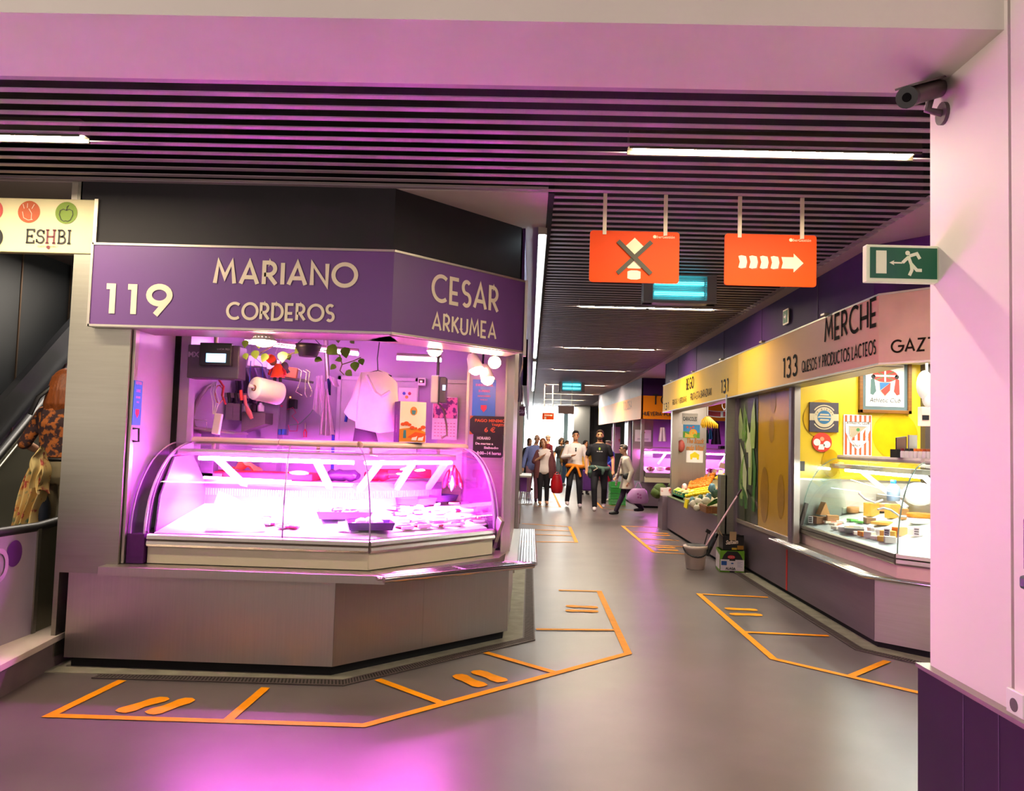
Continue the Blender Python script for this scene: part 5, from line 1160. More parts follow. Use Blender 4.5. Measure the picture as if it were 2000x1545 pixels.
m = MB(); wallseg(m, (2.57, 10.045), (2.57, 6.0), 2.162, 2.668, .06); part('sign_panel', m, gradmat('salmon_yellow_fade', '#d99a86', '#e6b80e', 7.2, 9.6), sg)  # panel colour fades from salmon to yellow along its length
m = MB(); wallseg(m, (2.57, 5.998), (3.4, 5.0), 2.162, 2.668, .06); part('sign_panel', m, mat('sign_beige', '#c9a68c', .4), sg)
m = MB()
for z in (2.15, 2.668): wallseg(m, (2.566, 15.7), (2.566, 6.0), z, z+.014, .07); wallseg(m, (2.566, 5.996), (3.4, 4.994), z, z+.014, .07)
part('frame', m, ALU, sg)
m = MB(); m.box(2.6, 2.8, 6.1, 15.6, 2.146, 2.152); part('underside', m, STEELH, sg)
INKS = mat('sign_ink', '#1f1810', .7, spec=.05)
def sgr(s, px0, py0, px1, py1, h, t, dx=0, mi=0, **k):
    a = at(px0, py0, X=2.57); b = at(px1, py1, X=2.57); b.z = a.z; m = MB()
    letters(m, s, h, t, a, b-a, ZD, (-1, 0, 0), mi, wid=(b-a).length, **k); part('lettering', m, INKS, sg)
sgr('MERCHE', 1612, 668, 1712, 645, .20, .031, gap=.26)
sgr('133', 1530, 738, 1557, 733, .19, .032, gap=.3)
sgr('QUESOS Y PRODUCTOS LACTEOS', 1567, 727, 1711, 697, .10, .015, gap=.25)
sgr('BEGO', 1341, 761, 1355, 757, .165, .032)
sgr('131', 1409, 768, 1422, 765, .165, .032)
sgr('FRUTAS Y VERDURAS', 1314, 791, 1341, 785, .085, .015); sgr('FRUTA ETA BARAZKIAK', 1349, 782, 1390, 774, .10, .017)
a = Vector((2.57, 5.998, 0)); d = Vector((.83, -.998, 0)).normalized(); n3 = Vector((d.y, -d.x, 0))
if n3.y > 0: n3 = -n3
q = a+d*.10+ZD*2.235
m = MB(); letters(m, 'GAZTAK', .085, .014, q, d, ZD, n3, 0, gap=.28)
part('lettering', m, INKS, sg)
sgr('131', 1297, 801, 1306, 798, .12, .022)
for k in range(5):
    m = MB(); y = 7.0+k*1.9; m.box(2.53, 2.575, y, y+.09, 2.683, 2.70); part('spot_clip', m, ALU, sg)
# printed leek panel
lk = thing('printed_panel', 'glossy window panel printed with green leeks on ochre', 'panel', (2.70, 9.45, .6))
m = MB(); m.box(2.70, 2.71, 8.41, 10.48, .60, 2.165); part('ochre_print', m, mat('panel_ochre', '#c9961c', .12, 0, .08, 2, spec=.8, coat=.6), lk)
m = MB(); y1_ = 10.475; y0_ = 9.55; m.ngon([(2.697, y1_, .605), (2.697, y0_, .605), (2.697, y0_+.04, 2.16), (2.697, y1_, 2.16)]); part('dark_ground', m, mat('leek_ground', '#24301a', .15, 0, .2, 5, coat=.6), lk)
gl = [mat('leek_green_%d' % i, c, .2, 0, .15, 6, coat=.5) for i, c in enumerate(('#6f9a34', '#3f7a2c', '#a8bd6a', '#d5d9a8'))]
Rl = random.Random(5)
for k in range(16):
    y = Rl.uniform(y0_+.1, y1_-.1); z = Rl.uniform(.75, 1.75); h = Rl.uniform(.3, .65); wd = Rl.uniform(.05, .10); ln = Rl.uniform(-.25, .25)
    P = [(-wd, 0), (-wd*1.3, h*.4), (-wd*.5+ln*.5, h*.8), (ln, h), (wd*.8+ln*.5, h*.7), (wd, h*.3), (wd*.6, 0)]
    P = [(max(y0_+.03, min(y1_-.01, y+p[0])), max(.61, min(2.15, z+p[1]))) for p in P]
    m = MB(); m.ngon([(2.6965-.0006*k, p[0], p[1]) for p in P]); part('leek_leaf_print', m, gl[k % 4], lk)
for y, z, rr in ((9.0, 2.05, .10), (9.05, 1.72, .10), (9.3, .98, .16), (8.7, 1.0, .12)):
    m = MB(); disc(m, (2.70, y, z), rr, YD, ZD, (-1, 0, 0), 0, .003, 28, rr*(2.0 if z < 1.2 else 1.5)); part('seed_print', m, mat('seed_brown', '#a87a18', .15, 0, .12, 4, coat=.5), lk)
# wooden-free slatted shelf in front of the cheese stall
t = thing('bag_shelf', 'slatted steel bag shelf running in front of the cheese case', 'shelf', (2.6, 7.4, .53))
P0 = [(2.585, 8.70), (2.585, 6.30), (3.3, 5.58)]; P1 = [(2.70, 8.70), (2.70, 6.36), (3.35, 5.70)]
for k in range(6):
    f = k/5; m = MB(); pts = [Vector((*Vector(a).lerp(Vector(b), f), .548)) for a, b in zip(P0, P1)]; m.tube(pts, .013 if k == 0 else .008, 8); part('slat', m, CHROME, t)
for k in range(4):
    y = 6.4+k*.72; m = MB(); m.box(2.585, 2.70, y-.012, y+.012, .53, .542); part('cross_bar', m, STEEL, t)
# cheese display case
WT = glow('white_tube', (.90, 1.0, 1.0), 60.0)
cc = thing('display_case', 'white lit glass cheese display case in front of the yellow wall', 'display case', (3.1, 7.2, .556))
F2 = [(2.80, 8.33), (2.80, 6.20), (3.4, 5.60)]; R2 = [(3.15, 8.20), (3.13, 6.42), (3.6, 5.98)]; B2 = [(3.55, 8.33), (3.55, 6.6), (3.9, 6.25)]
PINKC = mat('case_rose', '#dcb6b0', .35, 0, .03)
for a, b in zip(F2, F2[1:]):
    m = MB(); wallseg(m, a, b, .558, .655, .05); part('lower_panel', m, PINKC, cc, bevel=.004)
    d = (Vector(b)-Vector(a)).normalized(); n = Vector((d.y, -d.x)) if Vector((d.y, -d.x)).x < 0 else Vector((-d.y, d.x))
    m = MB(); m.ext([(a[0]+n.x*o, a[1]+n.y*o, z) for o, z in ((0, .745), (.02, .738), (.024, .712), (.008, .706), (.022, .70), (.024, .672), (.014, .657), (-.02, .657), (-.02, .745))], (b[0]-a[0], b[1]-a[1], 0)); part('bumper_rail', m, STEELH, cc)
m = MB(); I2 = [(2.84, 8.33), (2.84, 6.22), (3.45, 5.62)]
for k in range(2): m.ngon([(*I2[k], .735), (*I2[k+1], .735), (*B2[k+1], .95), (*B2[k], .95)])
m.ngon([(p[0], p[1], .72) for p in I2+B2[::-1]]); part('deck', m, mat('case_deck', '#c6cfc8', .35, 0, .05), cc)
m = MB(); wallseg(m, B2[0], B2[1], .70, 1.05, .03); wallseg(m, B2[1], B2[2], .70, 1.05, .03); part('back_panel', m, STEELH, cc)
m = MB(); m.prism([(3.55, 8.33), (3.55, 6.6), (3.9, 6.25), (4.1, 6.4), (3.85, 6.7), (3.85, 8.33)], 1.05, 1.08); part('service_counter', m, STEEL, cc)
for a, b in zip(R2, R2[1:]):
    A, B = Vector((*a, 1.435)), Vector((*b, 1.435)); m = MB(); d = (B-A).normalized(); n = Vector((d.y, -d.x, 0))
    m.ext([A+n*o+ZD*z for o, z in ((-.10, .03), (.04, .03), (.05, .01), (.04, -.012), (-.10, -.012))], B-A); part('top_rail', m, mat('rail_white', '#efe4da', .3), cc)
    m = MB(); wallseg(m, a, b, 1.335, 1.375, -.12); part('canopy', m, ALU, cc)
t = thing('canopy_lamp', 'bright white tube along the cheese case canopy', 'tube light', (3.12, 7.2, 1.32)); m = MB(); m.cyl((3.16, 8.12, 1.315), (3.14, 6.45, 1.315), .014, n=10); part('tube', m, WT, t)
t = thing('canopy_lamp', 'bright white tube along the short corner of the cheese case', 'tube light', (3.35, 6.2, 1.32)); m = MB(); m.cyl((3.17, 6.40, 1.315), (3.56, 6.02, 1.315), .014, n=10); part('tube', m, WT, t)
for (xa, ya), (xb, yb) in (((3.2, 7.9), (3.5, 7.55)), ((3.18, 6.6), (3.52, 6.62)), ((3.45, 6.1), (3.8, 6.35))):
    m = MB(); a, b = Vector((xa, ya, 1.335)), Vector((xb, yb, 1.0)); m.obox((a+b)/2, (.05, .03, (b-a).length), (b-a).to_track_quat('Z', 'Y').to_matrix()); part('strut', m, ST, cc)
CG2 = glass('case_glass_green', (.95, 1.0, .97), 1.45, .02)
def gpane2(f0, f1, r0, r1):
    m = MB()
    def fn(u, v):
        s = math.sin(v*PI/2); c = 1-math.cos(v*PI/2); p = Vector((*f0, 0)).lerp(Vector((*f1, 0)), u).lerp(Vector((*r0, 0)).lerp(Vector((*r1, 0)), u), c); p.z = .745+.69*s; return p
    m.grid(fn, 8, 16); part('glass_pane', m, CG2, cc)
    for uu in (0., 1.):
        e = MB(); e.tube([fn(uu, k/16) for k in range(17)], .003, 6); part('pane_edge', e, mat('glass_edge_green', '#8fae9c', .2), cc)
gpane2(F2[0], F2[1], R2[0], R2[1]); gpane2(off(F2[1], .004, -.004), F2[2], off(R2[1], .004, -.004), R2[2])
m = MB(); P = []
for k in range(13):
    v = k/12; p = Vector((*F2[0], 0)).lerp(Vector((*R2[0], 0)), 1-math.cos(v*PI/2)); P.append(Vector((p.x, 8.335, .745+.69*math.sin(v*PI/2))))
m.ext(P+[Vector((3.3, 8.335, .70)), Vector((2.80, 8.335, .66))], (0, .02, 0)); part('end_pane', m, CG2, cc)
m = MB(); m.obox((2.80, 8.31, .82), (.03, .05, .30), (0, .25, 0)); part('end_bracket', m, mat('bracket_brown', '#4d423c', .4, .4), cc)
# cheeses and packets

def ondeck2(px, py): return onplane(px, py, (2.84, 7, .737), (-.30, 0, 1))
CHZ = {'gold': mat('cheese_gold', '#d9a13a', .5, 0, .08, 12), 'tan': mat('cheese_tan', '#b98650', .6, 0, .12, 12), 'brown': mat('cheese_rind', '#7d5632', .6, 0, .15, 10), 'orange': mat('cheese_orange', '#f08a1c', .4, 0, .06), 'white': mat('cheese_white', '#f2ecd8', .5, 0, .04), 'green': mat('packet_green', '#5fa848', .4), 'mix': mat('packet_mixed', '#e6d6c0', .4, 0, .1, 18, hex2='#e08a6a', thr=.56), 'dark': mat('packet_dark', '#4f4a44', .4)}
def cheese(kind, px, py, s, h, mt, label, rz=0., up=0., name='cheese'):
    p = ondeck2(px, py)+ZD*up; m = MB(); Mz = Matrix.Rotation(rz, 3, 'Z')
    if kind == 'block': m.obox(p+ZD*h/2, (s, s*.75, h), Mz)
    elif kind == 'wheel': m.lathe([(.001, 0), (s*.95, 0), (s, h*.2), (s, h*.8), (s*.93, h), (.001, h)], p, 28)
    elif kind == 'wedge': m.ext([p+Mz@Vector(v) for v in ((-s*.6, -s*.3, 0), (s*.6, -s*.3, 0), (0, s*.7, 0))], (0, 0, h))
    elif kind == 'prism': m.ext([p+Mz@Vector(v) for v in ((-s*.5, -s*.4, 0), (s*.5, -s*.4, 0), (.05*s, -s*.4, h))], Mz@Vector((0, s*.8, 0)))
    return solo(name, m, CHZ[mt], label, 'cheese' if name == 'cheese' else 'packet', 'cheeses in the case' if name == 'cheese' else 'packets in the case', bevel=.004)
cheese('block', 1600, 1023, .13, .075, 'brown', 'dark rinded cheese block at the far left end of the case', .3)
cheese('prism', 1607, 1020, .11, .13, 'tan', 'triangular brown cheese standing on the dark rinded blocks', .2, .075)
cheese('block', 1626, 1020, .11, .07, 'tan', 'brown cheese piece right of the standing triangular cheese', -.2)
cheese('block', 1702, 1008, .12, .13, 'gold', 'tall golden cheese block in the middle of the case', .5)
cheese('block', 1743, 1012, .11, .13, 'gold', 'tall golden cheese block right of the middle block', .2)
cheese('block', 1765, 1015, .07, .10, 'tan', 'narrow tan cheese right of the golden blocks', .1)
cheese('block', 1728, 998, .22, .07, 'tan', 'long low tan cheese behind the golden blocks', .9)
cheese('wedge', 1697, 1022, .10, .05, 'brown', 'small brown wedge in front of the golden blocks', .4)
cheese('block', 1725, 1024, .20, .025, 'gold', 'flat golden slab in front of the golden blocks', .8)
cheese('wheel', 1796, 1022, .10, .05, 'white', 'white boxed round cheese by the pillar', 0)
cheese('wheel', 1796, 1022, .105, .035, 'orange', 'orange topped round cheese stacked on the white round one', 0, .052)
cheese('wheel', 1813, 995, .08, .08, 'orange', 'orange cheese wheel behind the round one by the pillar')
cheese('wheel', 1765, 980, .10, .12, 'white', 'tall white fresh cheese at the back of the case')
cheese('wheel', 1790, 985, .09, .13, 'white', 'tall white fresh cheese at the back right of the case')
cheese('block', 1736, 985, .14, .07, 'brown', 'dark red box with pale side at the back of the case', .6)
for k, (x, y, mt, lb) in enumerate(((1620, 1022, 'mix', 'patterned cheese packet nearest the left glass end'), (1632, 1026, 'mix', 'patterned cheese packet, second from the left glass end'), (1645, 1021, 'white', 'white packet behind the patterned packets'), (1650, 1033, 'white', 'white packet at the front left of the case'), (1665, 1018, 'green', 'green topped packet in the middle left of the case'), (1682, 1022, 'green', 'green topped packet beside the golden blocks'), (1672, 1030, 'white', 'white packet left of the small tubs'))):
    cheese('block', x, y, .10, .022, mt, lb, .4*k, 0, 'food_packet')
ORD = ('first', 'second', 'third', 'fourth', 'fifth', 'sixth', 'seventh', 'eighth', 'ninth', 'tenth')
for k in range(9):
    cheese('block', 1634+k*13, 1034+k*3.3, .085, .03+.012*(k % 3), ('mix', 'white', 'tan', 'mix', 'orange', 'white', 'mix', 'gold', 'white')[k], '%s small packet from the left in the front row of the cheese case' % ORD[k], .5+.3*k, 0, 'food_packet')
for k in range(6):
    cheese('wheel' if k % 2 else 'block', 1652+k*17, 1003-k*1.5, .075, .06, ('white', 'tan', 'mix', 'gold', 'orange', 'white')[k], '%s pale cheese from the left in the back row of the case' % ORD[k], .4*k)
for k, x in enumerate((1700, 1708, 1716)):
    p = ondeck2(x, 1043+k*2); m = MB(); m.lathe([(.022, 0), (.028, .05), (.03, .052), (.03, .06), (.001, .061)], p, 14); solo('yoghurt_tub', m, PAPER, ('small white tub at the front glass, left of three', 'small white tub at the front glass, middle of three', 'small white tub at the front glass, right of three')[k], 'tub', 'small tubs')
cheese('block', 1738, 1050, .16, .06, 'gold', 'packed golden cheese with a price card at the corner of the case', .9)
cheese('block', 1668, 1040, .22, .045, 'dark', 'long dark packet row along the front glass', 1.2, 0, 'food_packet')
cheese('block', 1757, 1046, .10, .07, 'orange', 'orange topped cheese at the corner joint of the glass', .4)
cheese('block', 1795, 1045, .14, .05, 'white', 'white packet with a dark printed card by the pillar', .4, 0, 'food_packet')
for k, (x, y, lb) in enumerate(((1592, 1024, 'price card on the dark rinded block at left'), (1742, 1052, 'price card on the packed golden cheese'), (1800, 1050, 'price card by the pillar'))):
    p = ondeck2(x, y); t = thing('price_card', lb, 'price card', p, 'price cards'); m = MB(); V = Vector((-.75, -.66, 0)); s_ = Vector((.66, -.75, 0)); c0 = p+V*.09+ZD*.015
    m.ext([c0-s_*.025, c0+s_*.025, c0+s_*.025+ZD*.07, c0-s_*.025+ZD*.07], -V*.003); part('card', m, PAPER, t)
    m = MB()
    for j in range(3): flat(m, [(-.018, -.006), (.018, -.006), (.018, .006), (-.018, .006)], c0+ZD*(.018+.018*j), s_, ZD, V, 0, .002)
    part('price_print', m, INK, t)
m = MB(); p = at(1745, 963, Y=7.2); m.lathe([(.05, -.07), (.055, -.06), (.055, .05), (.03, .075), (.02, .085)], p, 18); bt = solo('water_bottle', m, mat('bottle_blue', '#8fa0b0', .15, 0, .05), 'clear water bottle on the counter behind the cheese case', 'bottle')
m = MB(); m.lathe([(.021, .083), (.024, .085), (.024, .115), (.001, .116)], p, 14); part('cap', m, mat('cap_blue', '#2f7fd0', .4), bt)
m = MB(); p = at(1795, 965, Y=7.0); m.ball(p, .14, .10, .10); solo('slicer_guard', m, WHITE, 'white rounded slicing machine cover behind the case by the pillar', 'machine')
m = MB(); m.tube([at(1677, 963, Y=6.9), at(1690, 975, Y=6.9), at(1709, 982, Y=6.9), at(1724, 976, Y=6.9)], .008, 8); solo('price_rail', m, WHITE, 'thin white rod hanging inside the case left of the strut', 'rod')
m = MB(); m.tube([at(1714, 995, Y=6.6), at(1725, 992, Y=6.6), at(1740, 996, Y=6.6), at(1757, 1008, Y=6.6), at(1770, 1009, Y=6.6)], .008, 8); solo('price_rail', m, WHITE, 'thin white curved rod over the golden cheese blocks', 'rod')
# jars on the rail
for k in range(7):
    x = 1763+k*8.5; p = at(x, 893, Y=6.32-.03*k); p.z = 1.466; t = thing('sauce_jar', 'small jar with a %s cap, number %s from the left on the rail' % (('dark red', 'black', 'black', 'orange', 'orange', 'amber', 'amber')[k], ('one', 'two', 'three', 'four', 'five', 'six', 'seven')[k]), 'jar', p, 'jars on the cheese case rail')
    m = MB(); m.lathe([(.016, 0), (.017, .004), (.017, .045), (.012, .055)], p, 12); part('jar_body', m, PAPER, t)
    m = MB(); m.lathe([(.014, .053), (.015, .055), (.015, .072), (.001, .073)], p, 12); part('lid', m, (mat('cap_red', '#7d1a1a'), BLACK, BLACK, CHZ['orange'], CHZ['orange'], mat('cap_amber', '#b85a14'), mat('cap_amber', '#b85a14'))[k], t)
t = thing('counter_display', 'tilted framed card and small stand on the cheese case rail', 'display', at(1770, 880, Y=6.7))
m = MB(); q = at(1760, 866, Y=6.75); m.obox(q, (.10, .012, .11), (.2, -.15, .2)); part('frame', m, BLACK, t, bevel=.004)
m = MB(); m.obox(q+Vector((-.003, -.010, 0)), (.085, .006, .095), (.2, -.15, .2)); part('card', m, mat('card_brown', '#a58478', .5), t)
m = MB(); q2 = at(1782, 864, Y=6.8); m.obox(q2, (.075, .02, .12), (0, 0, .2)); part('side_card', m, mat('card_pale', '#cfc9be', .4), t)
m = MB(); m.box(q.x-.05, q2.x+.04, 6.72, 6.84, 1.463, q.z-.05); part('stand', m, BLACK, t)
# wall pictures inside the cheese stall
def wallpic(px0, py0, px1, py1, Y=8.39):
    a = at(px0, py1, Y=Y); b = at(px1, py0, Y=Y); return a, b, Vector(((a.x+b.x)/2, Y, (a.z+b.z)/2)), b.x-a.x, b.z-a.z
a, b, c, W_, H_ = wallpic(1580, 787, 1637, 843)
t = thing('wall_plaque', 'square dark plaque with a round blue emblem on the yellow wall', 'plaque', (c.x, 8.39, a.z))
m = MB(); m.box(a.x, b.x, 8.375, 8.395, a.z, b.z); part('board', m, mat('plaque_grey', '#4a4450', .4), t)
m = MB(); c_ = c+Vector((0, -.015, 0)); m.ngon([c_+XD*x+ZD*z+ND*.002 for x, z in ((-W_/2, -.035), (W_/2, -.035), (W_/2, .035), (-W_/2, .035))]); disc(m, c_, .105, XD, ZD, ND, 0, .004)
part('pale_print', m, mat('plaque_beige', '#cdbd9c', .5), t)
m = MB(); disc(m, c_, .07, XD, ZD, ND, 0, .006); part('emblem_print', m, mat('plaque_blue', '#2f6f9a', .5), t)
m = MB()
for z, w_ in ((.025, .05), (0, .07), (-.03, .05)): flat(m, [(-w_, -.006), (w_, -.006), (w_*.9, .008), (-w_*.8, .010)], c_+ZD*z, XD, ZD, ND, 0, .008)
for k in range(9):
    for r0, sg_ in ((.09, 1), ):
        an = math.radians(20+k*17.5); text(m, 'LA RIBERA '[k], .024, c_+XD*r0*.98*math.cos(PI-an)+ZD*(r0*.92*math.sin(an)-.008), XD, ZD, ND, 1, off=.006)
for sgz in (1, -1): ribbon(m, [(p[0], p[1]*sgz) for p in arc(0, 0, .122, .122, 35, 145, 12)], .012, lambda p: c_+XD*p.x+ZD*p.y+ND*.003, 0)
part('emblem_lines', m, [mat('plaque_beige', '#cdbd9c', .5), INK], t)
c = at(1605, 864, Y=8.39); t = thing('wall_plaque', 'round red and white badge below the square dark plaque', 'plaque', c-ZD*.1)
m = MB(); m.cyl((c.x, 8.395, c.z), (c.x, 8.382, c.z), .10, n=32); part('disc', m, mat('badge_red', '#d8402c', .4), t)
m = MB(); c_ = Vector((c.x, 8.382, c.z)); disc(m, c_-XD*.052, .036, XD, ZD, ND, 0, .002); disc(m, c_+XD*.05-ZD*.02, .036, XD, ZD, ND, 0, .002); flat(m, [(-.04, -.075), (.02, -.075), (.03, -.02), (-.03, -.02)], c_, XD, ZD, ND, 0, .002); disc(m, c_+ZD*.035, .022, XD, ZD, ND, 1, .002)
part('badge_print', m, [PAPER, mat('badge_skin', '#e0a078')], t)
a, b, c, W_, H_ = wallpic(1647, 811, 1702, 889)
t = thing('club_poster', 'red and white striped poster with a shield reading athletic club', 'poster', (c.x, 8.39, a.z))
m = MB(); m.box(a.x, b.x, 8.382, 8.394, a.z, b.z); part('sheet', m, PAPER, t)
m = MB()
for k in range(6): x = a.x+.012+k*(W_-.024-.018)/5; m.box(x, x+.022, 8.379, 8.382, a.z+.006, b.z-.006)
part('red_stripe', m, mat('club_red', '#e0562a', .5), t)
m = MB(); c_ = Vector((c.x, 8.379, c.z)); s_ = W_*.46; top = H_*.33; bot = -H_*.38
sh = lambda k: [(-s_*k, top*k+.0), (s_*k, top*k), (s_*k*.97, top*.2*k), (s_*.62*k, -H_*.18*k), (0, bot*k), (-s_*.62*k, -H_*.18*k), (-s_*.97*k, top*.2*k)]
flat(m, sh(1.0), c_, XD, ZD, ND, 1, .001); flat(m, sh(.97), c_, XD, ZD, ND, 0, .002); flat(m, sh(.72), c_-ZD*.01, XD, ZD, ND, 1, .003); flat(m, sh(.69), c_-ZD*.01, XD, ZD, ND, 0, .004)
for k in range(4): x = -s_*.45+k*.055; flat(m, [(x, bot*.35), (x+.026, bot*.35), (x+.026, top*.5), (x, top*.1)], c_, XD, ZD, ND, 2, .005)
flat(m, [(-s_*.66, top*.62), (s_*.66, top*.62), (-s_*.45, -H_*.08), (-s_*.62, -H_*.02)], c_-ZD*.0, XD, ZD, ND, 3, .006); disc(m, c_+Vector((0, 0, top*.4)), .018, XD, ZD, ND, 4, .007)
text(m, 'ATHLETIC CLUB', .034, c_+ZD*top*.82, XD, ZD, ND, 1, wid=s_*1.8, off=.005, bold=.0006); text(m, 'BILBAO', .026, c_+ZD*(bot*.72), XD, ZD, ND, 1, wid=.1, off=.005)
part('shield_print', m, [PAPER, mat('shield_ink', '#5a4a3c'), mat('club_red', '#e0562a', .5), mat('shield_grey', '#b3a58c'), mat('shield_green', '#4a8a4a')], t)
a, b, c, W_, H_ = wallpic(1678, 700, 1780, 806, 8.36)
t = thing('framed_picture', 'wooden framed club picture with slate mount hung high on the yellow wall', 'picture', (c.x, 8.36, a.z))
m = MB(); f = .035
for x0, x1, z0, z1 in ((a.x, a.x+f, a.z, b.z), (b.x-f, b.x, a.z, b.z), (a.x, b.x, a.z, a.z+f), (a.x, b.x, b.z-f, b.z)): m.box(x0, x1, 8.345, 8.39, z0, z1)
part('frame', m, mat('frame_wood', '#7d4f16', .35, 0, .2, 6, streak=(1, 1, 12)), t, bevel=.004)
m = MB(); m.box(a.x+f, b.x-f, 8.372, 8.385, a.z+f, b.z-f); part('mount', m, mat('mount_slate', '#5d7278', .5), t)
m = MB(); m.box(a.x+f+.035, b.x-f-.035, 8.368, 8.373, a.z+f+.035, b.z-f-.035); part('print', m, PAPER, t)
m = MB(); c_ = Vector((c.x, 8.368, c.z-.0)); 
text(m, 'Athletic Club', .07, c_-ZD*.175, XD, ZD, ND, 0, wid=.32, shear=.25)
disc(m, c_+ZD*.10, .13, XD, ZD, ND, 1, .002, 30, .065); ribbon(m, [(-.12, .10), (.12, .10)], .018, lambda p: c_+XD*p.x+ZD*p.y+ND*.004, 2); ribbon(m, [(0, .16), (0, .04)], .018, lambda p: c_+XD*p.x+ZD*p.y+ND*.0045, 2)
for s in (-1, 1): ribbon(m, [(-.09, .10-.045*s), (.09, .10+.045*s)], .010, lambda p: c_+XD*p.x+ZD*p.y+ND*.0035, 3)
flat(m, [(-.065, .04), (.065, .04), (.06, -.05), (0, -.12), (-.06, -.05)], c_, XD, ZD, ND, 4, .002); flat(m, [(-.055, .03), (.055, .03), (-.05, -.05)], c_, XD, ZD, ND, 5, .004); flat(m, [(.055, .03), (.05, -.05), (0, -.105), (-.045, -.055)], c_, XD, ZD, ND, 1, .004)
for s in (-1, 1): flat(m, [(.11*s, .08), (.145*s, .06), (.15*s, -.09), (.12*s, -.10), (.09*s, -.06)], c_, XD, ZD, ND, 6 if s < 0 else 1, .003); disc(m, c_+XD*.12*s+ZD*.09, .022, XD, ZD, ND, 0, .004)
part('drawing', m, [INK, mat('flag_red', '#c8382c'), PAPER, mat('flag_green', '#3a7a4a'), mat('pale_grey_print', '#b8b4a8'), mat('flag_blue', '#2f6fa8'), mat('figure_teal', '#4a6a68')], t)
m = MB(); q = at(1806, 752, Y=7.2); m.ball(q, .07, .06, .13); m.ball(q-ZD*.12+XD*.03, .05, .05, .08); solo('wrapped_ham', m, WHITE, 'white wrapped shape hanging beside the pillar in the cheese stall', 'ham')
t = thing('hanging_scale', 'pale scale with a dark screen hanging beside the pillar in the cheese stall', 'scale', at(1808, 820, Y=7.6)); a = at(1800, 832, Y=7.6); b = at(1822, 795, Y=7.6); m = MB(); m.box(a.x, b.x, 7.6, 7.68, a.z, b.z); part('housing', m, mat('scale_rose', '#d8b0a0', .5), t, bevel=.005)
a = at(1802, 820, Y=7.59); b = at(1815, 811, Y=7.59); m = MB(); m.box(a.x, b.x, 7.592, 7.602, a.z, b.z); part('screen', m, BLACK, t); m = MB(); q = at(1810, 795, Y=7.64); m.cyl(q, (q.x, 7.64, 2.42), .012); part('hanging_pole', m, STEEL, t)
m = MB(); a = at(1560, 910, Y=8.38); m.box(a.x, a.x+.05, 8.34, 8.39, a.z-.05, a.z+.05); solo('junction_box', m, mat('junction_grey', '#45403a', .5), 'small dark box on the wall at the left end of the cheese case', 'box', bevel=.004)

# ================================================================ FRUIT STALL
fr = thing('market_stall', 'fruit stall with open front, steel end panel and notices', 'market stall', (2.9, 12.7, 0))
m = MB(); m.box(2.50, 3.3, 10.75, 14.55, .05, .60); m.box(2.54, 3.3, 10.78, 14.5, 0, .05, 1); m.box(2.49, 3.3, 10.74, 14.56, .60, .615, 2); part('base_counter', m, [PLUM, VOID, mat('green_counter', '#6d7f5a', .4)], fr)
m = MB(); m.box(2.50, 2.58, 10.56, 10.74, .0, 1.15); m.box(2.56, 2.75, 10.56, 10.62, .0, 2.2); part('end_post', m, STEELH, fr)
m = MB(); m.box(2.60, 2.72, 14.78, 14.92, 0, 2.2); part('far_post', m, STEEL, fr)
a = at(1324, 790, Y=15); b = at(1377, 1000, Y=15); m = MB(); m.box(a.x, b.x, 14.98, 15.04, .3, 2.4); m.box(a.x-.03, a.x, 14.95, 15.04, .3, 2.4, 1); part('end_panel', m, [STEEL, VOID], fr)
m = MB(); m.box(2.65, 6.4, 10.5, 15.6, 2.42, 2.45); part('inner_ceiling', m, mat('cream_ceiling', '#e6ddbf', .5), fr)
m = MB(); m.box(2.72, 6.4, 10.5, 10.55, .0, 2.42); part('side_wall', m, STEELH, fr)
m = MB(); m.ext([(2.56, 11.0, .615), (2.56, 11.0, .66), (3.9, 11.0, 1.12), (3.9, 11.0, .615)], (0, 3.5, 0)); part('display_slope', m, mat('slope_board', '#8a7f55', .6), fr)
m = MB(); m.box(2.6, 2.9, 10.9, 14.5, 2.2, 2.24); part('canopy_bar', m, STEEL, fr)
area('fruit_stall_light', (3.2, 12.7, 2.38), (0, 0, 0), .6, 3.0, 42, (1, .88, .74))
area('cheese_stall_light', (3.9, 7.3, 2.40), (0, 0, 0), 1.6, 1.8, 52, (1, .95, .80))
def notice(px0, py0, px1, py1, label, mt, txt=None, extra=None, Y=14.98):
    a = at(px0, py1, Y=Y); b = at(px1, py0, Y=Y); t = thing('paper_notice', label, 'notice', ((a.x+b.x)/2, Y, a.z), 'notices on the fruit stall panel')
    m = MB(); m.box(a.x, b.x, Y-.006, Y-.001, a.z, b.z); part('sheet', m, mt, t); c = Vector(((a.x+b.x)/2, Y-.006, (a.z+b.z)/2)); W_ = b.x-a.x; H_ = b.z-a.z
    if txt: m = MB(); text(m, txt, H_*.5, c-ZD*H_*.16, XD, ZD, ND, 0, wid=W_*.88, bold=.002); part('lettering', m, INK, t)
    if extra: m = MB(); mts = extra(m, c, W_, H_); part('picture_print', m, mts, t)
notice(1332, 808, 1363, 829, 'white notice reading caracoles at the top of the steel panel', PAPER, 'CARACOLES')
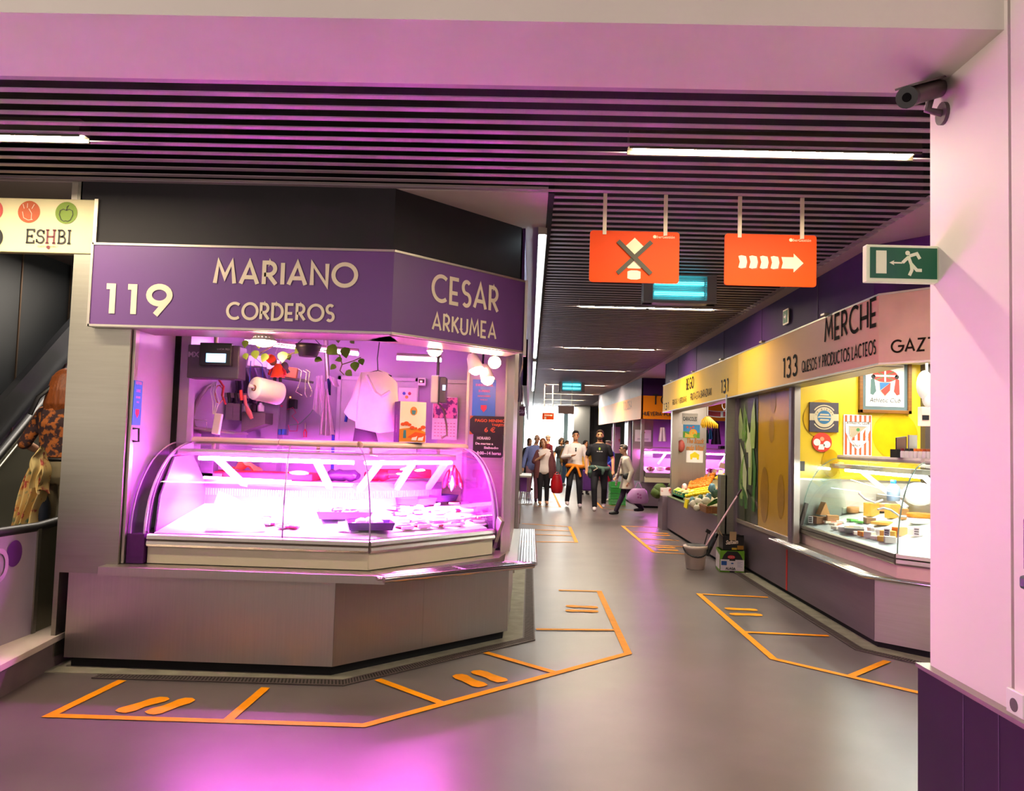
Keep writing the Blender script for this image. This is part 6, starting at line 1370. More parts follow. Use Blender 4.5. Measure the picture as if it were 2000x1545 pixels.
def snail(m, c, W_, H_):
    flat(m, [(-W_/2, -H_/2), (W_/2, -H_/2), (W_/2, -H_*.1), (-W_/2, 0)], c, XD, ZD, ND, 0, .002); disc(m, c+XD*W_*.1-ZD*H_*.12, H_*.3, XD, ZD, ND, 1, .003); disc(m, c+XD*W_*.1-ZD*H_*.12, H_*.2, XD, ZD, ND, 2, .004); disc(m, c+XD*W_*.1-ZD*H_*.12, H_*.1, XD, ZD, ND, 1, .005)
    flat(m, [(-W_*.4, -H_*.45), (W_*.35, -H_*.48), (W_*.1, -H_*.3), (-W_*.25, -H_*.2), (-W_*.38, -H_*.1)], c, XD, ZD, ND, 2, .0035)
    for x, z in ((-.25, .3), (-.05, .25), (.1, .33)): disc(m, c+XD*W_*x+ZD*H_*z, .02, XD, ZD, ND, 3, .003)
    return [mat('snail_green', '#5aa03a'), mat('snail_orange', '#f0a020'), mat('snail_yellow', '#e0c040'), mat('snail_red', '#e05a4a')]
notice(1334, 830, 1367, 855, 'blue and green picture of a snail below the caracoles notice', mat('snail_sky', '#3f9ad8', .5), None, snail)
notice(1340, 880, 1373, 903, 'white notice with a yellow arch below the orange brush lettering', PAPER, None, lambda m, c, W_, H_: (flat(m, [(-W_*.25, -H_*.25), (-W_*.15, -H_*.25), (-W_*.12, -H_*.1), (W_*.12, -H_*.1), (W_*.15, -H_*.25), (W_*.25, -H_*.25), (W_*.28, H_*.15), (0, H_*.38), (-W_*.28, H_*.15)], c, XD, ZD, ND, 0, .002), [mat('arch_yellow', '#e6d21a')])[1])
notice(1325, 843, 1333, 854, 'small white sticker at the left edge of the steel panel', PAPER)
q = at(1357, 872, Y=14.97); t = thing('brush_lettering', 'orange brush lettering on the steel panel above the yellow arch notice', 'lettering', q)
m = MB(); text(m, 'The Snack', .13, q+ZD*.06, XD, ZD, ND, 0, wid=.32, shear=.3, bold=.004); part('upper_line', m, mat('brush_orange', '#c07a30', .5), t); m = MB(); text(m, 'más Vital', .13, q-ZD*.07, XD, ZD, ND, 0, wid=.34, shear=.3, bold=.004); part('lower_line', m, mat('brush_orange', '#c07a30', .5), t)
m = MB(); disc(m, q+ZD*.20, .035, XD, ZD, ND, 0); part('leaf_dot', m, mat('dot_green', '#7fb02a'), t)
m = MB(); q = at(1330, 871, Y=14.9); m.ball(q, .075, .04, .11, wob=.03); solo('red_net_bag', m, mat('net_red', '#c05a50', .5, 0, .2, 30), 'red net bag hanging at the left edge of the steel panel', 'bag')
# bananas, scarf, hook
t = thing('banana_bunch', 'bunch of yellow bananas hanging at the fruit stall opening', 'bananas', at(1384, 815, Y=13.2)); top = at(1382, 812, Y=13.2); BAN = mat('banana_yellow', '#dba81c', .45, 0, .12, 10)
for k in range(8):
    an = -.9+k*.26; m = MB(); m.tube([top+Vector((.03*math.sin(an), 0, -.02)), top+Vector((.10*math.sin(an), -.05*math.cos(an*2), -.08)), top+Vector((.155*math.sin(an)+.02, -.05, -.15)), top+Vector((.15*math.sin(an)+.04, -.02, -.20))], [.012, .022, .022, .008], 8); part('banana', m, BAN, t)
m = MB(); m.tube([top, top+ZD*.05, (top.x, top.y, 2.42)], .006, 6); part('cord', m, WHITE, t)
a0 = at(1383, 806, Y=13.0); a1 = at(1440, 803, Y=11.2); m = MB()
for s in (0, .006): m.grid(lambda u, v: a0.lerp(a1, u)+ZD*(.045-.10*v-.03*math.sin(PI*u))+YD*s*0+XD*s, 16, 3)
t = solo('club_scarf', m, mat('scarf_red', '#c8202a', .8, 0, .1, 12), 'red club scarf with white edges strung across the fruit stall opening', 'scarf')
m = MB(); m.grid(lambda u, v: a0.lerp(a1, u)+ZD*(.043-.012*v-.03*math.sin(PI*u))+Vector((-.004, -.002, 0)), 16, 1); m.grid(lambda u, v: a0.lerp(a1, u)+ZD*(-.042-.012*v-.03*math.sin(PI*u))+Vector((-.004, -.002, 0)), 16, 1); m.grid(lambda u, v: a0.lerp(a1, .48+.09*u)+ZD*(.04-.09*v-.03)+Vector((-.006, -.003, 0)), 4, 2)
part('white_edge', m, PAPER, t)
m = MB(); q = at(1410, 797, Y=12); m.tube([(q.x, q.y, 2.42), q+ZD*.02, q+Vector((.03, 0, -.03)), q+Vector((.06, 0, .0))], .008, 8); solo('ceiling_hook', m, WHITE, 'white hook above the red scarf in the fruit stall', 'hook')
# produce
def onsl(px, py): return onplane(px, py, (2.56, 12, .66), (-.343, 0, 1))
ORG_F = mat('orange_peel', '#ef8414', .45, 0, .1, 40, bump=.1)
Rf = random.Random(11)
k = 0
for r in range(7):
    for c in range(9):
        x = 1346+c*4.6+r*1.8; y = 958-r*3.6-c*.55
        p = onsl(x, y); m = MB(); m.ball(p+ZD*.035+Vector((0, Rf.uniform(-.03, .03), Rf.uniform(0, .02))), .038, nu=10, nv=7); solo('orange_fruit', m, ORG_F, 'round orange in the big heap on the fruit slope', 'orange', 'heap of oranges'); k += 1
LEM = mat('lemon_peel', '#f0d21a', .4, 0, .08, 30)
for r in range(3):
    for c in range(9):
        p = onsl(1341+c*5.0+r*2, 972-r*4.5-c*.9); m = MB(); m.ball(p+ZD*.03, .045, .03, .03, 10, 7, rot=(0, 0, Rf.uniform(0, 3))); solo('lemon', m, LEM, 'yellow lemon in the row below the oranges', 'lemon', 'row of lemons')
BANG = mat('pepper_yellow', '#e6c414', .35, 0, .15, 10)
for c in range(12):
    p = onsl(1396+c*3.2, 938-c*1.2+2*(c % 2)); m = MB(); m.tube([p+ZD*.03, p+Vector((.06, .02, .06)), p+Vector((.14, .03, .05))], [.02, .03, .012], 8); solo('yellow_pepper', m, BANG, 'long yellow pepper above the paper bags on the slope', 'pepper', 'yellow peppers')
GARL = mat('garlic_rose', '#dcb79c', .6, 0, .12, 20)
for c in range(10):
    p = onsl(1408+(c % 5)*5.5, 953-(c//5)*7-(c % 5)*1.5); m = MB(); m.ball(p+ZD*.03, .045, .04, .035, 10, 7, wob=.04); solo('potato', m, GARL, 'pale rosy potato beside the yellow peppers', 'potato', 'rosy potatoes')
SWP = mat('sweet_potato', '#a8481c', .6, 0, .15, 12)
for c in range(8):
    p = onsl(1403+(c % 4)*4.5, 968-(c//4)*6-(c % 4)*1.5); m = MB(); m.ball(p+ZD*.03, .075, .032, .032, 10, 7, rot=(0, .1, Rf.uniform(-.6, .6)), wob=.03); solo('sweet_potato', m, SWP, 'brown sweet potato near the steel end post', 'sweet potato', 'sweet potatoes')
def crate(px0, px1, py, depth, h, mt, label, X=2.55, open_=True):
    a = at(px0, py, X=X); b = at(px1, py, X=X); y0, y1 = min(a.y, b.y), max(a.y, b.y); t = thing('produce_crate', label, 'crate', (X+depth/2, (y0+y1)/2, .616)); z0 = .617; th = .012
    m = MB(); m.box(X, X+depth, y0, y1, z0, z0+th); m.box(X, X+th, y0, y1, z0, z0+h); m.box(X+depth-th, X+depth, y0, y1, z0, z0+h); m.box(X, X+depth, y0, y0+th, z0, z0+h); m.box(X, X+depth, y1-th, y1, z0, z0+h); part('crate_body', m, mt, t)
    m = MB()
    for k in range(4): yy = y0+(y1-y0)*(.15+.2*k); m.box(X-.003, X, yy, yy+(y1-y0)*.1, z0+h*.62, z0+h*.8)
    for k in range(3): xx = X+depth*(.2+.25*k); m.box(xx, xx+depth*.12, y0-.003, y0, z0+h*.62, z0+h*.8)
    part('hand_hole', m, mat('crate_hole', '#c9a85a', .6), t)
    return X, X+depth, y0, y1, z0
CRG = mat('crate_green', '#16805a', .4, 0, .06)
x0, x1, y0, y1, z0 = crate(1313, 1335, 975, .40, .12, CRG, 'green plastic crate of squash at the front of the fruit stall', 2.56)
for k in range(7): m = MB(); q = Vector((x0+.08+.24*(k % 3)/2, y0+.12+(y1-y0-.24)*(k/6), z0+.10)); m.tube([q+Vector((-.08, 0, 0)), q+Vector((0, .03, .035)), q+Vector((.09, .0, .0))], [.02, .035, .03], 8); solo('squash', m, mat('squash_cream', '#e0cf8e', .45, 0, .12, 10), 'cream coloured squash in the green crate', 'squash', 'squash in the green crate')
for k in range(2): m = MB(); q = Vector((x0+.08+.05*k, y1-.18-.2*k, z0+.09)); m.ball(q, .09, .07, .06, wob=.06); solo('lettuce', m, mat('lettuce_green', '#9fc42a', .5, 0, .2, 20), ('pale green lettuce at the far end of the green crate', 'pale green lettuce beside the squash in the green crate')[k], 'lettuce')
x0, x1, y0, y1, z0 = crate(1303, 1318, 967, .5, .12, BLACK, 'black plastic crate of dark greens behind the green crate', 2.75)
for k in range(6): m = MB(); q = Vector((x0+.08+.3*(k % 3)/2, y0+.15+.5*(k//3), z0+.12)); m.ball(q, .10, .12, .06, 10, 7, wob=.10); solo('leafy_greens', m, mat('dark_leaf', '#4a5f22', .6, 0, .35, 16), 'bunch of dark leafy greens in the black crate', 'greens', 'dark greens')
for k, (x, y) in enumerate(((1290, 955), (1296, 962), (1284, 962))):
    m = MB(); q = at(x, y, Y=15.0); m.ball(q, .13, .12, .10, 10, 7, wob=.10); solo('leafy_greens', m, mat('dark_leaf', '#4a5f22', .6, 0, .35, 16), ('leafy greens at the top of the far corner stack', 'leafy greens right of the far corner stack', 'leafy greens left of the far corner stack')[k], 'greens')
m = MB(); a = at(1276, 980, Y=15.0); m.box(2.42, 2.68, 14.8, 15.1, .60, .74); solo('produce_crate', m, mat('white_red_carton', '#e6d8d4', .5, 0, .1, 8, hex2='#c8483a', thr=.6), 'white and red carton under the leafy greens at the far corner', 'crate', bevel=.004)
m = MB(); m.box(2.42, 2.95, 14.60, 15.1, 0, .598); solo('stall_counter', m, PLUM, 'plum coloured end counter at the far corner of the fruit stall', 'counter')
# basket of turnips with leeks
bk = thing('wicker_basket', 'brown wicker tray overhanging the fruit counter', 'basket', (2.6, 11.4, .62)); WK = mat('wicker', '#7d4a22', .7, 0, .3, 40, bump=.5)
m = MB(); Vb = [(2.42, 10.95), (2.44, 11.95), (2.90, 12.0), (2.90, 10.95)]
m.prism(Vb, .617, .63); 
for a, b in zip(Vb, Vb[1:]+Vb[:1]): wallseg(m, a, b, .617, .70, .02)
part('tray_body', m, WK, bk)
m = MB(); m.tube([(*p, .70) for p in Vb], .014, 8, closed=True); part('rim', m, WK, bk)
for k, (x, y, r) in enumerate(((1355, 984, .06), (1364, 980, .06), (1369, 988, .065), (1379, 978, .06), (1361, 992, .05), (1373, 993, .05), (1384, 991, .04))):
    q = at(x, y, Y=11.55-.03*k); m = MB(); m.ball(q, r, r, r*.92, 12, 8); t = solo('turnip', m, mat('turnip_white', '#e9dfc6', .45, 0, .08, 12), ('white turnip at the left of the wicker tray', 'white turnip at the top of the wicker tray', 'largest white turnip at the middle of the wicker tray', 'white turnip at the back right of the wicker tray', 'small white turnip at the lower left of the tray', 'small white turnip at the front of the tray', 'smallest turnip under the leek leaves')[k], 'turnip', 'turnips in the wicker tray')
    mm = MB(); mm.cyl(q+ZD*r*.8, q+ZD*(r+.015), .008); part('stalk', mm, gl[0], t)
LKG = mat('leek_leaf', '#3f7a20', .45, 0, .25, 12)
for k in range(6):
    q = at(1378, 990, Y=11.3); e = at(1418+2*(k % 3), 974+6*k-4, Y=11.0-.02*k); md = q.lerp(e, .5)+ZD*.03*(1 if k < 3 else -.2); m = MB(); m.tube([q, md, e], [.012, .032, .018], 8, flat=.35); solo('leek', m, LKG, 'green leek leaf number %s from the top on the wicker tray' % ('one', 'two', 'three', 'four', 'five', 'six')[k], 'leek', 'leeks')
m = MB(); q = at(1342, 985, X=2.43); m.grid(lambda u, v: (2.432-.02*v+.015*math.sin(u*7), q.y-.12+.24*u, .70-.15*v*(1-.3*u)), 10, 8); m.grid(lambda u, v: (2.422-.02*v+.015*math.sin(u*7), q.y-.12+.24*u, .70-.15*v*(1-.3*u)), 10, 8); solo('yellow_bag', m, mat('yellow_plastic', '#e6d22a', .35), 'yellow plastic bag hanging over the left rim of the wicker tray', 'bag')
for k, (x, y, s) in enumerate(((1390, 953, .065), (1396, 963, .07), (1384, 971, .055), (1368, 973, .05), (1352, 977, .05))):
    q = at(x, y, Y=11.9); m = MB(); m.ball(q, s*.8, s*.7, s, 12, 9, wob=.10); solo('plastic_bag', m, mat('blue_plastic_%d' % (k % 2), ('#7aa8b8', '#4a6a5a')[k % 2], .25, 0, .25, 14), ('pale blue bag of greens, top one above the leeks', 'pale blue bag of greens above the leeks, lower one', 'dark green bag left of the blue bags', 'dark green bag behind the turnips', 'dark green bag at the left end of the wicker tray')[k], 'bag')
for k, (x, y) in enumerate(((1415, 973), (1421, 975), (1418, 964))):
    q = at(x, y, Y=11.0); m = MB(); m.ball(q, .045, wob=.03); solo('tangerine', m, (ORG_F, ORG_F, LEM)[k], ('tangerine beside the end post, left one', 'tangerine beside the end post, right one', 'yellow fruit above the two tangerines by the end post')[k], 'fruit')
for k, (x, y) in enumerate(((1383, 937), (1395, 930), (1407, 932), (1412, 918), (1425, 917))):
    q = onsl(x, y); m = MB(); m.obox(q+ZD*.08, (.005, .16+.05*(k % 2), .11), (.1, .35, .15*k)); solo('price_card', m, mat('kraft_paper', '#d9a88a', .7) if k != 2 else PAPER, ('tan price card behind the oranges', 'white and tan price card above the yellow peppers, left', 'white price card lying on the yellow peppers', 'large tan paper sheet at the top of the slope', 'tan price card at the top right of the slope')[k], 'price card')
for k, (x, y) in enumerate(((1433, 915), (1436, 905), (1430, 925))):
    q = at(x, y, Y=11.5); m = MB(); m.ball(q, .07, .07, .06, 10, 7, wob=.09); solo('artichoke', m, mat('olive_leaf', '#8a9a2a', .5, 0, .3, 16), ('olive green artichoke at the top right of the slope', 'highest olive green artichoke at the right window post', 'lower olive green artichoke at the right window post')[k], 'artichoke')
m = MB(); m.ball(at(1337, 952, Y=14), .05, .05, .07); solo('red_carton', m, mat('white_red_carton2', '#e6d0cc', .5, 0, .1, 10, hex2='#c8402a', thr=.5), 'small red and white packet at the far left of the slope', 'packet')

# bucket, mop, dustpan, cartons
bkt = thing('mop_bucket', 'white plastic mop bucket standing on the floor by the fruit stall', 'bucket', (2.08, 10.0, 0))
BW = mat('bucket_white', '#e6cfc4', .4, 0, .04); c = Vector((2.085, 10.08, 0))
m = MB(); m.lathe([(.001, .004), (.105, 0), (.112, .01), (.137, .245), (.147, .25), (.149, .285), (.140, .29), (.132, .27), (.11, .03), (.001, .028)], c, 32); part('pail', m, BW, bkt)
m = MB(); m.tube([c+Vector((-.15, 0, .262))]+[c+Vector((.15*math.cos(PI+PI*k/12), -.15*math.sin(PI*k/12), .262-.10*math.sin(PI*k/12))) for k in range(1, 12)]+[c+Vector((.15, 0, .262))], .009, 8); part('handle', m, BLACK, bkt)
m = MB(); m.lathe([(.13, .29), (.12, .296), (.07, .24), (.05, .24)], c+Vector((.02, .03, 0)), 22); part('wringer', m, BLACK, bkt)
mp = thing('mop', 'mop with a long pale pink handle standing in the bucket', 'mop', c)
h0 = Vector((2.10, 10.08, .10)); h1 = at(1471, 956, Y=10.2); h1 = Vector((min(h1.x, 2.66), 10.15, h1.z)); hd = (h1-h0).normalized()
m = MB(); m.cyl(h0, h1-hd*.10, .012, n=10); part('handle', m, mat('mop_pink', '#e6b3c4', .35), mp)
m = MB(); m.cyl(h1-hd*.10, h1, .014, .012, n=10); part('grip', m, mat('grip_plum', '#4a1a3a', .5), mp)
m = MB(); m.lathe([(.001, .03), (.07, .04), (.08, .10), (.03, .14), (.012, .16)], c+Vector((.012, 0, 0)), 16); part('mop_head', m, mat('mop_yarn', '#8f8a86', .9, 0, .2, 40), mp)
dp = thing('dustpan', 'black long handled dustpan and brush leaning behind the bucket', 'dustpan', (2.3, 10.25, 0))
a = at(1383, 1038, Y=10.25); b = at(1372, 1075, Y=10.22)
m = MB(); m.tube([a, at(1376, 1062, Y=10.22), at(1369, 1082, Y=10.2)], .007, 8); m.obox(a+Vector((.0, 0, .0)), (.06, .03, .045), (0, .5, 0)); part('wire_frame', m, BLACK, dp)
p0 = at(1399, 1042, Y=10.22); p1 = at(1379, 1085, Y=10.15); dd = (p1-p0); 
m = MB(); m.obox(p0.lerp(p1, .5), (.065, .04, dd.length), dd.to_track_quat('Z', 'Y').to_matrix()); part('pan', m, BLACK, dp, bevel=.006)
m = MB()
for k in range(9): q = p0.lerp(p1, .2+.045*k); m.obox(q+Vector((0, -.022, 0)), (.055, .006, .006), dd.to_track_quat('Z', 'Y').to_matrix())
part('rib', m, mat('rib_grey', '#6d6570', .5), dp)
bx = thing('carton_box', 'lower green black and white carton on the floor beside the mop bucket', 'box', (2.5, 10.0, 0), None, -.08)
a = at(1404, 1117, Z=0); 
def carton(t, x0, x1, y0, y1, z0, z1, mts, th=.006):
    m = MB(); m.box(x0, x1, y0, y1, z0, z0+th); m.box(x0, x1, y0, y0+th, z0, z1); m.box(x0, x1, y1-th, y1, z0, z1); m.box(x0, x0+th, y0, y1, z0, z1); m.box(x1-th, x1, y0, y1, z0, z1); return m
GRN = mat('carton_green', '#6aa01c', .5); CPW = mat('carton_lilac_white', '#e6d6e0', .5); CBK = mat('carton_black', '#151214', .5); KRF = mat('kraft', '#d9b48a', .7)
m = carton(bx, -.145, .145, -.12, .22, .002, .26, None); part('carton', m, GRN, bx, local=True)
def bxp(pts, mi, o, m): m.ngon([(p[0], -.1205-o, p[1]) for p in pts], mi)
m = MB(); bxp([(-.14, .02), (.14, .02), (.14, .155), (-.14, .155)], 0, .001, m); part('white_label', m, CPW, bx, local=True)
m = MB(); bxp([(-.125, .156), (.125, .156), (.10, .21), (.06, .255), (-.06, .255), (-.10, .21)], 0, .001, m); bxp([(-.035, .14), (.035, .14), (.035, .156), (-.035, .156)], 0, .0015, m); bxp([(-.03, .002), (.03, .002), (.03, .02), (-.03, .02)], 0, .0015, m); part('black_panel', m, CBK, bx, local=True)
m = MB(); disc(m, (-.012, -.121, .185), .045, XD, ZD, ND, 0, .002, 24, .022); text(m, 'HORTS', .028, (-.012, -.121, .176), XD, ZD, ND, 1, off=.004, wid=.07); part('red_logo', m, [mat('logo_red', '#d02a3a'), mat('logo_pink', '#e8a0a0')], bx, local=True)
m = MB(); bxp([(-.13, .085), (-.065, .085), (-.065, .135), (-.13, .135)], 0, .002, m); disc(m, (0, -.121, .11), .016, XD, ZD, ND, 0, .002, 14, .008)
for k in range(5): bxp([(.06, .07+.014*k), (.12-.02*(k % 2), .07+.014*k), (.12-.02*(k % 2), .073+.014*k), (.06, .073+.014*k)], 1, .002, m)
text(m, 'ALAGA', .04, (-.02, -.121, .035), XD, ZD, ND, 2, wid=.12, bold=.0015); part('label_print', m, [mat('label_blue', '#2050a0'), mat('label_lilac', '#8a80b8'), INK], bx, local=True)
m = MB(); m.ngon([(-.1465, .21, .03), (-.1465, -.10, .03), (-.1465, -.10, .20), (-.1465, .21, .24)], 0); part('side_print', m, mat('carton_side', '#d8ccd4', .5, 0, .1, 9, hex2='#3a4a2a', thr=.58), bx, local=True)
b2 = thing('carton_box', 'upper black open carton stacked on the green carton', 'box', (2.52, 10.03, .262), None, -.05)
m = carton(b2, -.125, .125, -.10, .18, 0, .165, None); part('carton', m, CBK, b2, local=True)
m = MB(); text(m, 'Saftein', .07, (-.02, -.101, .075), (1, 0, .12), (-.12, 0, 1), ND, 0, wid=.15, shear=.3, bold=.0025); part('script_print', m, mat('script_cream', '#e6cdbf', .5), b2, local=True)
m = MB(); m.ngon([(-.02, -.102, .005), (.04, -.102, .005), (.04, -.102, .03), (-.02, -.102, .03)], 0); m.ngon([(.045, -.102, .01), (.12, -.102, .01), (.12, -.102, .058), (.045, -.102, .058)], 1); part('gold_label', m, [mat('label_gold', '#c9a02a'), mat('label_brown', '#a06a20')], b2, local=True)
for k, (x0, x1, z1, mt, ry) in enumerate(((-.05, .03, .225, KRF, .25), (.035, .12, .185, CBK, .1))):
    m = MB(); m.ext([(x0, -.10, .12 if k == 0 else .16), (x1, -.10, .12 if k == 0 else .16), (x1, -.104-ry*.05, z1), (x0, -.104-ry*.05, z1)], (0, -.004, 0)); part('flap', m, mt, b2, local=True)
m = MB(); m.ext([(-.125, -.09, .165), (-.125, .05, .165), (-.17, .03, .225), (-.16, -.07, .225)], (-.004, 0, .002)); part('flap', m, KRF, b2, local=True)

# ================================================================ ORANGE POULTRY STALL FURTHER BACK
po = thing('market_stall', 'distant orange signed poultry stall beyond the fruit stall', 'market stall', (3.5, 21, 0))
m = MB(); m.box(2.75, 6.5, 19.6, 19.64, .05, .62); m.prism([(2.72, 19.6), (2.75, 19.6), (2.5, 26), (2.45, 26)], .05, .62); m.box(2.8, 6.4, 19.65, 25, 0, .05, 1); part('base_panel', m, [PLUM, VOID], po)
m = MB(); m.box(2.62, 6.5, 19.05, 19.1, 2.68, 3.10); m.prism([(2.61, 19.05), (2.65, 19.05), (2.28, 26.5), (2.24, 26.5)], 2.68, 3.1, 1); part('fascia', m, [VIOLET, mat('grey_violet_fascia', '#8f8892', .4)], po)
m = MB(); m.box(2.7, 6.5, 19.2, 26, 2.42, 2.45); part('inner_ceiling', m, LILAC, po)
m = MB(); m.box(2.9, 6.5, 22.4, 22.45, 0, 2.42); part('rear_wall', m, LILAC, po)
a = at(1216, 820, Y=21.5)
for b_ in ((2.70, 2.78, 19.6, 19.7, .6, 2.2), (2.60, 2.68, 21.4, 21.5, .6, 2.2), (2.48, 2.54, 24.0, 24.1, .6, 2.2)): m = MB(); m.box(*b_); part('post', m, STEEL, po)
a = at(1237, 975, Y=19.9); b = at(1281, 822, Y=19.9); m = MB(); m.box(a.x, b.x, 20.3, 20.35, .62, 2.3); part('steel_panel', m, STEELH, po)
m = MB(); m.prism([(2.68, 21.5), (2.70, 21.5), (2.66, 22.5), (2.64, 22.5)], .62, 2.3); part('side_panel', m, LILAC, po)
ps = thing('shop_sign', 'distant orange sign of the poultry stall', 'sign', (3, 19.0, 2.13))
SO = mat('sign_orange', '#e8830f', .22, 0, .03, 2)
m = MB(); m.box(2.61, 6.5, 19.0, 19.05, 2.13, 2.68); part('front_panel', m, SO, ps)
m = MB(); m.prism([(2.60, 19.0), (2.65, 19.0), (2.28, 26.3), (2.23, 26.3)], 2.13, 2.68); part('side_panel', m, mat('sign_orange_lit', '#e39a52', .45, 0, .03, 2, spec=.3), ps)  # paler side: window reflection put into the sign colour
m = MB(); q = at(1275, 790, Y=18.99); letters(m, 'TOLOSA', .23, .03, q, XD, ZD, ND, 0); q = at(1255, 811, Y=18.99); letters(m, 'HUEVERIA-POLLERIA', .085, .014, q, XD, ZD, ND, 0, wid=.95); part('lettering', m, INK, ps)
m = MB(); d = Vector((-.37, 7.3, 0)).normalized(); letters(m, 'TOLOSA', .2, .03, Vector((2.47, 21.5, 2.42)), -d, ZD, (-1, -.05, 0), 0, wid=1.3, gap=.3); letters(m, 'HUEVERIA-POLLERIA', .09, .014, Vector((2.44, 22.4, 2.22)), -d, ZD, (-1, -.05, 0), 0, wid=2.2); part('side_lettering', m, mat('sign_brown', '#9a6a3a'), ps)
a = at(1240, 862, Y=20.28); b = at(1272, 840, Y=20.28); t = thing('paper_notice', 'white notice with a red hen head on the poultry stall panel', 'notice', (a.x, 20.28, a.z)); m = MB(); m.box(a.x, b.x, 20.285, 20.295, a.z, b.z); part('sheet', m, PAPER, t)
m = MB(); c = Vector(((a.x+b.x)/2, 20.285, (a.z+b.z)/2)); disc(m, c+ZD*.08, .05, XD, ZD, ND, 0, .004, 14, .03); flat(m, [(-.03, .03), (.03, .03), (0, -.05)], c, XD, ZD, ND, 1, .004)
for k in range(2): m.ngon([c+Vector((x, -.004, -.08-.03*k+z)) for x, z in ((-.14, 0), (.14, 0), (.14, .012), (-.14, .012))], 2)
part('hen_print', m, [mat('hen_red', '#c8202c'), mat('hen_orange', '#e0662a'), mat('hen_grey', '#a890a8')], t)
a = at(1194, 885, Y=25); b = at(1212, 834, Y=25); m = MB(); m.box(a.x, b.x, 25, 25.02, a.z, b.z); solo('paper_notice', m, mat('magenta_inner_wall', '#e8a0d8', .5, 0, .1, 6, hex2='#d84a5a', thr=.62), 'tall pink board standing for the magenta inner wall of the poultry stall', 'notice')  # board coloured like the magenta lit inner wall, with red patches
pc = thing('display_case', 'distant pink lit display case of the poultry stall', 'display case', (3.5, 19.6, .63))
m = MB(); m.box(2.78, 5.6, 19.35, 19.5, .63, .76); m.box(2.78, 5.6, 19.33, 19.36, .76, .86, 1); part('lower_panel', m, [CASEP, STEEL], pc)
m = MB(); m.ngon([(2.8, 19.36, .86), (5.6, 19.36, .86), (5.6, 20.2, .98), (2.8, 20.2, .98)]); part('deck', m, MEATW, pc)
m = MB(); m.box(2.8, 5.6, 20.2, 20.24, .9, 1.2); part('back_panel', m, LILAC, pc)
m = MB(); m.grid(lambda u, v: (2.8+2.8*u, 19.36+.55*(1-math.cos(v*PI/2)), .86+.60*math.sin(v*PI/2)), 6, 12); part('glass_pane', m, CG, pc)
m = MB(); m.box(2.8, 5.6, 19.88, 19.98, 1.45, 1.48); m.box(2.8, 5.6, 19.95, 20.1, 1.36, 1.39); part('top_rail', m, STEEL, pc)
for x in (3.2, 3.9, 4.7): m = MB(); m.obox((x+.1, 20.1, 1.2), (.06, .03, .36), (0, .6, 0)); part('strut', m, ST, pc)
m = MB(); m.cyl((2.85, 20.0, 1.34), (5.5, 20.0, 1.34), .018, n=8); part('tube', m, glow('magenta_tube_far', (1.0, .16, .95), 110.0), pc)
for k in range(9):
    m = MB(); m.ball((2.95+.24*k, 19.6+.1*(k % 3), .95), .10, .08, .06, 10, 7, wob=.05); solo('poultry', m, (RAW, FAT, RED)[k % 3], 'poultry piece number %s from the left in the distant pink case' % ('one', 'two', 'three', 'four', 'five', 'six', 'seven', 'eight', 'nine')[k], 'meat', 'poultry in the distant case')
# hanging things in front of the poultry stall's right half
for k, (x, y0, y1, w_, mt, nm, lb) in enumerate(((1399, 826, 868, 10, 'violet_garment', 'garment', 'dark violet garment hanging beyond the bananas'), (1388, 838, 858, 5, 'blue_garment', 'garment', 'blue cloth hanging left of the violet garment'), (1381, 840, 866, 4, 'green_garment', 'garment', 'dark green cloth hanging at the edge of the steel panel'), (1294, 835, 862, 9, 'white_film', 'plastic_bag', 'white plastic bag hanging over the poultry case'))):
    mt = mat(mt, {'violet_garment': '#3a1f4a', 'blue_garment': '#1f5fa8', 'green_garment': '#1f4a4a', 'white_film': '#e6c8e0'}[mt], .8); a = at(x-w_*.5, y0, Y=19.2); b = at(x+w_*.5, y0, Y=19.2); c_ = at(x-w_, y1, Y=19.2); d = at(x+w_, y1, Y=19.2); m = MB()
    for s in (0, .02): m.grid(lambda u, v: a.lerp(b, u).lerp(c_.lerp(d, u), v)+Vector((0, .03*math.sin(u*14)*v+s, 0)), 14, 6)
    solo(nm, m, mt, lb, 'cloth' if nm == 'garment' else 'bag')
m = MB(); q = at(1416, 873, Y=19.6); m.box(q.x-.12, q.x+.12, 19.55, 19.8, 1.48, 1.55); solo('counter_tray', m, BLACK, 'small black tray on the rail of the distant pink case', 'tray')

# ================================================================ SECOND STALL ON THE LEFT, FURTHER ALONG
l2 = thing('market_stall', 'second stall along the left side of the corridor seen edge on', 'market stall', (-1.5, 12, 0))
m = MB(); m.box(-3, -.15, 9.3, 9.34, .05, .62); m.box(-.19, -.15, 9.3, 20, .05, .62); part('base_panel', m, STEELH, l2)
for y_ in (9.28, 11.0, 14.9): m = MB(); m.box(-.19, -.13, y_, y_+.08, 0, 2.2); part('post', m, STEEL, l2)
m = MB(); m.box(-3, -.08, 9.3, 9.36, 2.66, 3.1); m.box(-.11, -.08, 9.3, 24, 2.66, 3.1); part('fascia', m, VIOLET, l2)
m = MB(); m.box(-3, -.05, 9.2, 9.26, 2.15, 2.68); m.box(-.10, -.05, 9.2, 24, 2.15, 2.68); part('sign_panel', m, SIGNV, l2)
m = MB(); m.box(-3, -.2, 14, 14.1, 0, 3.1); part('rear_wall', m, LILAC, l2)
slat_shelf('b', -.14, .045, 11.15, 13.75, .66, 'far slatted steel bag shelf on the left side of the corridor', 5)
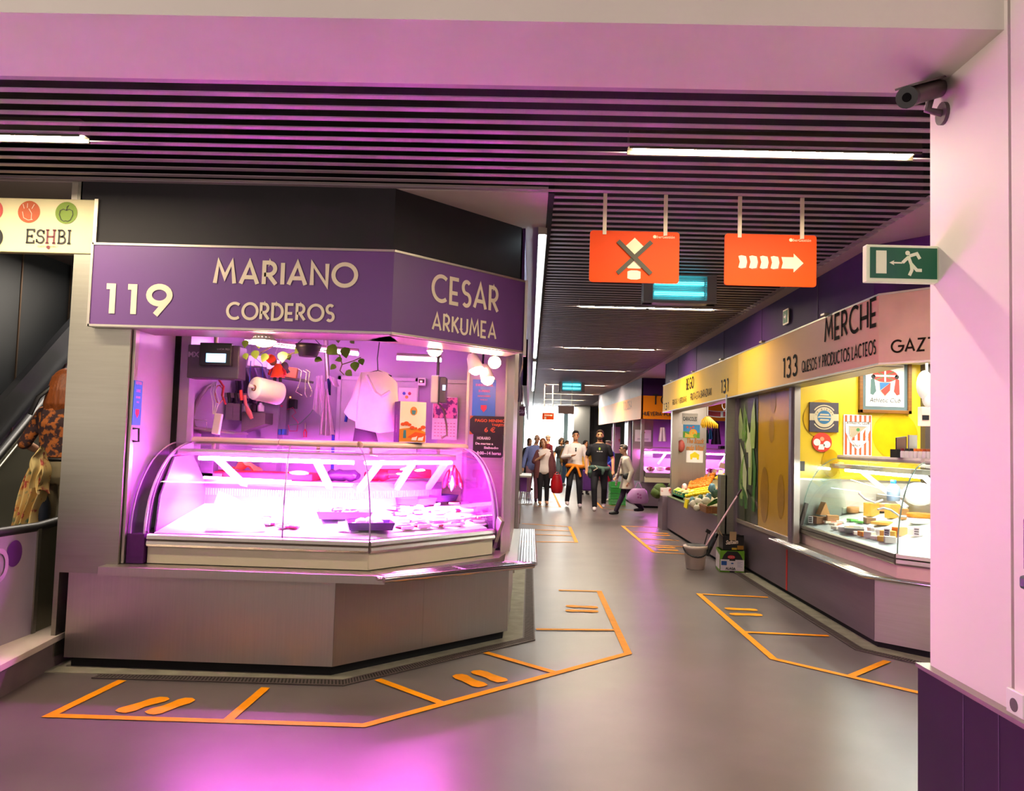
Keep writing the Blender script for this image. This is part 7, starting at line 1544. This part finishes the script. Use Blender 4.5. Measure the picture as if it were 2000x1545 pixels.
t = thing('counter_shelf', 'small higher steel shelf behind the far slatted shelf', 'shelf', (-.05, 14.4, .9)); m = MB(); m.box(-.16, .05, 14.2, 15.4, .88, .91); part('shelf_plate', m, ALU, t); m = MB(); m.box(-.15, -.03, 14.4, 15.2, .62, .87); part('bracket_panel', m, mat('violet_bracket', '#7a3a9a', .5), t)
t = thing('hanging_sign', 'small maroon sign reading gia hanging at the left edge of the corridor', 'sign', at(1020, 804, Y=9.19)); a = at(1014, 812, Y=9.19); b = at(1026, 794, Y=9.19); m = MB(); m.box(a.x, b.x, 9.19, 9.2, a.z, b.z); part('panel', m, mat('maroon_sign', '#5f1a44', .4), t)
m = MB(); text(m, 'GIA', .055, ((a.x+b.x)/2, 9.19, a.z+.03), XD, ZD, ND, 0, bold=.001); part('lettering', m, mat('lilac_print', '#d0a8d0'), t); m = MB(); m.cyl(((a.x+b.x)/2, 9.205, b.z), ((a.x+b.x)/2, 9.205, 2.16), .003, n=6); part('cord', m, STEEL, t)
m = MB(); m.grid(lambda u, v: at(1010+10*u+2*math.sin(v*9), 690+95*v, Y=8.6+.04*math.sin(u*12+v*8)), 10, 24); solo('plastic_wrap', m, mat('film_silver', '#c8b0c0', .12, .5, .2, 20), 'shiny clear plastic wrapping hanging at the right post of the butcher stall', 'plastic')

# ================================================================ PEOPLE
SKIN = mat('skin', '#dba583', .5, 0, .06, 8); SKIN2 = mat('skin_warm', '#d09468', .5, 0, .06, 8)
def cap(m, p0, r0, p1, r1, n=12):
    p0, p1 = Vector(p0), Vector(p1); d = p1-p0; P = []; Rr = []
    u = d.normalized() if d.length > 1e-6 else Vector((0, 0, 1))
    for a in (90, 60, 30): P.append(p0-u*r0*math.sin(math.radians(a))); Rr.append(max(.001, r0*math.cos(math.radians(a))))
    P.append(p0); Rr.append(r0); P.append(p1); Rr.append(r1)
    for a in (30, 60, 90): P.append(p1+u*r1*math.sin(math.radians(a))); Rr.append(max(.001, r1*math.cos(math.radians(a))))
    m.tube(P, Rr, n)
def fuse(m, name, vox, smooth=3):
    """one continuous surface from overlapping volumes"""
    me = mesh_from(m, name, SKIN, weld=True); o = bpy.data.objects.new(name, me); col.objects.link(o)
    r = o.modifiers.new('r', 'REMESH'); r.mode = 'VOXEL'; r.voxel_size = vox
    s = o.modifiers.new('s', 'SMOOTH'); s.iterations = smooth; s.factor = .5
    dg = bpy.context.evaluated_depsgraph_get(); e = o.evaluated_get(dg); out = bpy.data.meshes.new_from_object(e)
    bpy.data.objects.remove(o); out.materials.clear()
    out.polygons.foreach_set('use_smooth', [True]*len(out.polygons)); return out
def child(name, me, mt, root, label=None):
    me.materials.append(mt); o = bpy.data.objects.new(name, me); col.objects.link(o); o.parent = root; ORG[o.name] = Vector((0, 0, 0)); return prop(o, label)
TORSO = [(.80, .10, .085), (.86, .162, .115), (.95, .170, .118), (1.06, .150, .102), (1.18, .158, .108), (1.30, .172, .115), (1.38, .172, .105), (1.44, .135, .085), (1.485, .07, .062)]
def person(label, loc, h, rz, skin=SKIN, hair=None, hairm=None, shirt=None, sleeve=2.0, hem=.90, trousers=None, shoes=None, J=None, female=False, lean=(0, 0), head=(0, -.025), vox=.012, wide=1.0, coat=False, legw=1.0, group=None):
    s = h/1.75; t = thing('person', label, 'person', loc, group, rz)
    j = {'sh': (.180, 0, 1.385), 'el': (.245, .03, 1.13), 'wr': (.255, -.06, .88), 'hip': (.092, 0, .90), 'kn': (.10, -.02, .49), 'an': (.10, .02, .085)}
    pts = {}
    for k, v in j.items():
        pts[k+'L'] = Vector((-v[0], v[1], v[2])); pts[k+'R'] = Vector(v)
    sw = .165 if female else .185
    for q in 'LR': pts['sh'+q].x = (-sw if q == 'L' else sw)
    for k, v in (J or {}).items(): pts[k] = Vector(v)
    def ln(p):
        p = Vector(p); f = max(0, min(1, (p.z-.9)/.6)); return p+Vector((lean[0]*f, lean[1]*f, 0))
    for q in 'LR':
        for k in ('sh', 'el', 'wr'):
            if (k+q) not in (J or {}): pts[k+q] = ln(pts[k+q])
    P = {k: v*s for k, v in pts.items()}
    def torso(m, z0, z1, inf, flare=0.0):
        secs = []
        zs = sorted(set([z0, z1]+[r[0] for r in TORSO if z0 < r[0] < z1]))
        for z in zs:
            for i in range(len(TORSO)-1):
                if TORSO[i][0] <= z <= TORSO[i+1][0]: a, b = TORSO[i], TORSO[i+1]; break
            else: a = b = (TORSO[0] if z < TORSO[0][0] else TORSO[-1])
            f = 0 if a is b else (z-a[0])/(b[0]-a[0]); rx = (a[1]+(b[1]-a[1])*f)*wide; ry = (a[2]+(b[2]-a[2])*f)*wide
            if z < .9 and flare: rx = .175*wide+flare*(.9-z); ry = .125*wide+flare*(.9-z)
            if female and .84 < z < 1.0: rx *= 1.06
            if female and 1.2 < z < 1.36: ry *= 1.1
            c = ln((0, 0, z))*s; secs.append((c, (rx+inf)*s, (ry+inf)*s))
        m.loft(secs, 20)
    hc = (ln((0, 0, 1.5))+Vector((head[0], head[1], .135)))*s
    def headpt(x, y, z): return hc+Vector((x, y, z))*s
    m = MB(); torso(m, .80, 1.485, 0)
    nk = ln((0, .005, 1.46))*s; cap(m, nk, .058*s, hc+Vector((0, .012*s, -.05*s)), .050*s)
    m.ball(headpt(0, .008, .02), .074*s, .093*s, .098*s, 18, 12); m.ball(headpt(0, -.028, -.052), .054*s, .060*s, .062*s, 14, 10)
    cap(m, headpt(0, -.088, .0), .009*s, headpt(0, -.106, -.028), .013*s, 8); m.ball(headpt(0, -.086, -.062), .022*s, .010*s, .008*s, 10, 6)
    for q in (-1, 1): m.ball(headpt(.076*q, .012, -.012), .010*s, .020*s, .030*s, 8, 6)
    for q, sg in (('L', -1), ('R', 1)):
        cap(m, P['sh'+q], .049*s, P['el'+q], .040*s); cap(m, P['el'+q], .041*s, P['wr'+q], .027*s)
        d = (P['wr'+q]-P['el'+q]).normalized(); side = d.cross(Vector((0, 1, 0)) if abs(d.y) < .8 else Vector((0, 0, 1))).normalized(); up = side.cross(d).normalized()
        pc = P['wr'+q]+d*.055*s; M = d.to_track_quat('Z', 'Y').to_matrix()
        m.tube([P['wr'+q], P['wr'+q]+d*.03*s, pc+d*.03*s], [.026*s, .038*s, .036*s], 10, flat=.6)
        for k in range(4):
            b = pc+up*(.026-.0175*k)*s+d*.025*s; L_ = (.062, .07, .066, .05)[k]*s; bend = side*(-sg)*.012*s
            m.tube([b, b+d*L_*.5+bend*.4, b+d*L_*.9+bend*1.6], [.0095*s, .009*s, .0075*s], 7)
        b = P['wr'+q]+d*.03*s+up*.03*s; m.tube([b, b+up*.022*s+d*.025*s, b+up*.024*s+d*.058*s], [.012*s, .011*s, .009*s], 7)
        cap(m, P['hip'+q], .088*s*wide, P['kn'+q], .056*s); cap(m, P['kn'+q], .056*s, P['an'+q], .038*s)
        cap(m, P['an'+q]+Vector((0, .03*s, -.03*s)), .035*s, P['an'+q]+Vector((0, -.13*s, -.05*s)), .028*s)
    child('body', fuse(m, 'body', vox*s*.75), skin, t)
    # face details
    for sg in (-1, 1):
        e = MB(); e.ball(headpt(.031*sg, -.078, .012), .012*s, .008*s, .008*s, 8, 6); part('eye', e, mat('dark_eye', '#1c1210', .3), t, local=True)
        e = MB(); e.tube([headpt(.014*sg, -.086, .034), headpt(.032*sg, -.084, .040), headpt(.050*sg, -.074, .034)], .005*s, 6); part('eyebrow', e, hairm or mat('dark_hair', '#1a1210', .7), t, local=True)
    if shirt:
        m = MB(); torso(m, hem, 1.47, .013 if not coat else .024, .22 if coat else 0)
        for q in 'LR':
            a, b, c = P['sh'+q], P['el'+q], P['wr'+q]; ii = .011 if not coat else .02
            if sleeve <= 1: cap(m, a, (.050+ii)*s, a.lerp(b, sleeve), (.052+ii)*s)
            else: cap(m, a, (.049+ii)*s, b, (.043+ii)*s); cap(m, b, (.045+ii)*s, b.lerp(c, sleeve-1), (.033+ii)*s)
        child('coat' if coat else 'shirt', fuse(m, 'shirt', vox*s), shirt, t)
    if trousers:
        m = MB(); torso(m, .80, 1.0, .010)
        for q in 'LR':
            cap(m, P['hip'+q], (.098*wide)*s, P['kn'+q], .069*s*legw); cap(m, P['kn'+q], .069*s*legw, P['an'+q]+Vector((0, 0, .02*s)), .056*s*legw)
        child('trousers', fuse(m, 'trousers', vox*s), trousers, t)
    if shoes:
        for q in 'LR':
            m = MB(); a = P['an'+q]; cap(m, a+Vector((0, .035*s, -.035*s)), .044*s, a+Vector((0, -.06*s, -.042*s)), .043*s); cap(m, a+Vector((0, -.06*s, -.045*s)), .043*s, a+Vector((0, -.15*s, -.052*s)), .033*s); cap(m, a+Vector((0, .02*s, .0)), .043*s, a+Vector((0, -.03*s, -.03*s)), .043*s)
            child('shoe', fuse(m, 'shoe', .009*s), shoes, t)
    if hair:
        m = MB()
        if hair == 'short': m.ball(headpt(0, .022, .045), .083*s, .095*s, .088*s, 16, 10, wob=.02); m.ball(headpt(0, -.03, .098), .062*s, .062*s, .03*s, 14, 8, wob=.05)
        elif hair == 'bald': m.ball(headpt(0, .05, -.01), .078*s, .062*s, .045*s, 14, 8)
        elif hair == 'cap': m.ball(headpt(0, .012, .06), .084*s, .102*s, .070*s, 16, 10); m.ball(headpt(0, -.11, .055), .055*s, .055*s, .012*s, 14, 6)
        elif hair == 'bob': m.ball(headpt(0, .022, .03), .088*s, .10*s, .105*s, 16, 12, wob=.03); cap(m, headpt(-.075, .02, 0), .028*s, headpt(-.07, .03, -.13), .02*s); cap(m, headpt(.075, .02, 0), .028*s, headpt(.07, .03, -.13), .02*s); m.ball(headpt(0, .07, -.06), .075*s, .04*s, .08*s, 14, 8)
        elif hair == 'curly': m.ball(headpt(0, .03, .03), .12*s, .11*s, .12*s, 22, 14, wob=.06); m.ball(headpt(-.08, .03, -.06), .055*s, .06*s, .08*s, 12, 8, wob=.08); m.ball(headpt(.08, .03, -.06), .055*s, .06*s, .08*s, 12, 8, wob=.08)
        elif hair == 'long':
            m.ball(headpt(0, .02, .035), .094*s, .104*s, .10*s, 18, 12, wob=.02)
            for k in range(11):
                an = -1.35+k*.27; x0, y0 = math.sin(an)*.075, .03+math.cos(an)*.06
                m.tube([headpt(x0, y0, .06), headpt(x0*1.25, y0*1.25+.01, -.06), headpt(x0*1.5+.008*math.sin(k*3), y0*1.2+.02, -.17), headpt(x0*1.65+.02*math.sin(k*5), y0*1.15+.015, -.235-.02*(k % 3))], [.03*s, .034*s, .034*s, .012*s], 8)
        child('cap' if hair == 'cap' else 'hair', fuse(m, 'hair', .008*s, 2), hairm, t)
    t['_h'] = 0; del t['_h']
    return t, P, s, headpt
def extra(t, m, name, mt, vox=None, label=None):
    if vox: return child(name, fuse(m, name, vox), mt, t, label)
    return part(name, m, mt, t, label, local=True)
H_BLK = mat('dark_hair', '#1a1210', .7); H_BRN = mat('brown_hair', '#3f2615', .7, 0, .2, 30); H_GRY = mat('grey_hair', '#6d645e', .7, 0, .2, 30); H_AUB = mat('auburn_hair', '#8a4618', .55, 0, .35, 5, streak=(30, 30, 3))
NAVY = mat('dark_trousers', '#17151f', .8, 0, .12, 6); WSHOE = mat('white_shoe', '#e6d8d8', .5)
# 1 man in white top
t, P, s, hp = person('man walking in a white top with an orange sweater tied round his waist', (1.09, 19.2, 0), 1.80, .05, SKIN2, 'short', H_BLK, mat('white_jersey', '#ece0dc', .8, 0, .05, 10), 1.93, .90, NAVY, WSHOE,
    {'elL': (-.28, .02, 1.14), 'wrL': (-.10, -.20, 1.18), 'elR': (.255, .03, 1.13), 'wrR': (.28, -.08, .88), 'knL': (-.13, -.10, .51), 'anL': (-.15, .10, .12), 'knR': (.10, -.10, .49), 'anR': (.12, -.10, .085)})
OSW = mat('orange_sweater', '#e88412', .85, 0, .08, 14); m = MB(); m.tube([(.185*s*math.sin(a), .13*s*math.cos(a), (.945+.015*math.sin(a*2))*s) for a in [k*.3927 for k in range(16)]], .045*s, 10, closed=True)
for sg, e in ((-1, -.17), (1, .09)): m.tube([(.02*sg*s, -.14*s, .95*s), ((.02*sg+e*.5)*s, -.155*s, .86*s), ((.03*sg+e)*s, -.15*s, .70*s)], [.03*s, .05*s, .055*s], 10, flat=.6)
extra(t, m, 'tied_sweater', OSW, .012)
m = MB(); 
for z in (1.345, 1.295): m.obox((.0, -.132*s, z*s), (.028, .012, .04))
extra(t, m, 'sunglasses', BLACK)
# 2 man in black tee
t, P, s, hp = person('bearded man walking in a black shirt with a green jacket tied on', (1.60, 18.4, 0), 1.82, -.1, SKIN2, 'short', H_BRN, mat('black_jersey', '#0f0b14', .8, 0, .15, 8), .62, .88, NAVY, WSHOE,
    {'elL': (-.29, .05, 1.13), 'wrL': (-.275, -.03, .87), 'elR': (.29, .04, 1.13), 'wrR': (.30, -.08, .88), 'knL': (-.10, -.12, .49), 'anL': (-.08, -.10, .085), 'knR': (.12, .0, .49), 'anR': (.11, .22, .14)}, wide=1.08)
m = MB(); m.ball(hp(0, -.045, -.06), .058*s, .052*s, .048*s, 14, 8); extra(t, m, 'beard', H_BRN, .008)
m = MB(); m.tube([(.20*s*math.sin(a), .145*s*math.cos(a), (.93+.015*math.sin(a*2))*s) for a in [k*.3927 for k in range(16)]], .045*s, 10, closed=True)
m.tube([(.06*s, -.15*s, .94*s), (.09*s, -.17*s, .86*s), (.07*s, -.16*s, .78*s)], [.05*s, .04*s, .02*s], 8, flat=.6); m.tube([(-.16*s, -.06*s, .93*s), (-.2*s, -.06*s, .82*s), (-.19*s, -.03*s, .70*s)], [.05*s, .06*s, .03*s], 8); m.tube([(.19*s, .02*s, .92*s), (.25*s, .06*s, .78*s), (.27*s, .08*s, .66*s)], [.05*s, .06*s, .02*s], 8)
extra(t, m, 'tied_jacket', mat('green_jacket', '#4a6358', .8, 0, .1, 10), .012)
m = MB(); m.tube([(-.10*s, -.165*s, .98*s), (-.03*s, -.175*s, .925*s), (-.12*s, -.17*s, .87*s)], .018*s, 8, flat=.5); extra(t, m, 'cream_lining', mat('cream_lining', '#ddd0b8', .8))
m = MB(); [ribbon(m, [(x, 0), (x+.035*s, 0)], .016*s, lambda p: Vector((p.x, -.140*s, 1.285*s+p.y)), 0) for x in (-.06*s, -.015*s, .03*s)]; disc(m, (0, -.13*s, 1.345*s), .02*s, XD, ZD, ND, 1, .006, 14, .03*s); extra(t, m, 'shirt_print', [mat('print_grey', '#bfb8b8'), mat('print_green', '#a8c83a')])
# 3 woman in ivory coat
t, P, s, hp = person('short haired woman in an ivory coat and scarf walking to the left', (2.13, 17.45, 0), 1.50, -1.5, SKIN, 'short', H_GRY, mat('ivory_coat', '#dcd0be', .8, 0, .06, 12), 1.9, .66, mat('plum_trousers', '#33203a', .8), BLACK,
    {'knL': (-.09, -.10, .48), 'anL': (-.08, -.26, .085), 'knR': (.09, .05, .46), 'anR': (.08, .34, .19), 'elR': (.25, .06, 1.10), 'wrR': (.24, -.02, .84), 'elL': (-.22, -.10, 1.12), 'wrL': (-.15, -.25, .95)}, True, (0, -.07), (0, -.05), coat=True)
SCF = mat('pattern_scarf', '#a8908f', .85, 0, .1, 26, hex2='#6d4450', thr=.52); m = MB(); m.tube([(.075*s*math.sin(a), (-.06+.075*math.cos(a))*s, 1.45*s) for a in [k*.3927 for k in range(16)]], .04*s, 8, closed=True)
m.tube([(.05*s, -.17*s, 1.42*s), (.06*s, -.22*s, 1.2*s), (.06*s, -.27*s, .95*s), (.05*s, -.30*s, .72*s)], [.05*s, .06*s, .065*s, .05*s], 10, flat=.5); extra(t, m, 'scarf', SCF, .012)
m = MB(); m.ball((.17*s, -.03*s, .97*s), .06*s, .13*s, .085*s); m.tube([(.2*s*math.cos(a), (.155*math.sin(a)-.02)*s, 1.01*s) for a in [k*.3927 for k in range(16)]], .014*s, 6, closed=True); extra(t, m, 'waist_bag', BLACK)
m = MB()
for sg in (-1, 1): m.tube([hp(.032*sg+.022*math.cos(a), -.092, .012+.018*math.sin(a)) for a in [k*.785 for k in range(8)]], .003, 5, closed=True)
m.tube([hp(.054, -.085, .014), hp(.078, .01, .012)], .003, 5); extra(t, m, 'glasses', BLACK)
def bag(cx, cy, z0, w_, d_, h_, mt, label, name='shopping_bag', hz=None, seed=0):
    b = thing(name, label, 'bag', (cx, cy, z0)); m = MB(); V = []; n = 20; Rb = random.Random(seed)
    secs = [(0, .55), (.06, .86), (.3, 1.0), (.6, .94), (.85, .75), (1.0, .55)]
    for f, k in secs:
        for i in range(n):
            a = 2*PI*i/n; q = k*(1+.05*math.sin(3*a+f*6+seed)+.03*math.sin(7*a+f*9)); V.append((cx+w_/2*q*math.cos(a), cy+d_/2*q*math.sin(a), z0+h_*f))
    F = [(i*n+k, i*n+(k+1) % n, (i+1)*n+(k+1) % n, (i+1)*n+k) for i in range(len(secs)-1) for k in range(n)]+[list(range(n))[::-1], list(range((len(secs)-1)*n, len(secs)*n))]
    m.add(V, F, 0, True); part('bag_body', m, mt, b)
    hz = hz or (z0+h_+.14)
    for sg in (-1, 1): m = MB(); m.tube([(cx-w_*.18, cy+sg*d_*.2, z0+h_*.95), (cx-.02, cy+sg*.01, hz-.01), (cx+.02, cy+sg*.01, hz-.01), (cx+w_*.18, cy+sg*d_*.2, z0+h_*.95)], .009, 6); part('handle', m, mt, b)
    return b
b = bag(2.33, 17.20, .27, .46, .24, .32, mat('lilac_plastic', '#c48fc8', .4, 0, .08, 8), 'lilac plastic shopping bag carried by the woman in the ivory coat', hz=.72, seed=2)
m = MB(); 
for k, (x, z) in enumerate(((-.02, .50), (.03, .48), (-.01, .43), (.04, .42))): disc(m, (2.33+x, 17.075, z-.02), .022, XD, ZD, ND, 0, .004, 12)
part('print', m, mat('bag_print', '#a8509a', .5), b)
# 4 woman with red bag
t, P, s, hp = person('woman in a white blouse and brown cardigan looking down, hand to chin', (.36, 19.75, 0), 1.60, .1, SKIN, 'bob', mat('ginger_hair', '#8a4a20', .6, 0, .2, 20), mat('white_blouse', '#efe0da', .8, 0, .05, 8), .7, .80, mat('black_trousers', '#140d18', .8), mat('tan_shoe', '#d09a78', .6),
    {'elL': (-.27, -.06, 1.13), 'wrL': (-.07, -.24, 1.28), 'elR': (.27, .04, 1.12), 'wrR': (.29, -.02, .84), 'knL': (-.09, -.06, .49), 'anL': (-.09, -.08, .085), 'knR': (.10, -.02, .49), 'anR': (.11, .04, .085)}, True, (.0, -.06), (-.05, -.09), wide=1.14)
CARD = mat('brown_cardigan', '#6d3a3c', .85, 0, .1, 12); m = MB()
for q, sg in (('L', -1), ('R', 1)):
    cap(m, P['sh'+q], .070*s, P['el'+q], .064*s)
    if q == 'R': cap(m, P['el'+q], .066*s, P['wr'+q].lerp(P['el'+q], .1), .052*s)
    m.tube([Vector((.11*sg, -.10, 1.42))*s, Vector((.17*sg, -.10, 1.15))*s, Vector((.19*sg, -.09, .92))*s, Vector((.20*sg, -.06, .70))*s], [.05*s, .075*s, .08*s, .07*s], 10, flat=.8)
    m.tube([Vector((.10*sg, .10, 1.42))*s, Vector((.13*sg, .11, 1.15))*s, Vector((.15*sg, .11, .92))*s, Vector((.16*sg, .10, .70))*s], [.06*s, .08*s, .08*s, .07*s], 10)
extra(t, m, 'cardigan', CARD, .012)
bag(.36+.33, 19.68, .28, .30, .20, .46, mat('red_plastic', '#d01420', .4, 0, .15, 8), 'bright red carrier bag held by the woman in the brown cardigan', hz=.80, seed=1)
# 5 balding man
t, P, s, hp = person('balding man in a blue shirt and pink trousers behind the woman with the red bag', (.10, 20.5, 0), 1.70, .0, SKIN, 'bald', mat('white_hair', '#d8cfc8', .7), mat('blue_shirt', '#8f9ad8', .8, 0, .08, 20), 1.92, .82, mat('pink_trousers', '#dca8b4', .8), mat('plum_shoe', '#5a1f4a', .6), None, False, (.06, -.03), (.03, -.04))
# background people
person('young person in a dark jacket looking down at the left edge of the corridor', (-.02, 25.5, 0), 1.62, .6, SKIN, 'bob', H_BRN, mat('dark_jacket', '#1f1a1e', .8), 1.95, .72, mat('dark_trousers2', '#1b1a20', .8), BLACK, None, True, (0, -.05), (-.04, -.06), vox=.016, coat=True)
person('man in a cap and dark red sweater standing with his back turned', (.60, 27.0, 0), 1.75, 2.3, SKIN, 'cap', mat('beige_cap', '#c9a890', .8), mat('dark_red_sweater', '#6d1420', .85, 0, .08, 14), 1.95, .86, mat('grey_trousers', '#3a3840', .8), BLACK, None, False, vox=.016)
person('curly haired woman in a black top and wide jeans far down the corridor', (1.20, 30.5, 0), 1.68, .2, SKIN2, 'curly', mat('curly_brown', '#4a3a2e', .8), mat('black_top', '#1c181c', .8), .6, .95, mat('grey_jeans', '#5f6f78', .8, 0, .12, 10), WSHOE, {'elL': (-.26, .0, 1.13), 'wrL': (-.30, -.14, 1.0)}, True, vox=.016, legw=1.35)
t, P, s, hp = person('distant person in a mustard top with a shoulder bag and jeans', (1.34, 29.0, 0), 1.60, .5, SKIN2, 'short', H_BRN, mat('mustard_top', '#7d5a22', .85, 0, .1, 10), 1.9, .86, mat('blue_jeans', '#2f4a6a', .8, 0, .12, 10), WSHOE, None, True, vox=.016)
m = MB(); m.ball((-.12, -.20, .92), .15, .06, .12, wob=.04); m.tube([(-.16, -.14, 1.0), (-.05, -.15, 1.25), (.12, -.03, 1.42)], .014, 6); extra(t, m, 'shoulder_bag', mat('bag_brown', '#3f1f18', .6))
person('person in a yellow top partly hidden behind the man in the white top', (1.66, 24.0, 0), 1.60, .3, SKIN2, 'bob', H_BLK, mat('yellow_top', '#d8a020', .8), 1.2, .86, mat('black_trousers', '#140d18', .8), BLACK, None, True, vox=.016)
person('person with bright blue sleeves hidden behind the man in the black shirt', (2.12, 21.6, 0), 1.60, -.9, SKIN, 'short', H_GRY, mat('bright_blue', '#1f3fb0', .8), 1.9, .80, mat('pale_jeans', '#b0a0c8', .8), WSHOE, {'elR': (.25, -.10, 1.15), 'wrR': (.20, -.30, 1.0)}, True, vox=.016)
bag(2.02, 21.2, .52, .34, .22, .44, mat('pink_red_plastic', '#e02a4a', .4, 0, .15, 8), 'pink red shopping bag held behind the man in the black shirt', hz=1.02, seed=4)
# 12 woman on the escalator
BOL = mat('pattern_blouse', '#3a2428', .8, 0, .2, 22, hex2='#b8682c', thr=.53)
t, P, s, hp = person('woman seen from behind on the escalator with long auburn hair and khaki trousers', (-3.50, 5.95, .375), 1.56, PI, SKIN, 'long', H_AUB, BOL, 1.05, 1.02, mat('khaki_trousers', '#8f8266', .8, 0, .06, 5), BLACK,
    {'elL': (-.27, -.02, 1.13), 'wrL': (-.22, -.22, 1.05), 'elR': (.30, .02, 1.13), 'wrR': (.26, -.20, 1.04), 'knL': (-.11, -.02, .49), 'knR': (.11, -.02, .49)}, True, (0, 0), (0, -.03), vox=.010, wide=1.06, legw=1.2)
m = MB(); m.tube([(.175*s*math.sin(a), .125*s*math.cos(a), 1.005*s) for a in [k*.3927 for k in range(16)]], .016*s, 8, closed=True); extra(t, m, 'belt', BLACK)
m = MB(); m.tube([(.17, .13, 1.22), (.12, .125, 1.35), (.05, .07, 1.44)], .02, 8, flat=.4); extra(t, m, 'bag_strap', BLACK)
FLO = mat('floral_scarf', '#e3c37a', .85, 0, .1, 11, stops=((.30, '#3f7f78'), (.40, '#e3c88a'), (.56, '#e6c27a'), (.62, '#b8443f'), (.70, '#e08a7a')))
sc_ = thing('floral_scarf', 'cream and red floral scarf draped over the arm of the woman on the escalator', 'scarf', at(60, 960, Y=5.85))
def drape(lp, rp, Y, folds, amp, name, mt):
    m = MB()
    def pt(P, v):
        q = v*(len(P)-1); k = min(int(q), len(P)-2); return at(*P[k], Y=Y).lerp(at(*P[k+1], Y=Y), q-k)
    for s_ in (0, .012): m.grid(lambda u, v: pt(lp, v).lerp(pt(rp, v), u)+Vector((.012*math.sin(v*9+u*4), s_-amp*(.3+v)*math.sin(u*folds*PI+v*2.2)-.05*math.sin(PI*u), .012*math.sin(u*11))), 48, 20)
    part(name, m, mt, sc_)
drape([(80, 876), (54, 920), (48, 950), (34, 990), (20, 1046)], [(90, 878), (92, 915), (88, 950), (82, 990), (76, 1040)], 5.74, 7, .035, 'main_fold', FLO)
drape([(80, 874), (66, 895), (62, 915), (66, 940)], [(88, 876), (82, 900), (80, 925), (78, 962)], 5.62, 4, .02, 'upper_fold', mat('scarf_cream', '#e8cf8e', .85, 0, .06, 6))
drape([(84, 876), (82, 900), (80, 930), (84, 950)], [(92, 880), (94, 905), (95, 935), (91, 962)], 5.66, 3, .02, 'side_fold', FLO)
m = MB(); m.ball(at(82, 1000, Y=5.80), .055, .06, .13, wob=.04); solo('handbag', m, mat('navy_bag', '#232a3a', .5, 0, .1, 10), 'dark navy handbag hanging behind the floral scarf on the escalator', 'bag')

# trolley and green crates in the corridor
tr = thing('shopping_trolley', 'purple wheeled shopping trolley between the two walking men', 'trolley', (1.62, 22.3, 0))
m = MB(); m.box(1.50, 1.74, 22.25, 22.5, .22, .78); part('trolley_bag', m, mat('purple_fabric', '#5a2a7a', .8), tr, bevel=.03)
for sg in (-1, 1):
    m = MB(); m.tube([Vector((1.62+sg*.17, 22.3+.13*math.cos(a), .135+.13*math.sin(a))) for a in [k*.349 for k in range(18)]], .02, 8, closed=True); m.cyl((1.62+sg*.15, 22.3, .135), (1.62+sg*.19, 22.3, .135), .05, n=12); part('wheel', m, BLACK, tr)
m = MB(); m.tube([(1.47, 22.55, .2), (1.47, 22.6, 1.05), (1.77, 22.6, 1.05), (1.77, 22.55, .2), (1.47, 22.55, .2)], .012, 6); part('frame', m, STEEL, tr)
for k in range(4):
    t = thing('produce_crate', 'green crate %s in the stack behind the ivory coat woman' % ('at the bottom', 'second from the floor', 'third from the floor', 'on top')[k], 'crate', (2.22, 20.3, .145*k), 'stacked green crates')
    m = MB(); x0, x1, y0, y1, z0 = 2.04, 2.42, 20.1, 20.6, .145*k+.001
    m.box(x0, x1, y0, y1, z0, z0+.01)
    for z in (.02, .06, .10): m.box(x0, x1, y0, y0+.012, z0+z, z0+z+.028); m.box(x0, x1, y1-.012, y1, z0+z, z0+z+.028); m.box(x0, x0+.012, y0, y1, z0+z, z0+z+.028); m.box(x1-.012, x1, y0, y1, z0+z, z0+z+.028)
    for x in (x0, (x0+x1)/2, x1-.02): m.box(x, x+.02, y0-.002, y0+.014, z0, z0+.135)
    part('crate_body', m, mat('crate_bright_green', '#3fae4a', .4, 0, .08), t)
